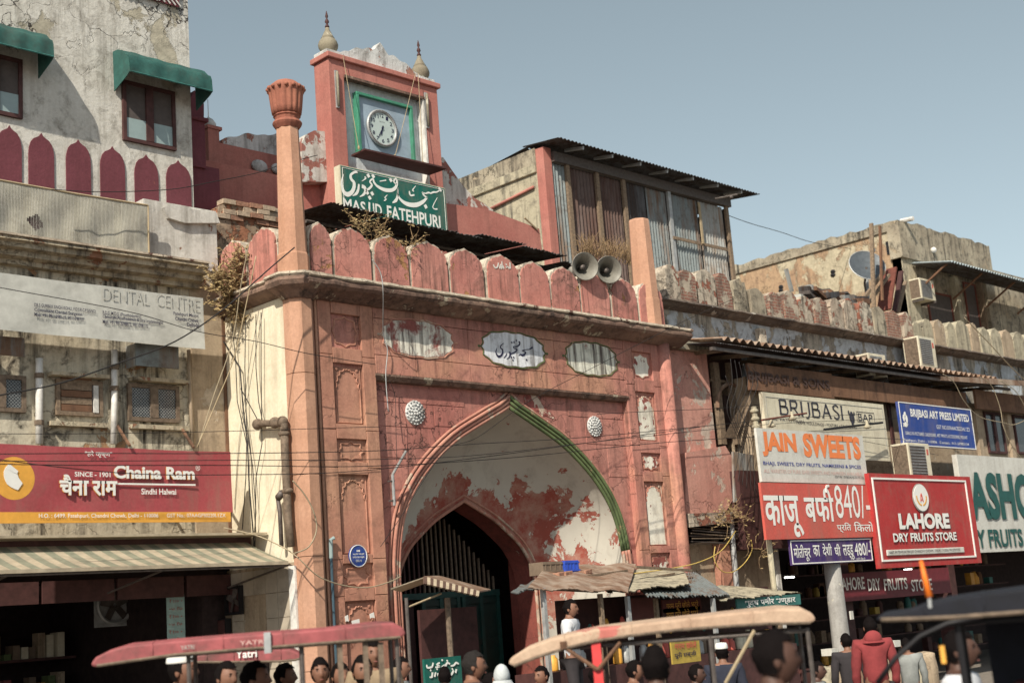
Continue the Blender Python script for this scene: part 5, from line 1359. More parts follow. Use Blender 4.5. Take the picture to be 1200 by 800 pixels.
# windows of the upper storey on the right
for a, b_ in (((1040,470),(1051,552)), ((1152,482),(1180,532)), ((1186,486),(1230,534))):
    x0_, x1_, z0_, z1_ = wrect(a, b_, -.02); z0_ = min(z0_, z1_-.9)
    window(x0_, x1_, z0_, z1_, -.001, mk, M['dark_wood'], M['glass_dark'], 1 if a[0] == 1040 else 2, False)
for x in (1146, 1183):
    a = P(-.05, x, 500); MB().box(a[0]-.1, a[0]+.1, -.08, -.002, 4.6, 6.1).build('window_post', M['beige'], mk)
# shops at street level
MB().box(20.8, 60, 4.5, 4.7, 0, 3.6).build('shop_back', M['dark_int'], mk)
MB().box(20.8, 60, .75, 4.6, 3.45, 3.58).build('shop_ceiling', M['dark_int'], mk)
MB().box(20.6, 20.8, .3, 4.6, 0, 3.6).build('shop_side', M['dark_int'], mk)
MB().box(20.9, 60, -.1, .72, 3.0, P(0,1000,556)[1]-.005).build('shutter_box', M['dark_wood'], mk)
for x in (24.2, 28.6, 33.4): MB().box(x, x+.25, .0, .4, 0, 3.0).build('shop_pier', M['dark_wood'], mk)

# ---- signs on the right
s1 = board('sign_board', 'large cream board lettered BRIJBASI in black serif capitals with a small figure emblem', 'sign', -.62, (893,459), (1036,482), (897,533), M['sign_cream'], .08, .08, .01, M['grey_print'])
S = -.624
def ptx(parent, s, Y, x, y, xr, h, mat, bold=0.0, off=.003, dy=None):
    """one line of text from its top left corner, right end and height (picture units), level on the wall"""
    a = W('Y', Y, x, y); b_ = W('Y', Y, x, y+h); c_ = W('Y', Y, xr, y+(xr-x)*.15)
    return put_text(parent, s, a, Vector((c_.x, a.y, a.z)), Vector((a.x, a.y, b_.z)), mat, bold, 'lettering', off)
def serif_text(parent, s, Y, x, y, xr, h, mat):
    """roman capitals drawn with strokes and bracket serifs"""
    G = {'B': ([[(0,0),(0,1)],[(0,1),(.45,1),(.5,.78),(.42,.55),(0,.54)],[(0,.54),(.52,.52),(.6,.27),(.5,0),(0,0)]], .62),
         'R': ([[(0,0),(0,1)],[(0,1),(.45,1),(.54,.77),(.42,.52),(0,.5)],[(.25,.5),(.62,0)]], .66), 'I': ([[(0,0),(0,1)]], .1),
         'J': ([[(.28,1),(.28,.15),(.15,-.12),(-.05,-.1)]], .34), 'A': ([[(0,0),(.33,1),(.66,0)],[(.14,.36),(.52,.36)]], .68),
         'S': ([[(.5,.85),(.3,1.02),(.05,.9),(.05,.68),(.45,.38),(.5,.15),(.3,-.03),(.02,.1)]], .54)}
    a = W('Y', Y, x, y); zl = W('Y', Y, x, y+h).z; x1_ = W('Y', Y, xr, y+(xr-x)*.15).x
    tot = sum(G[c][1]+.24 for c in s)-.24; kx = (x1_-a.x)/tot; kz = a.z-zl; cur = a.x; mb = MB()
    for c in s:
        for st in G[c][0]:
            pts = [(cur+px_*kx, zl+pz_*kz) for px_, pz_ in st]
            for i in range(len(pts)-1):
                p0, p1 = pts[i], pts[i+1]; vert = abs(p1[1]-p0[1]) > abs(p1[0]-p0[0])
                falling = (p1[0] > p0[0]) == (p1[1] < p0[1])
                w_ = 1.25*(.085 if (vert and (falling or abs(p1[0]-p0[0]) < .02)) else .05)*kz*1.6
                stroke_mb(mb, [p0, p1], [w_, w_], Y-.008, Y)
        if c in 'BRIJA':
            xs = [0, .62, ] if c == 'R' else ([0, .66] if c == 'A' else ([.28] if c == 'J' else [0]))
            for xx in xs:
                if c != 'J': mb.box(cur+(xx-.09)*kx, cur+(xx+.09)*kx, Y-.009, Y-.001, zl-.01*kz, zl+.035*kz)
            if c != 'A': mb.box(cur+(G[c][0][0][0][0]-.09)*kx, cur+(G[c][0][0][0][0]+.09)*kx, Y-.009, Y-.001, zl+.965*kz, zl+1.0*kz)
        cur += (G[c][1]+.24)*kx
    return mb.build('lettering', mat, parent)
M['ink_grey'] = plain('ink_grey', (.035,.035,.05), .6)
serif_text(s1, 'BRIJBASI', S, 913, 468, 987, 16.5, M['ink_grey'])
ptx(s1, 'BAP', S, 1005, 484, 1022, 8.5, M['ink_grey'], 0)
a = W('Y', S, 1003.5, 482); b_ = W('Y', S, 1003.5, 493.5); c_ = W('Y', S, 1024, 485)
mb = MB(); mb.tube([(a.x,S,a.z),(c_.x,S,a.z),(c_.x,S,b_.z),(a.x,S,b_.z)], .006, 4, True); mb.build('logo_frame', M['ink_grey'], s1)
a = W('Y', S, 998, 488); mb = MB()
for dx, dz, rx, rz in ((0,.06,.05,.05),(-.05,-.02,.05,.09),(.05,-.03,.05,.10),(0,-.12,.05,.06),(-.10,.08,.03,.05),(.10,.07,.03,.04)): mb.ell((a.x+dx, S-.004, a.z+dz), rx, .006, rz, 8, 4)
mb.build('emblem', M['ink_grey'], s1)
ptx(s1, 'FRAME MOULDINGS • POSTERS • CALENDARS', S, 933, 493, 1004, 3.5, M['ink_grey']); ptx(s1, '95, FATEHPURI', S, 905, 489.5, 942, 3, M['ink_grey'])
s2 = board('sign_board', 'white board lettered JAIN SWEETS in orange capitals', 'sign', -1.3, (886,501), (1011,514), (891,564), M['sign_white'], .05)
S = -1.304
ptx(s2, 'JAIN', S, 891, 505, 932, 29, M['orange_print'], .05); ptx(s2, 'SWEETS', S, 939.5, 507, 1007, 28, M['orange_print'], .05)
ptx(s2, 'BHAJI, SWEETS, DRY FRUITS, NAMKEENS & SPICES', S, 894, 540, 1010, 5.5, M['blue_print'], .01)
ptx(s2, 'ALL VARIETIES OF PURE GHEE SWEETS AND NAMKEEN AVAILABLE', S, 895, 549, 1011, 4.5, M['pale_print'], 0)
ptx(s2, 'GSTIN : 07BDKPJ6301K1ZL', S, 978, 557, 1013, 3.5, M['ink_grey'], 0)
s3 = board('sign_board', 'bright red board with white Hindi lettering and the price 840/-', 'sign', -1.38, (891,565), (1023,570), (896,632), M['kaju_red'], .05)
S = -1.384
M['pw'] = M['print_white']
ptx(s3, 'काजू', S, 894, 580, 938, 50, M['pw'], .02); ptx(s3, 'बफी', S, 940, 571, 975, 40, M['pw'], .02)
a = W('Y', S, 969, 572); mb = MB(); stroke_mb(mb, [(a.x-.04,a.z-.08),(a.x-.02,a.z+.03),(a.x+.07,a.z+.05)], [.02,.045,.045], S-.012, S); mb.build('lettering', M['pw'], s3)
ptx(s3, '840/-', S, 976, 568, 1017, 39, M['pw'], .0)
ptx(s3, 'पत', S, 979, 616, 992, 9.5, M['pw'], .02) if False else ptx(s3, 'प्रित', S, 980, 612, 997, 12, M['pw'], .01)
ptx(s3, 'िकलो', S, 1000, 611, 1023, 12, M['pw'], .01)
s4 = board('sign_board', 'small purple board with white Hindi lettering and the price 480/-', 'sign', -1.34, (925,632), (1020,630), (930,662), M['sign_purple'], .04, .015, .02)
S = -1.344
for s, x, xr, y, h_ in (('मोतीचूर', 929, 949, 638, 20), ('का', 952, 960, 638.5, 13), ('देशी', 963, 974, 636.5, 15), ('घी', 977, 984, 637, 14), ('लड्डू', 987, 1000, 638, 18), ('480/-', 1000.5, 1019, 636, 15)): ptx(s4, s, S, x, y, xr, h_, M['pw'], .012)
ptx(s4, 'प्रित िकलो', S, 1003, 653, 1014, 3.5, M['pw'])
s5 = board('sign_board', 'blue board lettered BRIJBASI ART PRESS LIMITED in white', 'sign', -.66, (1052,470), (1138,484), (1057,521), M['sign_blue'], .06, .004, .02, M['print_white'])
S = -.664
ptx(s5, 'BRIJBASI ART PRESS LIMITED', S, 1066, 478.5, 1135, 12, M['pw'], .03); ptx(s5, 'GST NO.07AAACB2234L1Z3', S, 1097, 497.5, 1136, 4.5, M['pw'], 0)
ptx(s5, 'DEALS IN: PICTURES, CALENDARS, ART PRINTS, ACCESSORIES, MOUNT', S, 1061, 505, 1134, 4.5, M['pw'], 0); ptx(s5, 'Fatehpuri, Delhi - 110006   Contact : 011-23983134', S, 1059, 513.5, 1136, 4, M['pw'], 0)
a = W('Y', S, 1060, 482); mb = MB()
for dx, dz, rx, rz in ((0,-.05,.05,.05),(-.06,-.14,.05,.08),(.05,-.16,.05,.09),(-.02,-.28,.06,.06)): mb.ell((a.x+dx, S, a.z+dz), rx, .006, rz, 8, 4)
mb.build('emblem', M['pw'], s5); ptx(s5, 'BAP', S, 1058, 495, 1064, 4.5, M['pw'], .02)
s6 = board('sign_board', 'red board lettered LAHORE DRY FRUITS STORE with a round white emblem', 'sign', -1.45, (1018,554), (1137,562.5), (1028,666), M['sign_red'], .10)
S = -1.465
a = W('Y', S, 1021.5, 559); x1_ = W('Y', S, 1132, 566).x; z0_ = W('Y', S, 1031, 658).z; w_ = .035; mb = MB()
for q_ in ((a.x,x1_,a.z-w_,a.z),(a.x,x1_,z0_,z0_+w_),(a.x,a.x+w_,z0_+w_,a.z-w_),(x1_-w_,x1_,z0_+w_,a.z-w_)): mb.box(q_[0],q_[1],S-.006,S+.014,q_[2],q_[3])
mb.build('border', M['print_white'], s6)
S = -1.475
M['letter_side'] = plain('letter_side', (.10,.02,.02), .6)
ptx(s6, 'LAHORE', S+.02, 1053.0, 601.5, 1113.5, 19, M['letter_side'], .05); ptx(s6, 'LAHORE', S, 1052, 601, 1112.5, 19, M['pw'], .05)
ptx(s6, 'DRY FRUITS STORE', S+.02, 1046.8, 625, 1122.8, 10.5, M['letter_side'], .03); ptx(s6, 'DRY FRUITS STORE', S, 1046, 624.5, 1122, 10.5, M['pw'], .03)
e_ = W('Y', S, 1079, 583)
def disc(r, y, mat, par, ex=1.0): return MB().prismY([(e_.x+ex*r*math.cos(math.pi*i/20), e_.z+r*math.sin(math.pi*i/20)) for i in range(40)], y-.01, y).build('emblem', mat, par)
disc(.285, S+.01, M['grey_print'], s6, 1.1); disc(.265, S-.005, M['pw'], s6, 1.1)
for sg_ in (-1,1):
    for k in range(7):
        mb = MB(); an = -.5*math.pi+sg_*(.25+k*.22); c_ = (e_.x+sg_*.0+.19*math.cos(an), S-.018, e_.z+.02+.17*math.sin(an)); mb.ell(c_, .028, .004, .022, 7, 4); mb.build('wreath_leaf', M['gold_print'], s6)
mb = MB(); stroke_mb(mb, [(e_.x-.05,e_.z-.08),(e_.x,e_.z+.08),(e_.x+.05,e_.z-.08)], [.025,.03,.025], S-.022, S-.014); mb.box(e_.x-.03,e_.x+.03,S-.022,S-.014,e_.z-.05,e_.z-.03); mb.build('emblem_letter', M['kaju_red'], s6)
a = W('Y', S, 1039, 644); b_ = W('Y', S, 1130, 645); z1_ = a.z; z0_ = W('Y', S, 1039, 651).z
MB().box(a.x, b_.x, S-.008, S+.02, z0_, z1_).build('address_plate', M['sign_white'], s6, bevel=.02)
ptx(s6, '6667, FATEHPURI MASJID CHANDNI CHOWK, DELHI - 110006, PH:23919101', S-.008, 1042, 645.5, 1127, 4, M['ink_grey'], 0)
s7 = board('sign_board', 'white board with tall dark green lettering beginning ASHO', 'sign', -.95, (1121,532), (1262,548), (1129,648), M['sign_white'], .12, .0, .03, M['teal'])
S = -.965
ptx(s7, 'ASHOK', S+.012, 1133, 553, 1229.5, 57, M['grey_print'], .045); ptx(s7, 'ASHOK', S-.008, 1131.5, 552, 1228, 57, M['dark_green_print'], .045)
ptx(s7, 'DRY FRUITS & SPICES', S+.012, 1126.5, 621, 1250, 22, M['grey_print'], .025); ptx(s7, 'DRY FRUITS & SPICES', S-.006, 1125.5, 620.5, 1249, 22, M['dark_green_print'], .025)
s8 = board('sign_board', 'dim dark red shop board lettered LAHORE DRY FRUITS STORE under the overhang', 'sign', -.25, (984,672), (1112,672), (986,705), plain('sign_maroon', (.16,.02,.03), .5), .06)
ptx(s8, 'LAHORE', -.27, 982, 677, 1013, 15, M['pw'], .02); ptx(s8, 'DRY', -.27, 1016, 678, 1031, 14, M['pw'], .02); ptx(s8, 'FRUITS', -.27, 1035, 678, 1063, 14, M['pw'], .02); ptx(s8, 'STORE', -.27, 1067, 679, 1092, 14, M['pw'], .02)
# frame post carrying the sweet shop boards, white glazed pole with insulators
fp = thing('sign_post', 'battered whitish post carrying the JAIN SWEETS board on its left edge', 'post', (20, -1.25, 0))
a = W('Y', -1.25, 885, 476); b_ = W('Y', -1.25, 897, 700)
MB().tube([(a.x, -1.22, 0), (a.x, -1.22, a.z)], .05, 8).build('post', M['conc_light'], fp)
for k in range(4): MB().lathe((a.x, -1.22, a.z-.12-k*.14), [(.05,0),(.075,.02),(.08,.05),(.05,.08)], 12).build('insulator', M['conc_light'], fp, smooth=True)
MB().tube([W('Y',-1.2,893,492), W('Y',-1.0,945,484)], .02, 6).build('cross_arm', M['red_timber'], fp)
MB().tube([W('Y',-1.1,966,503), W('Y',-.9,1034,495)], .025, 6).build('cross_arm', M['black'], fp)
for x, y in ((928,487),(1016,497),(904,495)):
    c_ = W('Y', -1.1, x, y); MB().lathe(c_, [(.02,.08),(.03,.0),(.06,-.03),(.08,-.07),(.02,-.09)], 10).build('insulator', M['conc_light'], fp, smooth=True)
pp = thing('street_pole', 'thick grey steel pole with flaking paint standing under the purple board', 'pole', (22.2, -1.15, 0))
a = W('Y', -1.15, 975, 662)
M['pole'] = wallmat('pole', (.36,.35,.33), (.28,.27,.26), (.12,.11,.1), .5, (.58,.55,.46), .62, 4, 0, .5, .3, seed=87)
MB().lathe((a.x, -1.15, 0), [(.2,0),(.2,.25),(.18,.27),(.16,1.9),(.15,2.75)], 14).build('shaft', M['pole'], pp, smooth=True)
MB().box(a.x+.11, a.x+.2, -1.35, -1.32, 1.6, 1.75).build('notice', M['sign_white'], pp)
# air conditioners
def ac_unit(label, Y, px, py, w, h, d, grille_side=True):
    c_ = W('Y', Y, px, py); a_ = thing('air_conditioner', label, 'air conditioner', (c_.x+w/2, Y+d/2, c_.z-h), 'air conditioner units')
    x0_, x1_, z1_ = c_.x, c_.x+w, c_.z; z0_ = z1_-h
    MB().box(x0_, x1_, Y, Y+d, z0_, z1_).build('casing', M['sign_cream'], a_, bevel=.012)
    MB().box(x0_+.06, x1_-.22*w-.02, Y-.012, Y-.002, z0_+.06, z1_-.06).build('grille_panel', M['iron'], a_)
    n_ = 14
    mb = MB()
    for k in range(n_): z = z0_+.07+(h-.14)*k/(n_-1); mb.box(x0_+.06, x1_-.22*w-.02, Y-.02, Y-.0125, z-.006, z+.006)
    g_ = mb.build('grille_bars', M['grey_metal'], a_); g_['kind'] = 'stuff'
    mb = MB()
    for k in range(12): y_ = Y+.04+(d-.08)*k/11; mb.box(x0_-.01, x0_-.001, y_-.008, y_+.008, z0_+.05, z1_-.05)
    mb.box(x0_-.006, x0_-.0005, Y+.03, Y+d-.03, z0_+.04, z1_-.04)
    g_ = mb.build('side_louvre', M['rustpipe'], a_); g_['kind'] = 'stuff'
    MB().box(x1_-.14, x1_-.07, Y-.006, Y-.001, z1_-.24, z1_-.12).build('rating_label', M['kaju_red'], a_)
    MB().box(x0_+.03, x0_+.09, Y-.02, Y+d+.1, z0_-.06, z0_-.001).build('bracket', M['iron'], a_); MB().box(x1_-.09, x1_-.03, Y-.02, Y+d+.1, z0_-.06, z0_-.001).build('bracket', M['iron'], a_)
    return a_
ac_unit('cream air conditioner standing on the awning roof below the plaster merlons', .10, 1075, 393, .78, .72, .40)
ac_unit('small white air conditioner half hidden behind the wavy awning edge', -.1, 1017, 413, .72, .5, .36)
ac_unit('cream air conditioner wedged under the blue BRIJBASI ART PRESS board', -.95, 1063, 518, .90, .95, .40)
# far rooftop building
FYY = 4.0
fb = thing('rooftop_building', 'flaking orange plastered rooftop building with a tin sunshade at the far right', 'building', (40, 8, 7.9))
cx0, fz1 = P(FYY, 1050, 258); 
MB().box(cx0, cx0+.3, FYY+.01, 10.6, 7, fz1-.02).build('side_wall', M['far_wall'], fb)
def ragged(x0_, x1_, y0, y1, z0, z1, n, axis, sd_):
    r_ = random.Random(sd_); pts = [(0, z0)]+[(i/n, z1+r_.uniform(-.05,.05)) for i in range(n+1)]+[(1, z0)]
    if axis == 'X': return MB().prismY([(x0_+(x1_-x0_)*a, z) for a, z in pts], y0, y1)
    return MB().prismX([(y0+(y1-y0)*a, z) for a, z in pts], x0_, x1_)
ragged(cx0-.06, cx0+.35, FYY-.05, 10.7, fz1-.28, fz1+.0, 30, 'Y', 3).build('parapet', M['conc'], fb)
xe = P(FYY, 1155, 285)[0]
ragged(cx0-.09, xe, FYY-.10, FYY+.3, fz1-1.15, fz1+.0, 30, 'X', 4).build('parapet', M['conc'], fb)
MB().box(cx0, cx0+.75, FYY-.02, FYY+.3, 7, fz1-1.151).build('corner_pier', M['conc_light'], fb)
MB().box(cx0+.75, xe+6, FYY+.5, FYY+.8, 7, fz1-.5).build('back_wall', M['conc'], fb)
MB().box(xe, xe+9, FYY+.2, FYY+.8, 7, fz1-.8).build('far_parapet', M['conc'], fb)
MB().box(cx0-.1, cx0+.5, FYY-.12, FYY+.4, fz1-1.30, fz1-1.152).build('ledge', M['conc'], fb) if False else None
wn_ = [((1085,340),(1120,390)),((1128,330),(1150,388)),((1160,335),(1185,390)),((1190,340),(1225,395))]
for a, b_ in wn_:
    x0_, x1_, z0_, z1_ = wrect(a, b_, FYY+.48); window(x0_, x1_, z1_-1.9, z1_, FYY+.499, fb, M['red_timber'], M['curtain'], 1, False)
for x in (1122, 1152, 1187):
    a = P(FYY+.4, x, 360); MB().box(a[0]-.12, a[0]+.12, FYY+.3, FYY+.498, 7, a[1]+1).build('pillar', M['old_timber' if x != 1122 else 'conc_light'], fb)
a = W('Y', FYY-1.0, 1062, 300); b2 = W('Y', FYY-1.0, 1190, 324); zz_ = a.z
MB().corr((cx0+.45, FYY-.06, zz_+.30), (7.6, 0, -.02), (0, -1.25, -.25), 46, .035, .006, 6).build('sunshade', plain('tin_pale', (.40,.47,.50), .5, .2, dirt=.2), fb)
MB().corr((cx0+.47, FYY-.06, zz_+.275), (7.56, 0, -.02), (0, -1.22, -.25), 46, .035, .004, 6).build('underside_shade', M['tin_dark'], fb)  # second sheet added below: the underside's shade is put into its colour
for k in range(4): MB().bar((cx0+.6+k*2.2, FYY-1.1, zz_+.05), (cx0+.6+k*2.2, FYY-.05, zz_-.55), .05).build('strut', M['rusty'], fb)
b = MB(); b.tube([W('Y',FYY,1056,259), W('Y',FYY-.4,1070,256)], .07, 8); b.build('spout', M['white_paint'], fb)
MB().ell(W('Y', FYY-.15, 1094, 293), .09,.09,.09, 10, 6).build('bulkhead_lamp', M['white_paint'], fb, smooth=True)
for x, y in ((976,318),(976,322),(915,336),(915,340)):
    c_ = W('X', cx0-.02, x, y); MB().ell(c_, .03,.09,.06, 8, 5).build('wall_vent', M['black'], fb)
c_ = W('X', cx0-.01, 1043, 290); MB().box(cx0-.02, cx0-.001, c_.y-.15, c_.y+.12, c_.z-.2, c_.z+.2).build('niche', M['black'], fb)
MB().box(29.5, 60, 12.05, 13, 7, 8.5).build('back_parapet', M['conc'], fb) if False else None
ac_unit('boxy window air conditioner propped under the tin sunshade of the rooftop building', FYY-.35, 1077, 325, .85, .62, .7)
# satellite dish
sdp = W('Y', 3.2, 1017, 309)
ds = thing('satellite_dish', 'grey satellite dish beside the leaning poles on the orange wall', 'satellite dish', (sdp.x, 3.3, cz))
nrm = Vector((-.55,-.70,.42)).normalized(); u_ = nrm.cross(Vector((0,0,1))).normalized(); v_ = u_.cross(nrm)
M['dish'] = plain('dish', (.09,.105,.12), .5, .2)
def dsh(u, v, o=0): 
    a_ = 2*math.pi*u; r_ = .5*v; return sdp + (u_*math.cos(a_)+v_*math.sin(a_))*r_ + nrm*(.42*r_*r_-.16+o)
b = MB(); b.grid(lambda u, v: dsh(u, max(v,.002)), 28, 8); b.build('dish', M['dish'], ds, smooth=True)
b = MB(); b.tube([dsh(i/28, 1, .0) for i in range(28)], .014, 5, True); b.build('dish_rim', M['grey_metal'], ds)
b = MB(); b.tube([dsh(.75,1), sdp+nrm*.55], .015, 5); b.tube([sdp-nrm*.14, (sdp.x+.05, 3.4, sdp.z-.5), (sdp.x+.05, 3.4, cz)], .03, 6); b.build('mast', M['iron'], ds)
MB().ell(sdp+nrm*.56, .05,.05,.07, 8, 6).build('receiver', M['grey_metal'], ds)
# leaning timbers
for k, (a, b_, w_, mt, lb_) in enumerate((((1021,262),(1024,360),.10,'old_timber','tall grey upright pole before the dish'),((1031,265),(1034,352),.06,'rusty','slim rusty upright rod right of the tall pole'),
    ((1036,318),(1003,362),.08,'old_timber','long pale stick leaning left over the ruined parapet'),((1042,322),(1010,366),.07,'old_timber','second pale stick leaning left just under the longest'),
    ((1043,315),(1036,364),.42,'red_timber','broad reddish brown plank leaning by the corner pier'),((1056,318),(1048,366),.14,'dark_wood','dark narrow plank leaning against the corner pier'),((1061,330),(1052,367),.10,'old_timber','short grey plank leaning rightmost of the pile'),
    ((921,315),(928,342),.08,'tin_grey','lone slanted grey strip standing on the parapet'),((1015,305),(1018,360),.06,'grey_metal','short pale upright rod just left of the tall pole'))):
    Y_ = 2.6+.15*k
    mb = MB(); mb.bar(W('Y', Y_, *a), W('Y', Y_, *b_), w_, .06 if w_ > .09 else w_); tag(mb.build('timber', M[mt]), lb_, 'timber', 'timber and rods stacked on the market roof')
# clutter on the roof
jk = thing('scrap_heap', 'dark heap of scrap and sheeting on the roof behind the ruined merlons', 'scrap', (30, 2, cz), None)
for k in range(26):
    x = rnd.uniform(930, 1010); c_ = W('Y', rnd.uniform(1.4, 2.4), x, 342+ (x-930)*.12+rnd.uniform(-5,6))
    a_ = rnd.uniform(-.6,.6); MB().obox(c_, Vector((math.cos(a_),.2,math.sin(a_)*.4))*rnd.uniform(.12,.4), Vector((0,.15,.02)), Vector((-.05,0,1))*rnd.uniform(.02,.07)).build('scrap_piece', M[rnd.choice(['iron','tin_grey','rusty','tin_dark','tarp_white'])], jk)
MB().box(c_.x-3, c_.x+1.5, 1.3, 2.6, cz+.0, cz+.35).build('heap_base', M['tin_dark'], jk)
# ---------------------------------------------------------------- stalls before the gate
st = thing('market_stall', 'makeshift stall with overlapping tin and cloth roof sheets against the right gate pier', 'stall', (17, -.9, 0))
def sheet(name, pix, Ys, mat, corr=False, wav=.015, th=.012, seed=1):
    """roof sheet from picture corners: back-left, back-right, front-right, front-left, each with its depth"""
    A, B, C_, D = [W('Y', y, *p) for p, y in zip(pix, Ys)]
    r_ = random.Random(seed); ph = r_.uniform(0, 6); k = r_.uniform(11, 19)
    rag = [r_.uniform(-.05,.05) for _ in range(60)]
    def f(u, v, o=0):
        top = A.lerp(B, u); bot = D.lerp(C_, u); q = top.lerp(bot, v)
        q.z += (wav*math.sin(u*(160 if corr else k)+ph) + wav*.5*math.sin(v*7+ph)*(0 if corr else 1) - o)
        if v > .99: q.y += rag[int(u*59)]*.6; q.z += rag[int(u*59)]*.3
        return q
    mb = MB(); nu = 150 if corr else 44; mb.grid(lambda u, v: f(u, v), nu, 8); n0 = len(mb.f)
    mb.grid(lambda u, v: f(u, v, th), nu, 8)
    return mb.build(name, M[mat], st, smooth=False)
sheet('roof_sheet', [(640,664),(745,660),(735,693),(618,690)], [-.12,-.12,-1.7,-1.6], 'asbestos', seed=3)
sheet('roof_sheet', [(690,672),(800,664),(808,684),(712,695)], [-.15,-.15,-1.45,-1.6], 'conc_light', seed=4)
sheet('roof_sheet', [(735,676),(815,670),(856,697),(760,699)], [-.2,-.2,-1.6,-1.75], 'tin_blue', True, .012, seed=5)
sheet('roof_sheet', [(800,683),(850,686),(938,693),(845,702)], [-.2,-.2,-1.5,-1.7], 'conc_light', seed=6)
sheet('roof_sheet', [(610,686),(640,676),(634,688),(599,695)], [-.5,-.5,-1.3,-1.4], 'tin_blue', seed=7)
for k, (a, b_, w_) in enumerate((((652,680),(735,668),.03),((700,688),(790,672),.04),((730,690),(800,676),.05),((745,664),(810,668),.04),((640,690),(700,693),.03))):
    MB().bar(W('Y',-.9,*a), W('Y',-.6,*b_), w_).build('roof_batten', M['old_timber'], st)
for k, (x, y, Y_) in enumerate(((636,690,-1.5),(703,697,-1.5),(735,700,-1.5),(768,702,-1.4),(835,702,-1.6),(912,712,-1.4))):
    a = W('Y', Y_, x, y); MB().box(a.x-.03, a.x+.03, Y_-.03, Y_+.03, 0, a.z+.02).build('post', M['grey_metal' if k % 2 == 0 else 'old_timber'], st)
MB().box(15.4, 21, -.40, -.36, .0, 2.3).build('back_board', M['dark_wood'], st)
MB().box(13.9, 20.3, -1.35, -.9, 0, 1.3).build('counter', M['dark_wood'], st)
M['yellow_board'] = plain('yellow_board', (.42,.30,.06), .6, dirt=.3); M['maroon_board'] = plain('maroon_board', (.12,.03,.025), .6)
x_, xx_, z_, zz2 = (lambda a, b: (a.x, b.x, b.z, a.z))(W('Y',-.9,736,701), W('Y',-.9,768,727)); MB().box(x_, xx_, -.9, -.87, z_, zz2).build('dim_panel', M['maroon_board'], st)
pnl = [((776,703),(822,712),'maroon_board'),((776,713),(822,724),'dark_wood')]
for a, b_, mt in pnl:
    p0, p1 = W('Y',-.9,*a), W('Y',-.9,*b_); o_ = MB().box(p0.x, p1.x, -.9, -.87, p1.z-.03, p0.z).build('price_panel', M[mt], st)
    put_text(o_, 'गरम पूरी छोले भटूरे', Vector((p0.x+.08,-.905,p0.z-.03)), Vector((p1.x-.08,-.905,p0.z-.03)), Vector((p0.x+.08,-.905,p1.z)), M['gold_print'], 0, off=.004)
# hanging goods on the stall
for k in range(22):
    x = 15.6+k*.22+rnd.uniform(-.05,.05); z = 2.05-rnd.uniform(0,.2); 
    mt = rnd.choice(['gold_print','kaju_red','sign_cream','teal','brown_card','yellow_board'])
    MB().ell((x, -.75+rnd.uniform(-.1,.1), z-.12), .05, .04, .11, 8, 6).build('hanging_packet', M[mt], st)
for k in range(26):
    x = 14.55+k*.21+rnd.uniform(-.03,.03); h_ = rnd.uniform(.12,.26)
    MB().lathe((x, -1.1+rnd.uniform(-.1,.1), 1.3), [(.07,0),(.075,.02),(.07,h_),(.04,h_+.03),(.045,h_+.05)], 10).build('jar', M[rnd.choice(['gold_print','brown_card','sign_cream','kaju_red','grey_metal'])], st, smooth=True)
gs = board('sign_board', 'teal cloth sign in white Hindi hung on the right end of the stall roof', 'sign', -1.55, (863,701), (938,700), (864,714), M['teal'], .03)
ptx(gs, 'शुद्ध पनीर भण्डार', -1.56, 872, 701.5, 933, 10.5, M['pw'], .02, .004)
yb = board('sign_board', 'small yellow board with dark Hindi lettering at the back of the stall', 'sign', -2.0, (786,748), (819,746), (788,778), M['yellow_board'], .03)
ptx(yb, 'गरम छोले', -2.01, 790, 752, 816, 9, M['kaju_red'], .01, .004); ptx(yb, 'पूरी सब्जी', -2.01, 790, 764, 816, 8, M['ink'], .01, .004)
def crate(name, label, Y, tl, br_, mat, cat, d=.3):
    a, b_ = W('Y', Y, *tl), W('Y', Y, *br_); t_ = thing(name, label, cat, ((a.x+b_.x)/2, Y+d/2, b_.z))
    x0_, x1_, z0_, z1_ = a.x, b_.x, b_.z, a.z; w_ = .012
    mb = MB(); mb.box(x0_,x1_,Y,Y+w_,z0_,z1_); mb.box(x0_,x1_,Y+d-w_,Y+d,z0_,z1_); mb.box(x0_,x0_+w_,Y+w_,Y+d-w_,z0_,z1_); mb.box(x1_-w_,x1_,Y+w_,Y+d-w_,z0_,z1_); mb.box(x0_+w_,x1_-w_,Y+w_,Y+d-w_,z0_,z0_+w_)
    mb.build('crate_wall', M[mat], t_)
    for z in (z0_+.05, z1_-.03): MB().box(x0_-.012, x1_+.012, Y-.012, Y-.001, z-.012, z+.012).build('crate_rib', M[mat], t_)
    for k in range(4): x = x0_+(x1_-x0_)*(k+.5)/4; MB().box(x-.01, x+.01, Y-.010, Y-.001, z0_+.065, z1_-.045).build('crate_rib', M[mat], t_)
    MB().box(x0_+w_, x1_-w_, Y+w_, Y+d-w_, z1_-.06, z1_-.05).build('contents', M['black'], t_)
crate('crate', 'bright blue plastic crate lying on the stall roof beside the arch', -.55, (662,656.5), (679,671), 'blue_plastic', 'crate')
crate('box', 'worn brown box left of the blue crate on the stall roof', -.5, (636,658), (660,672), 'brown_card', 'box')
for k, (x, y) in enumerate(((663,672),(686,670),(655,673))):
    c_ = W('Y', -.62, x, y); mb = MB(); mb.obox(c_, (.10,.02,.01), (-.02,.06,0), (0,0,.035)); tag(mb.build('brick', M['brick'], bevel=.01), ['loose brick lying just under the blue crate','loose brick right of the blue crate','loose brick in front of the brown box'][k], 'brick', 'loose bricks on the stall roof')
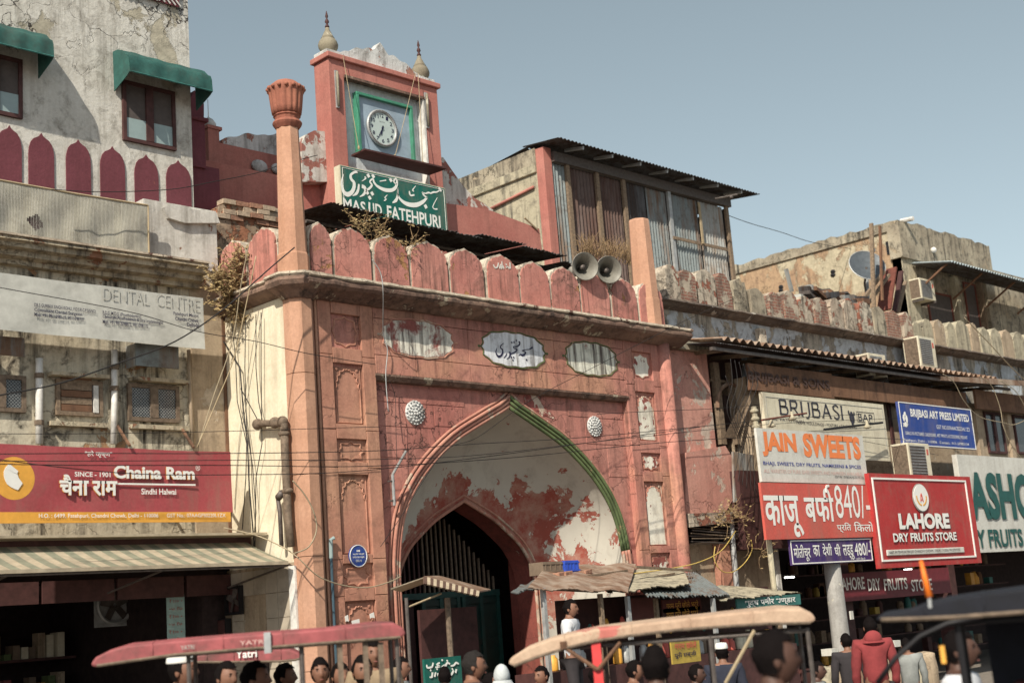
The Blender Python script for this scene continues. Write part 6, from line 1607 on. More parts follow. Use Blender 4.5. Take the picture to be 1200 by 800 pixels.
# striped little awning left of the door
sa = thing('stall_awning', 'small brown and cream striped awning jutting out at the left side of the arch', 'awning', (12.9, -.8, 0))
A = W('Y', -.1, 500, 675); B = W('Y', -.3, 530, 675); Cc = W('Y', -1.3, 563, 694); D = W('Y', -1.1, 458, 689)
M['stripe_brown'] = plain('stripe_brown', (.12,.07,.05), .8); M['stripe_cream'] = plain('stripe_cream', (.55,.45,.32), .8)
E0 = W('Y', -1.0, 497, 675.5)
mb = MB(); mb.loop2([D, E0, W('Y',-.4,512,677), W('Y',-.5,470,692)], [p-Vector((0,0,.015)) for p in (D, E0, W('Y',-.4,512,677), W('Y',-.5,470,692))]); mb.build('front_cloth', M['stripe_cream'], sa)
T0, T1 = W('Y', -1.0, 497, 674.5), W('Y', -1.0, 562, 692); B0, B1 = W('Y', -1.35, 497, 683), W('Y', -1.35, 561, 698)
for k in range(18):
    u0, u1 = k/18, (k+1)/18
    p = [T0.lerp(T1,u0), T0.lerp(T1,u1), B0.lerp(B1,u1), B0.lerp(B1,u0)]
    mb = MB(); mb.loop2(p, [v+Vector((0,.02,-.012)) for v in p]); mb.build('stripe', M['stripe_cream' if k % 2 else 'stripe_brown'], sa)
mb = MB(); p = [T0, T1, W('Y',-.1,575,690), W('Y',-.1,515,674)]; mb.loop2(p, [v-Vector((0,0,.02)) for v in p]); mb.build('top_sheet', M['asbestos'], sa)
MB().tube([W('Y',-1.1,478,711), W('Y',-1.1,517,695)], .014, 6).build('brace', M['rope'], sa)
for x in (476, 524): a = W('Y', -1.1, x, 700); MB().tube([(a.x,-1.1,0),(a.x,-1.1,a.z)], .025 if x == 476 else .04, 8).build('post', M['iron' if x == 476 else 'rustpipe'], sa)
MB().box(12.8, 13.9, -.2, -.15, 0, 2.3).build('side_curtain', M['dark_wood'], sa)
ub = board('sign_board', 'green board with white Urdu lettering low before the dark gate opening', 'sign', -1.5, (497,772), (540,768), (499,830), M['sign_green'], .04)
g = (440, 680, 6.667)
strokes(ub, 'calligraphy', -1.51, g, [
    ([(648,650),(630,640),(610,660),(585,665)], [10,14,12,10]), ([(580,650),(560,640),(545,665),(520,672),(540,655)], [12,12,14,10,8]), ([(500,640),(480,655),(500,670),(465,675)], [12,12,12,10]), ([(450,640),(440,672),(405,678),(400,655)], [8,12,14,6]),
    ([(632,690),(625,720)], [12,12]), ([(610,700),(590,735),(565,740)], [14,14,8]), ([(545,705),(548,742)], [10,10]), ([(535,715),(515,742),(490,745),(488,720)], [12,12,12,8]), ([(470,715),(462,750)], [10,12]), ([(445,715),(440,750),(420,752)], [12,14,8])],
    [(600,690,7),(560,625,7),(520,620,7),(480,690,7),(430,700,7),(500,760,7)], M['pw'], .006)

# ---------------------------------------------------------------- right-hand shop contents
sf = thing('goods_shelf', 'dim shelves of amber jars and packets inside the dry fruit shop', 'shelf', (26, 2.4, 0))
for j in range(5):
    MB().box(21.2, 36, 2.2, 2.6, .5+j*.5, .53+j*.5).build('shelf_board', M['dark_wood'], sf)
for i in range(150):
    j = rnd.randrange(5); x = 21.4+rnd.random()*14; h_ = rnd.uniform(.16,.34); mt = rnd.choice(['yellow_board','brown_card','brown_card','gold_print','rusty','dark_wood','old_timber','teal'])
    if rnd.random() < .6: MB().lathe((x, 2.3, .532+j*.5), [(.08,0),(.09,.02),(.09,h_*.8),(.06,h_*.9),(.065,h_)], 8).build('jar', M[mt], sf, smooth=True)
    else: MB().box(x-.1, x+.1, 2.24, 2.4, .532+j*.5, .532+j*.5+h_).build('packet', M[mt], sf)
ct = thing('shop_counter', 'cloth covered counter of sacks with small trays at the dry fruit shop front', 'counter', (23, -.8, 0))
MB().box(21.0, 25.5, -1.0, -.2, 0, .75).build('counter_base', M['dark_wood'], ct)
for k in range(8):
    x = 21.3+k*.52; MB().lathe((x, -1.15, .13), [(.18,0),(.22,.1),(.23,.4),(.20,.60),(.21,.67),(.15,.69),(.0,.72)], 14, 0, lambda i, j: 1+.05*math.sin(j*2.2+i)).build('sack', M[['conc_light','beige','asbestos'][k % 3]], ct, smooth=True)
for k in range(3):
    x = 21.6+k*1.1; MB().box(x, x+.22, -1.2, -.98, 1.0, 1.12).build('tray', M['sign_white'], ct)
for k, (x, y) in enumerate(((925,676),(1113,668),(1064,667),(1013,677))):
    c_ = W('Y', 1.2, x, y); tl_ = thing('ceiling_tube', ['lit tube lamp above the leftmost part of the dry fruit shop','bright lit lamp at the right under the red LAHORE board','small lit lamp under the middle of the red LAHORE board','lit lamp glimpsed above the dim maroon board'][k], 'lamp', tuple(c_))
    MB().tube([c_+Vector((-.16,0,0)), c_+Vector((.16,0,0))], .018, 6).build('tube', M['lamp'], tl_)
    MB().box(c_.x-.2, c_.x+.2, 1.18, 1.22, c_.z+.022, c_.z+.05).build('batten', M['grey_metal'], tl_)
    MB().tube([c_+Vector((0,0,.05)), Vector((c_.x,1.2,3.45))], .006, 4).build('cord', M['wire'], tl_)

# ---------------------------------------------------------------- people
def apply_skin(edges, verts, radii, root=0, sub=1):
    me = bpy.data.meshes.new('s'); me.from_pydata([tuple(v) for v in verts], edges, [])
    o = bpy.data.objects.new('s', me); col.objects.link(o)
    m_ = o.modifiers.new('k', 'SKIN'); m_.use_smooth_shade = True
    for i, r_ in enumerate(radii):
        rr = r_ if isinstance(r_, tuple) else (r_, r_); me.skin_vertices[0].data[i].radius = rr
    me.skin_vertices[0].data[root].use_root = True
    s_ = o.modifiers.new('u', 'SUBSURF'); s_.levels = sub; s_.render_levels = sub
    dg = bpy.context.evaluated_depsgraph_get(); m2 = bpy.data.meshes.new_from_object(o.evaluated_get(dg))
    b = MB(); b.v = [tuple(v.co) for v in m2.vertices]; b.f = [tuple(p.vertices) for p in m2.polygons]
    bpy.data.objects.remove(o); bpy.data.meshes.remove(me); bpy.data.meshes.remove(m2)
    return b
def head_mb(c, scale=1.0, blow=0.0):
    """a head: skull, brow, nose, lips, chin; front is -Y"""
    b = MB(); NU, NV = 28, 20
    def g_(th, ph):
        x = math.sin(ph)*math.sin(th); y = -math.sin(ph)*math.cos(th); z = math.cos(ph)
        X, Y, Z = .076*x, .098*y, .118*z
        if z < 0: X *= 1-.30*(-z)**1.3; Y = Y*(1-.12*(-z)) - .006*(-z)
        if y > 0: Y *= 1.0+.05*z
        fr = max(0, -y)**2
        ga = lambda u, u0, w_: math.exp(-((u-u0)/w_)**2)
        Y -= fr*(.026*ga(X, 0, .011)*ga(Z, -.022, .017) + .012*ga(X, 0, .009)*ga(Z, .005, .02))
        Y += fr*.011*(ga(X, .030, .014)+ga(X, -.030, .014))*ga(Z, .012, .012)
        Y -= fr*.005*ga(Z, .034, .010)
        Y -= fr*(.009*ga(X, 0, .022)*ga(Z, -.058, .006) + .009*ga(X, 0, .020)*ga(Z, -.070, .006) + .008*ga(X,0,.018)*ga(Z,-.098,.014))
        return (X*(1+blow), Y*(1+blow), Z*(1+blow))
    for i in range(NV+1):
        for j in range(NU): 
            p = g_(2*math.pi*j/NU, math.pi*min(max(i/NV,.002),.998)); b.v.append(tuple(Vector(c)+Vector(p)*scale))
    for i in range(NV):
        for j in range(NU): b.f.append((i*NU+j, (i+1)*NU+j, (i+1)*NU+(j+1)%NU, i*NU+(j+1)%NU))
    if not blow:
        for s in (-1,1): b.ell((c[0]+s*.077*scale, c[1]+.012, c[2]-.008), .010, .020, .032, 8, 6)
    return b
def person(label, px, py, depth, yaw, top, legs, skin='skin', hair='hair', headwear=None, arms='down', robe=False, beard=False, zfoot=0, sleeve=True, hood=False, sit=False, female=False, tag_group=None):
    hc_ = depth_pt(px, py, depth); zc_ = hc_.z
    s = (zc_-zfoot)/1.60
    root = thing('person', label, 'person', (hc_.x, hc_.y, zfoot)); root.rotation_euler = (0, 0, yaw)
    def place(b, name, mat, parent=root, smooth=True):
        b.v = [tuple(Vector(v)*s) for v in b.v]
        return b.build(name, M[mat], parent, smooth=smooth, org=Vector((0,0,0)), weld=False)
    def arm(sg_):
        if arms == 'fold' or (arms == 'one' and sg_ > 0): return [(sg_*.19,.0,1.41),(sg_*.235,.0,1.14),(sg_*.12,-.24,1.16),(sg_*.06,-.30,1.18)]
        if arms == 'wheel': return [(sg_*.19,0,1.41),(sg_*.25,-.10,1.16),(sg_*.20,-.36,1.12),(sg_*.17,-.44,1.12)]
        return [(sg_*.19,.0,1.41),(sg_*.24,.03,1.13),(sg_*.245,-.05,.88),(sg_*.245,-.07,.80)]
    V = [(0,0,.95),(0,.01,1.10),(0,.01,1.27),(0,.015,1.40),(0,.015,1.48),(0,.0,1.56)]; Rr_ = [(.15,.11),(.13,.10),(.155,.11),(.12,.09),(.056,.056),(.055,.06)]
    E_ = [(0,1),(1,2),(2,3),(3,4),(4,5)]
    for sg_ in (-1,1):
        A_ = arm(sg_); b0 = len(V); V += A_; Rr_ += [.062,.046,.030,.030]; E_ += [(3,b0),(b0,b0+1),(b0+1,b0+2),(b0+2,b0+3)]
        hd_ = Vector(A_[3]); dr = (Vector(A_[3])-Vector(A_[2])).normalized(); sd_ = dr.cross(Vector((1,0,0)) if abs(dr.x) < .8 else Vector((0,0,1))).normalized()
        for k in range(4):
            f0 = len(V); off = sd_*(.013*(k-1.5)*2); L_ = (.075,.085,.08,.06)[k]
            cu_ = Vector((0,-.012,0)) if arms == 'down' else Vector((0,0,-.015))
            V += [tuple(hd_+off+dr*.03), tuple(hd_+off+dr*(.03+L_*.5)+cu_), tuple(hd_+off+dr*(.03+L_*.85)+cu_*2.4)]; Rr_ += [.011,.009,.007]; E_ += [(b0+3,f0),(f0,f0+1),(f0+1,f0+2)]
        f0 = len(V); V += [tuple(hd_-dr*.01+sd_*.045), tuple(hd_+dr*.03+sd_*.062)]; Rr_ += [.012,.009]; E_ += [(b0+3,f0),(f0,f0+1)]
        b0 = len(V)
        if sit: V += [(sg_*.1,0,.93),(sg_*.12,-.42,.92),(sg_*.12,-.45,.52),(sg_*.12,-.56,.48)]
        else: V += [(sg_*.09,0,.90),(sg_*.10,-.02,.50),(sg_*.10,.03,.09),(sg_*.12,-.12,.045)]
        Rr_ += [.085,.058,.042,.04]; E_ += [(0,b0),(b0,b0+1),(b0+1,b0+2),(b0+2,b0+3)]
    body = apply_skin(E_, V, Rr_)
    hb = head_mb((0,-.02,1.60)); body.add(hb.v, hb.f)
    bd = place(body, 'body', skin)
    # garments follow the same skeleton, a little larger
    V2 = [(0,0,.86),(0,.01,1.08),(0,.01,1.27),(0,.015,1.40),(0,.015,1.455)]; R2 = [(.185,.135),(.16,.125),(.18,.135),(.145,.11),(.075,.075)]; E2 = [(0,1),(1,2),(2,3),(3,4)]
    for sg_ in (-1,1):
        A_ = arm(sg_); b0 = len(V2); V2 += [A_[0],A_[1],tuple(Vector(A_[2]).lerp(Vector(A_[1]),.06))]; R2 += [.088,.066,.05]; E2 += [(3,b0),(b0,b0+1),(b0+1,b0+2)]
    g1 = apply_skin(E2, V2, R2); rr_ = random.Random(int(px))
    g1.v = [tuple(Vector(v)+Vector((1,1,0))*.006*math.sin(v[2]*37+v[0]*21+px)) for v in g1.v]
    place(g1, 'coat' if not robe else 'kurta', top, bd)
    V3 = [(0,0,.97)]; R3 = [(.16,.125)]; E3 = []
    for sg_ in (-1,1):
        b0 = len(V3); V3 += ([(sg_*.1,0,.93),(sg_*.12,-.42,.92),(sg_*.12,-.45,.55)] if sit else [(sg_*.10,0,.85),(sg_*.105,-.02,.50),(sg_*.105,.03,.12)]); R3 += [.105,.08,.07]; E3 += [(0,b0),(b0,b0+1),(b0+1,b0+2)]
    place(apply_skin(E3, V3, R3), 'trousers', legs, bd)
    if robe:
        b = MB(); b.lathe((0,0,0), [(.17,1.0),(.20,.85),(.24,.6),(.27,.45)], 18, 0, lambda i, j: 1+.03*math.sin(j*3+i)); place(b, 'kurta_skirt', top, bd)
    for sg_ in (-1,1):
        b = MB(); fx_ = (sg_*.12,-.52,.46) if sit else (sg_*.115,-.06,.045); b.ell(fx_, .05,.13,.045, 10, 6); place(b, 'shoe', 'black', bd)
        b = MB(); b.ell((sg_*.030,-.098,1.612), .012,.008,.007, 8, 5); place(b, 'eye', 'black', bd)
        b = MB(); b.ell((sg_*.030,-.108,1.632), .020,.006,.0045, 8, 4); place(b, 'eyebrow', 'hair', bd)
    b = MB(); b.ell((0,-.118,1.536), .021,.007,.006, 8, 4); place(b, 'lips', 'lip', bd)
    # hair: the skull shell kept above a hairline
    if hair and hood is not True:
        hb = head_mb((0,-.02,1.60), 1.0, .13)
        def keep(p):
            x, y, z = p[0], p[1]+.02, p[2]-1.60
            if y < -.035: return z > (.068 if not female else .078-.6*abs(x))
            if y < .012: return z > (-.012 if not female else -.09)
            return z > (-.075 if not female else -.12)
        hb.f = [f for f in hb.f if all(keep(hb.v[i]) for i in f)]
        hb.v = [tuple(Vector(v)+Vector((math.sin(v[0]*300+v[2]*211), math.sin(v[2]*257), math.sin(v[1]*311)))*.0055) for v in hb.v]
        place(hb, 'hair', hair, bd)
        if female: b = MB(); b.ell((0,.085,1.55), .05,.045,.06, 10, 8); place(b, 'hair_bun', hair, bd)
    if beard: 
        hb = head_mb((0,-.02,1.598), 1.0, .05); hb.f = [f for f in hb.f if all(hb.v[i][2]-1.6 < -.05 and hb.v[i][1] < .03 for i in f)]; place(hb, 'beard', 'hair', bd)
    if headwear == 'cap':
        b = MB(); b.lathe((0,-.01,1.655), [(.088,0),(.090,.01),(.083,.055),(.070,.075),(.0,.082)], 20); b.v = [(v[0]*.95, v[1]*1.15+.012, v[2]) for v in b.v]; place(b, 'skull_cap', 'cap_white', bd)
    if headwear == 'scarf' or headwear == 'shawl':
        hb = head_mb((0,.0,1.595), 1.0, .22); hb.f = [f for f in hb.f if not all(hb.v[i][1] < -.065 and hb.v[i][2] < 1.66 for i in f)]
        place(hb, 'headscarf', 'scarf_white' if headwear == 'scarf' else top, bd)
        b = MB(); b.grid(lambda u, v: ((.10+.13*v)*math.cos(2*math.pi*u), .02+(.10+.06*v)*math.sin(2*math.pi*u), 1.56-.22*v), 24, 6); place(b, 'scarf_drape', 'scarf_white' if headwear == 'scarf' else top, bd)
    if hood == 'down':
        b = MB(); b.ell((0,.085,1.47), .11,.07,.10, 16, 10); b.grid(lambda u, v: ((.08+.08*v)*math.cos(2*math.pi*u), .03+(.08+.05*v)*math.sin(2*math.pi*u), 1.52-.10*v), 20, 4); place(b, 'hood', top, bd)
    if hood is True:
        hb = head_mb((0,.012,1.60), 1.0, .16); hb.f = [f for f in hb.f if not all(hb.v[i][1] < -.06 for i in f)]; place(hb, 'hood', top, bd)
        b = MB(); b.grid(lambda u, v: ((.085+.06*v)*math.cos(2*math.pi*u), .03+(.085+.03*v)*math.sin(2*math.pi*u), 1.53-.09*v), 20, 4); place(b, 'hood_neck', top, bd)
    return root
M['lip'] = plain('lip', (.22,.075,.06), .5); M['cap_white'] = plain('cap_white', (.75,.74,.70), .8, var=.08); M['scarf_white'] = plain('scarf_white', (.50,.53,.54), .9, var=.2, bs=.9, scale=7)
M['cloth_white'] = plain('cloth_white', (.60,.61,.64), .9, var=.12, bs=.8, scale=5); M['cloth_dark'] = plain('cloth_dark', (.035,.030,.033), .9); M['cloth_grey'] = plain('cloth_grey', (.24,.25,.24), .9)
M['cloth_red'] = plain('cloth_red', (.24,.04,.042), .95, var=.3, bs=.9, scale=5); M['cloth_tan'] = plain('cloth_tan', (.30,.22,.14), .9); M['cloth_navy'] = plain('cloth_navy', (.025,.028,.045), .95, bs=.8, scale=6); M['cloth_yellow'] = plain('cloth_yellow', (.55,.35,.06), .9)
t = NT('cloth_stripe'); wv_ = t.n('ShaderNodeTexWave'); wv_.inputs['Scale'].default_value = 9; t.L(t.pos, wv_.inputs['Vector']); M['cloth_stripe'] = t.done(t.mix(t.ramp(wv_.outputs['Fac'], .45, .55), (.7,.7,.68), (.08,.08,.1)), .9)
PI = math.pi
# facing: yaw 0 looks to -Y (towards the road); pi/4 sign: camera looks (+X,+Y)
person('woman with centre parted dark hair facing the street behind the red canopy', 375, 787, 12.4, -.55, 'cloth_tan', 'cloth_dark', 'skin', female=True, arms='fold', zfoot=.13)
person('man in grey clothes seen in profile at the left jamb of the arch', 468, 783, 15.6, .7, 'cloth_grey', 'cloth_dark', zfoot=.0, arms='fold')
person('man in a dark jacket with greying hair seen in profile before the green board', 553, 780, 12.6, .85, 'cloth_dark', 'cloth_dark', hair='hair_grey' if 'hair_grey' in M else 'hair')
person('figure under a white headscarf seen from behind near the dark gate', 588, 792, 14.4, 2.5, 'scarf_white', 'cloth_grey', headwear='scarf', robe=True)
person('man in a red checked shirt half hidden behind the dark jacketed man', 573, 800, 15.4, .9, 'cloth_red', 'cloth_dark')
person('young man in a white kurta standing on the step of the market stall', 667, 713, 19.0, .5, 'cloth_white', 'cloth_dark', 'skin', arms='fold', zfoot=.55)
person('man with a white skull cap and dark jacket seen from behind', 846, 765, 16.2, 2.2, 'cloth_navy', 'cloth_dark', headwear='cap')
person('person in a red hooded jacket seen from behind before the dry fruit shop', 1020, 735, 16.2, 2.3, 'cloth_red', 'cloth_dark', hood='down', zfoot=.13)
person('rickshaw driver in shadow with thick dark hair in profile under the pale canopy', 905, 772, 6.9, .8, 'cloth_dark', 'cloth_dark', 'skin_dark_shaded', arms='wheel', sit=True)
person('dark haired figure seen from behind under the pale canopy', 768, 782, 8.6, 2.2, 'cloth_dark', 'cloth_dark', 'skin_dark_shaded', sit=True)
person('man in a striped shirt bending forward behind the red rickshaw post', 700, 792, 13.0, .5, 'cloth_stripe', 'cloth_dark', 'skin_dark_shaded')
person('bearded man in yellow looking out from behind the left rickshaw', 424, 786, 12.2, -.4, 'cloth_yellow', 'cloth_dark', beard=True)
person('man with a white cap seated in the left rickshaw', 212, 786, 11.2, .6, 'cloth_navy', 'cloth_dark', headwear='cap', sit=True)
person('man at the left with short dark hair looking toward the road', 264, 794, 12.0, .1, 'cloth_grey', 'cloth_dark')
person('passer-by in maroon shadow behind the left canopy posts', 437, 766, 13.2, -.5, 'cloth_tan', 'cloth_dark', 'skin', zfoot=.13)
person('man in a dark coat behind the teal counter left of the cap wearer', 815, 790, 14.5, .5, 'cloth_dark', 'cloth_dark', 'skin_dark_shaded')
person('passenger in white seated in the dark blue hooded rickshaw', 1122, 762, 8.8, .3, 'cloth_white', 'cloth_dark', 'skin_dark_shaded', sit=True)

for a_ in (('man in a dark shirt glimpsed between the left canopy posts', 398, 792, 13.4, -.2, 'cloth_dark', 'cloth_dark'),
    ('person in a cream shawl at the foot of the tiled side wall', 332, 793, 13.6, .7, 'cloth_tan', 'cloth_grey'),
    ('man in a white shirt walking away beside the green board', 521, 793, 16.0, 2.2, 'cloth_white', 'cloth_dark'),
    ('man in navy seen between the red post and the counter', 742, 786, 14.6, .8, 'cloth_navy', 'cloth_dark'),
    ('man in maroon looking left behind the rickshaw brace', 636, 792, 15.2, -1.6, 'cloth_red', 'cloth_dark'),
    ('man in grey before the sacks of the dry fruit shop', 957, 786, 14.8, .4, 'cloth_grey', 'cloth_dark'),
    ('dark clothed shopper left of the red jacket facing the shelves', 992, 752, 17.2, 2.4, 'cloth_dark', 'cloth_dark'),
    ('shopper in grey facing the shelves right of the red jacket', 1062, 756, 17.8, 2.2, 'cloth_grey', 'cloth_dark'),
    ('bearded man in black in the left foreground shadow', 296, 796, 10.8, .8, 'cloth_dark', 'cloth_dark')):
    person(a_[0], *a_[1:5], a_[5], a_[6], 'skin_dark_shaded' if a_[1] % 2 else 'skin', beard='bearded' in a_[0], zfoot=.13 if a_[1] > 980 else 0)

# ---------------------------------------------------------------- e-rickshaws
def wheel(mb_parent, c, r, parent):
    b = MB(); b.tube([(c[0]+r*math.cos(a), c[1], c[2]+r*math.sin(a)) for a in [2*PI*i/20 for i in range(20)]], .05, 8, True); w = b.build('wheel', M['tyre'], parent, smooth=True)
    b = MB(); b.tube([(c[0]+r*.72*math.cos(a), c[1], c[2]+r*.72*math.sin(a)) for a in [2*PI*i/20 for i in range(20)]], .015, 6, True)
    b.build('rim', M['grey_metal'], w)
    for k in range(6):
        a = PI*k/3; MB().tube([c, (c[0]+r*.72*math.cos(a), c[1], c[2]+r*.72*math.sin(a))], .007, 4).build('spoke', M['grey_metal'], w)
def rickshaw(label, depth, psi, outline, mat, wid, post_mat, nose='left'):
    """e-rickshaw seen from the side: canopy outline read at the given distance, swept back by its width"""
    mid = outline[len(outline)//3]; O = depth_pt(sum(p[0] for p in outline)/len(outline), mid[1], depth); O = Vector((O.x, O.y, 0))
    a_ = Vector((math.cos(psi), math.sin(psi), 0)); b_ = Vector((-math.sin(psi), math.cos(psi), 0))
    def Lc(px, py, y=0.0):
        d = ray(px, py); t_ = ((O+b_*y-CAM).dot(b_))/d.dot(b_); q = CAM+d*t_; return Vector(((q-O).dot(a_), y, q.z))
    r_ = thing('e_rickshaw', label, 'rickshaw', tuple(O)); r_.rotation_euler = (0, 0, psi); Z0 = Vector((0,0,0))
    def part(b, name, m, parent=None, **kw): return b.build(name, M[m], parent or r_, org=Z0, **kw)
    pts = [Lc(*p) for p in outline]; xs = [p.x for p in pts]; x0_, x1_ = min(xs), max(xs); L_ = x1_-x0_
    zmx = max(p.z for p in pts); zmn = min(p.z for p in pts); zb_ = sorted(p.z for p in pts)[len(pts)//2]
    n = 14; b = MB(); K = len(pts)
    for i in range(n+1):
        v = i/n; y = wid*v; e = abs(2*v-1)
        for p in pts: b.v.append((p.x, y, p.z+.02*(1-e*e)*(p.z-zmn)/(zmx-zmn+1e-6)+rnd.uniform(-.004,.004)))
    for i in range(n):
        for k in range(K): b.f.append((i*K+k, i*K+(k+1)%K, (i+1)*K+(k+1)%K, (i+1)*K+k))
    b.f.append(tuple(range(K))); b.f.append(tuple(range(n*K, n*K+K))[::-1])
    cp = part(b, 'canopy', mat, bevel=.02)
    def span(x):
        zs = []
        for i in range(K):
            p, q = pts[i], pts[(i+1) % K]
            if (p.x-x)*(q.x-x) <= 0 and abs(p.x-q.x) > 1e-6: zs.append(p.z+(q.z-p.z)*(x-p.x)/(q.x-p.x))
        return (min(zs), max(zs)) if zs else (zmn, zmx)
    fr_ = [.02+.96*i/16 for i in range(17)]
    b = MB(); b.tube([(x0_+L_*f, -.008, span(x0_+L_*f)[0]+.006) for f in fr_], .012, 6); part(b, 'canopy_trim', 'rustpipe')
    for f in (.19,.41,.6,.8):
        lo, hi = span(x0_+L_*f); b = MB(); b.tube([(x0_+L_*f, -.004, lo), (x0_+L_*f, -.006, (lo+hi)/2), (x0_+L_*f, .0, hi), (x0_+L_*f, wid*.5, hi+.018), (x0_+L_*f, wid, hi)], .006, 5); part(b, 'canopy_seam', mat)
    sgn = 1 if nose == 'left' else -1
    xf, xb = (x0_, x1_) if nose == 'left' else (x1_, x0_)
    zr = zb_-.07
    for y in (.06, wid-.06):
        b = MB(); b.tube([(x0_+.25,y,zr),(x1_-.08,y,zr)], .016, 6); part(b, 'roof_rail', post_mat)
        for fx_ in (.30, .66, .97):
            x = xf+sgn*L_*fx_; b = MB(); b.tube([(x,y,zr+.02),(x,y,.45)], .018, 6); part(b, 'post', post_mat)
    b = MB(); b.box(min(xf+sgn*L_*.22, xb-sgn*.02), max(xf+sgn*L_*.22, xb-sgn*.02), .08, wid-.08, .38, .46); part(b, 'floor', mat)
    for fx_ in (.42,.92):
        x = xf+sgn*L_*fx_; b = MB(); b.box(x-.22, x+.22, .1, wid-.1, .46, .80); part(b, 'seat', 'vinyl', bevel=.03)
        b = MB(); b.box(x+sgn*.2-.04, x+sgn*.2+.04, .1, wid-.1, .805, 1.25); part(b, 'backrest', 'vinyl', bevel=.03)
    x = xf+sgn*L_*.17; b = MB(); b.prismY([(x,.45),(x+sgn*.35,.45),(x+sgn*.30,1.0),(x+sgn*.12,1.08),(x+sgn*.02,.9)], .25, wid-.25); part(b, 'front_fairing', mat, bevel=.02)
    b = MB(); b.ell((x-sgn*.01, wid/2, .88), .05,.09,.09, 12, 8); part(b, 'headlight', 'glass_pale', smooth=True)
    b = MB(); b.tube([(x+sgn*.25,wid/2,1.0),(x+sgn*.36,wid/2,1.12)], .02, 6); b.tube([(x+sgn*.40,wid/2-.3,1.16),(x+sgn*.36,wid/2,1.12),(x+sgn*.40,wid/2+.3,1.16)], .014, 6); part(b, 'handlebar', 'iron')
    for c in ((x+sgn*.1, wid/2, .26),(xb-sgn*.35, .06, .26),(xb-sgn*.35, wid-.06, .26)):
        ring = lambda r: [(c[0]+r*math.cos(t), c[1], c[2]+r*math.sin(t)) for t in [2*PI*i/20 for i in range(20)]]
        b = MB(); b.tube(ring(.25), .05, 8, True); w = part(b, 'wheel', 'tyre', smooth=True)
        b = MB(); b.tube(ring(.18), .015, 6, True); part(b, 'rim', 'grey_metal', w)
        for k in range(6):
            t = PI*k/3; b = MB(); b.tube([c, (c[0]+.18*math.cos(t), c[1], c[2]+.18*math.sin(t))], .007, 4); part(b, 'spoke', 'grey_metal', w)
    def text(s_, x, y, xr, h_, m, bold=0.0):
        vs, fs = text_mesh(s_, bold); X0 = min(v.x for v in vs); X1 = max(v.x for v in vs); Y0 = min(v.y for v in vs); Y1 = max(v.y for v in vs)
        A = Lc(x, y); B = Lc(xr, y+(xr-x)*-.07); Cc = Lc(x, y+h_)
        b = MB(); b.add([(A.x+(v.x-X0)/(X1-X0)*(B.x-A.x), -.022, A.z+(v.x-X0)/(X1-X0)*(B.z-A.z)-(Y1-v.y)/(Y1-Y0)*(A.z-Cc.z)) for v in vs], fs); part(b, 'lettering', m, weld=False)
    return r_, Lc, part, text
PS = -.74
r1, L1, p1_, t1_ = rickshaw('red roofed e-rickshaw with faded YATRI lettering in the left foreground', 10.0, -.62, [(106,778),(112,770),(128,762),(150,756),(200,751),(300,743),(380,737),(445,730),(462,730),(472,735),(476,742),(470,747),(300,760),(200,768),(110,781)], 'rick_red', .85, 'iron')
t1_('YATRI', 281, 750.5, 311, 5, 'pale_print', 0); t1_('YATRI', 212, 756, 228, 5, 'grey_print', .01)
b = MB(); a = L1(313, 742); b.box(a.x-.025, a.x+.025, -.03, 0.86, a.z-.14, a.z+.01); p1_(b, 'strap', 'grey_metal')
for x in (398, 428, 446): b = MB(); a = L1(x, 752); b.box(a.x-.02, a.x+.02, .02, .06, .46, a.z); p1_(b, 'post', 'rustpipe')
r2, L2, p2_, t2_ = rickshaw('second red e-rickshaw half hidden, with Yatri painted on its roof band', 12.5, -.64, [(215,770),(240,765),(270,761),(300,758),(340,760),(357,768),(352,773),(330,775),(265,776),(220,776)], 'rick_red', 1.0, 'iron')
t2_('Yatri', 276, 762, 301, 9, 'print_white', .02)
r3, L3, p3_, t3_ = rickshaw('pale cream e-rickshaw with drooping rounded canopy in the middle foreground', 10.2, -.90, [(595,778),(598,770),(618,758),(645,748),(662,744),(700,736),(760,729),(850,719),(915,712),(940,713),(953,719),(957,726),(948,731),(900,731),(800,738),(740,745),(700,751),(662,760),(630,770),(603,781)], 'rick_cream', .85, 'iron')
M['post_red'] = plain('post_red', (.60,.05,.05), .5)
b = MB(); a = L3(698, 752); b.box(a.x-.035, a.x+.035, .0, .05, .45, a.z); p3_(b, 'post', 'post_red')
b = MB(); b.tube([L3(664,760), (a.x,-.02,a.z-.20)], .016, 6); p3_(b, 'brace', 'rusty')
b = MB(); b.tube([L3(727,752), (a.x,-.02,a.z-.20)], .016, 6); p3_(b, 'brace', 'rusty')
b = MB(); b.tube([L3(884,738),L3(850,800)], .014, 6); p3_(b, 'brace', 'rope')
b = MB(); b.ell(L3(668,760,.5), .02,.02,.02, 6, 4); b.tube([L3(660,751),L3(661,760)], .03, 6); p3_(b, 'canopy_seam', 'rusty')
r4, L4, p4_, t4_ = rickshaw('dark blue soft topped rickshaw with an orange flag pole at the right edge', 7.0, -1.12, [(1026,724),(1032,720),(1060,717),(1084,709),(1110,703),(1150,697),(1205,690),(1270,685),(1340,685),(1350,700),(1300,713),(1200,718),(1120,724),(1070,726),(1030,727)], 'rick_blue', .9, 'black')
x4_ = L4(1200,760).x; M['seat_red'] = plain('seat_red', (.10,.015,.018), .5)
b = MB(); b.tube([L4(1028,800), L4(1050,770), L4(1078,745), L4(1110,730), L4(1150,722)], .014, 8); p4_(b, 'hood_bow', 'black', smooth=True)
b = MB(); q0 = L4(1150,720); b.box(q0.x, x4_+1.2, .86, .88, .4, q0.z-.02); p4_(b, 'shade_sheet', 'rick_blue')  # dark sheet added to stand for interior shade and cover the sunlit road
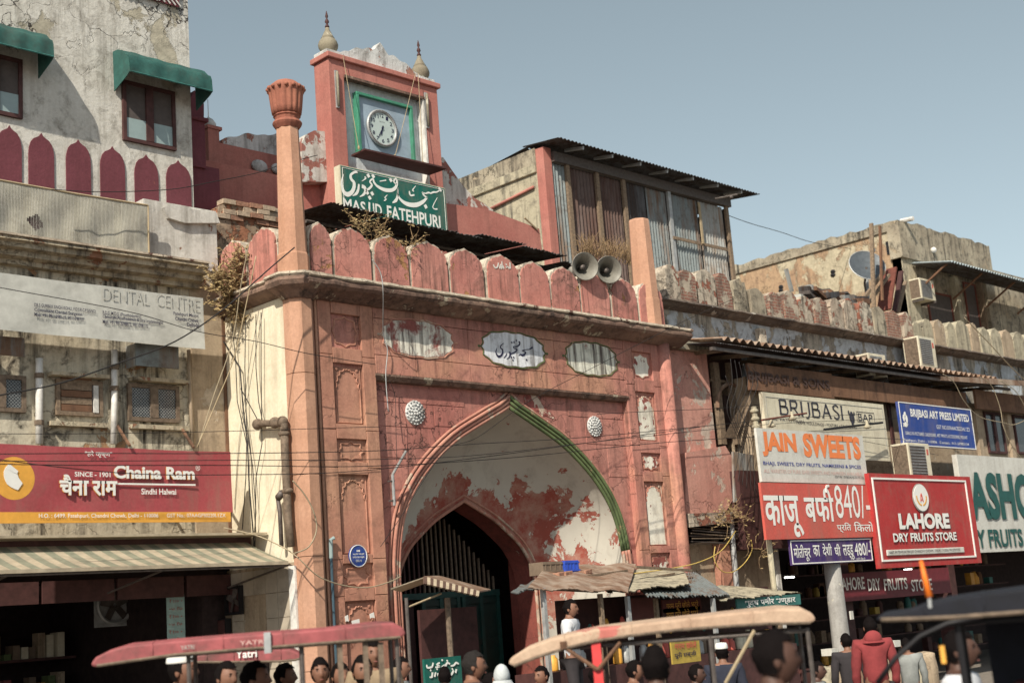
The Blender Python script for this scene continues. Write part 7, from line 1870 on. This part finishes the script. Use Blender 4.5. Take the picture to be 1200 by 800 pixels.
b = MB(); b.box(q0.x+.1, x4_+1.0, .3, .8, .5, 1.55); p4_(b, 'passenger_seat', 'seat_red', bevel=.04)
b = MB(); q0, q1 = L4(1079,656), L4(1089,699); b.tube([q0,q1], [.008,.020], 10); p4_(b, 'flag_pole', 'orange', smooth=True)
b = MB(); b.tube([q1, L4(1090,712)], .01, 8); p4_(b, 'pole_socket', 'grey_metal')
b = MB(); a = L4(1105, 765); b.box(a.x-.012, a.x+.012, -.02, 0, a.z-.05, a.z+.04); p4_(b, 'side_reflector', 'gold_print')

# ---------------------------------------------------------------- cables
def cable(label, pts, Y, r_=.008, mat='wire', sag=.0, group='cables strung across the facades'):
    """pts: picture points; Y a depth or a list of depths"""
    Ys = Y if isinstance(Y, (list, tuple)) else [Y]*len(pts)
    P_ = [W('Y', y, *p) for p, y in zip(pts, Ys)]; out = []
    n = len(P_)
    for i in range(n-1):
        p0, p1, p2, p3 = P_[max(i-1,0)], P_[i], P_[i+1], P_[min(i+2,n-1)]
        for k in range(6):
            t_ = k/6; q = 0.5*((2*p1)+(-p0+p2)*t_+(2*p0-5*p1+4*p2-p3)*t_*t_+(-p0+3*p1-3*p2+p3)*t_**3); out.append(q)
    out.append(P_[-1])
    tag(MB().tube(out, r_*.68, 5).build('cable', M[mat], smooth=True), label, 'cable', group)
cable('thick black cable rising from the left edge to the corner minaret foot', [(-30,470),(0,463),(70,449),(140,425),(205,400),(262,362),(312,318),(345,290)], -.5, .014)
cable('thin cable dipping from the left edge across the grey board to the arch frame', [(-30,331),(0,337),(150,365),(230,388),(300,400),(360,414),(440,427)], -.35, .008)
cable('cable looping over the maroon arches toward the corner minaret', [(60,222),(120,225),(200,222),(250,213),(300,203),(330,193),(372,182)], 1.2, .009)
cable('highest of the level wires crossing the red banner and gate', [(-30,532),(100,531),(270,531),(440,528),(540,521),(700,511),(900,492),(1010,485)], -.75, .008)
cable('second level wire crossing the red banner and gate', [(-30,540),(100,540),(270,539),(440,538),(560,533),(720,515),(900,497),(1050,490)], -.72, .007)
cable('third level wire crossing the red banner and gate', [(-30,543),(100,545),(270,545),(430,546),(600,536),(780,518),(920,510)], -.68, .008)
cable('lowest level wire sagging across the red banner', [(-30,534),(60,546),(160,555),(270,556),(400,553),(520,541),(650,524),(820,500)], -.66, .008)
cable('thin wire across the cream wall above the banner', [(-30,508),(100,508),(270,505),(400,501),(445,500)], -.3, .006)
cable('wire climbing diagonally from the arch to the right end of the cornice', [(446,640),(470,605),(520,530),(560,512),(620,470),(700,428),(800,377),(860,350)], -.6, .007)
cable('faint wire across the pink wall and right pier', [(700,485),(780,481),(830,479),(890,474)], -.3, .007)
cable('sky wire running from the shed roof to the orange building', [(852,252),(880,262),(915,272),(952,284),(1000,292)], 5.6, .014)
cable('pale cord hanging down the merlon and frieze left of the first cartouche', [(436,304),(446,320),(449,345),(449,390),(454,410),(452,440),(455,482)], [-.5,-.52,-.5,-.1,-.08,-.08,-.1], .011, 'grey_metal')
cable('dark wire continuing below the pale cord beside the rosette', [(456,445),(463,465),(464,500),(465,540)], -.05, .006)
cable('thick pale cable looping from the drain pipe past the corner shaft', [(343,563),(356,578),(367,598),(371,620),(362,640),(345,648)], -.35, .014, 'pale_wire')
cable('long pale cable sagging from the awning corner to the arch', [(262,618),(300,627),(330,640),(348,652),(372,674),(400,685),(430,688),(455,682),(470,675)], [.9,.6,.1,-.3,-.35,-.35,-.35,-.3,-.2], .013, 'pale_wire')
for k, pts in enumerate(([(262,400),(281,430),(285,480),(290,520),(292,570),(298,640)],[(270,365),(276,420),(278,470),(289,520),(288,560),(284,620)],[(288,372),(287,430),(289,500),(296,545),(300,600),(297,640)],[(300,368),(300,430),(303,470),(308,495)],[(306,366),(306,430),(307,520),(300,560),(299,640)],[(282,455),(293,475),(302,492)])):
    Ps = [W('X', 10.90, *p) for p in pts]
    tag(MB().tube(Ps, .007 if k else .011, 5).build('cable', M['wire'], smooth=True), ['thick dark wire hanging leftmost down the cream side wall','wire bunched second from the left on the cream side wall','wire hanging down the middle of the cream side wall','wire ending at the drain pipe elbow on the cream wall','rightmost straight wire down the cream side wall','short slanting wire left of the drain pipe elbow'][k], 'cable', 'wires hanging down the cream side wall')
cable('long pale diagonal cord from the creeper down to the banner top', [(292,285),(283,330),(272,400),(250,465),(232,523)], [.4,.6,.9,1.1,1.15], .012, 'pale_wire')
cable('tan diagonal cord crossing beside the paler one above the banner', [(300,300),(290,350),(274,420),(254,470),(231,524)], [.4,.6,.9,1.1,1.12], .012, 'rope')
cable('yellow cable drooping from the gate pier to the broken pink wall', [(740,672),(790,665),(820,658),(845,645),(862,622)], [-.5,-.4,-.3,-.2,-.1], .014, 'yellow_wire')
cable('loop of yellow cable hanging on the beige lower wall', [(838,640),(837,655),(845,668),(858,670),(872,660),(881,645),(880,632)], -.1, .013, 'yellow_wire')
for k, pts in enumerate(([(1105,438),(1118,448),(1130,470),(1148,488),(1175,495),(1190,497),(1215,485)],[(1148,441),(1162,452),(1172,478),(1176,500),(1186,522),(1200,540)],[(1172,446),(1190,458),(1202,478)],[(1130,372),(1160,403),(1185,430),(1212,455)])):
    cable(['long tan cable drooping beneath the awning toward the right edge','tan cable falling past the ASHO board','short tan cable bending at the far right end of the awning','straight white rod-like cable crossing the plaster merlons'][k], pts, -.8, .014 if k < 3 else .018, 'pale_wire', group='cables on the market building')
cable('dark cable tangle along the front of the market boards', [(850,440),(862,470),(880,500),(930,515),(1000,512),(1060,515)], -.85, .010)
cable('thin upper line across the BRIJBASI board', [(880,505),(960,508),(1040,522),(1100,533)], -.72, .007)
for k in range(6):
    pts = [(856+k*5,420+k*2),(858+k*6,450),(852+k*4,480+k*3),(866+k*3,520),(860+k*5,560+k*4)]
    cable(['black wire falling nearest the pink bay','second black wire beside the pink bay','third black wire before the timber bay','fourth black wire before the timber bay','fifth black wire near the white post top','sixth black wire touching the JAIN SWEETS board edge'][k], pts, -.5-.05*k, .009, group='wires tangled in the timber bay')
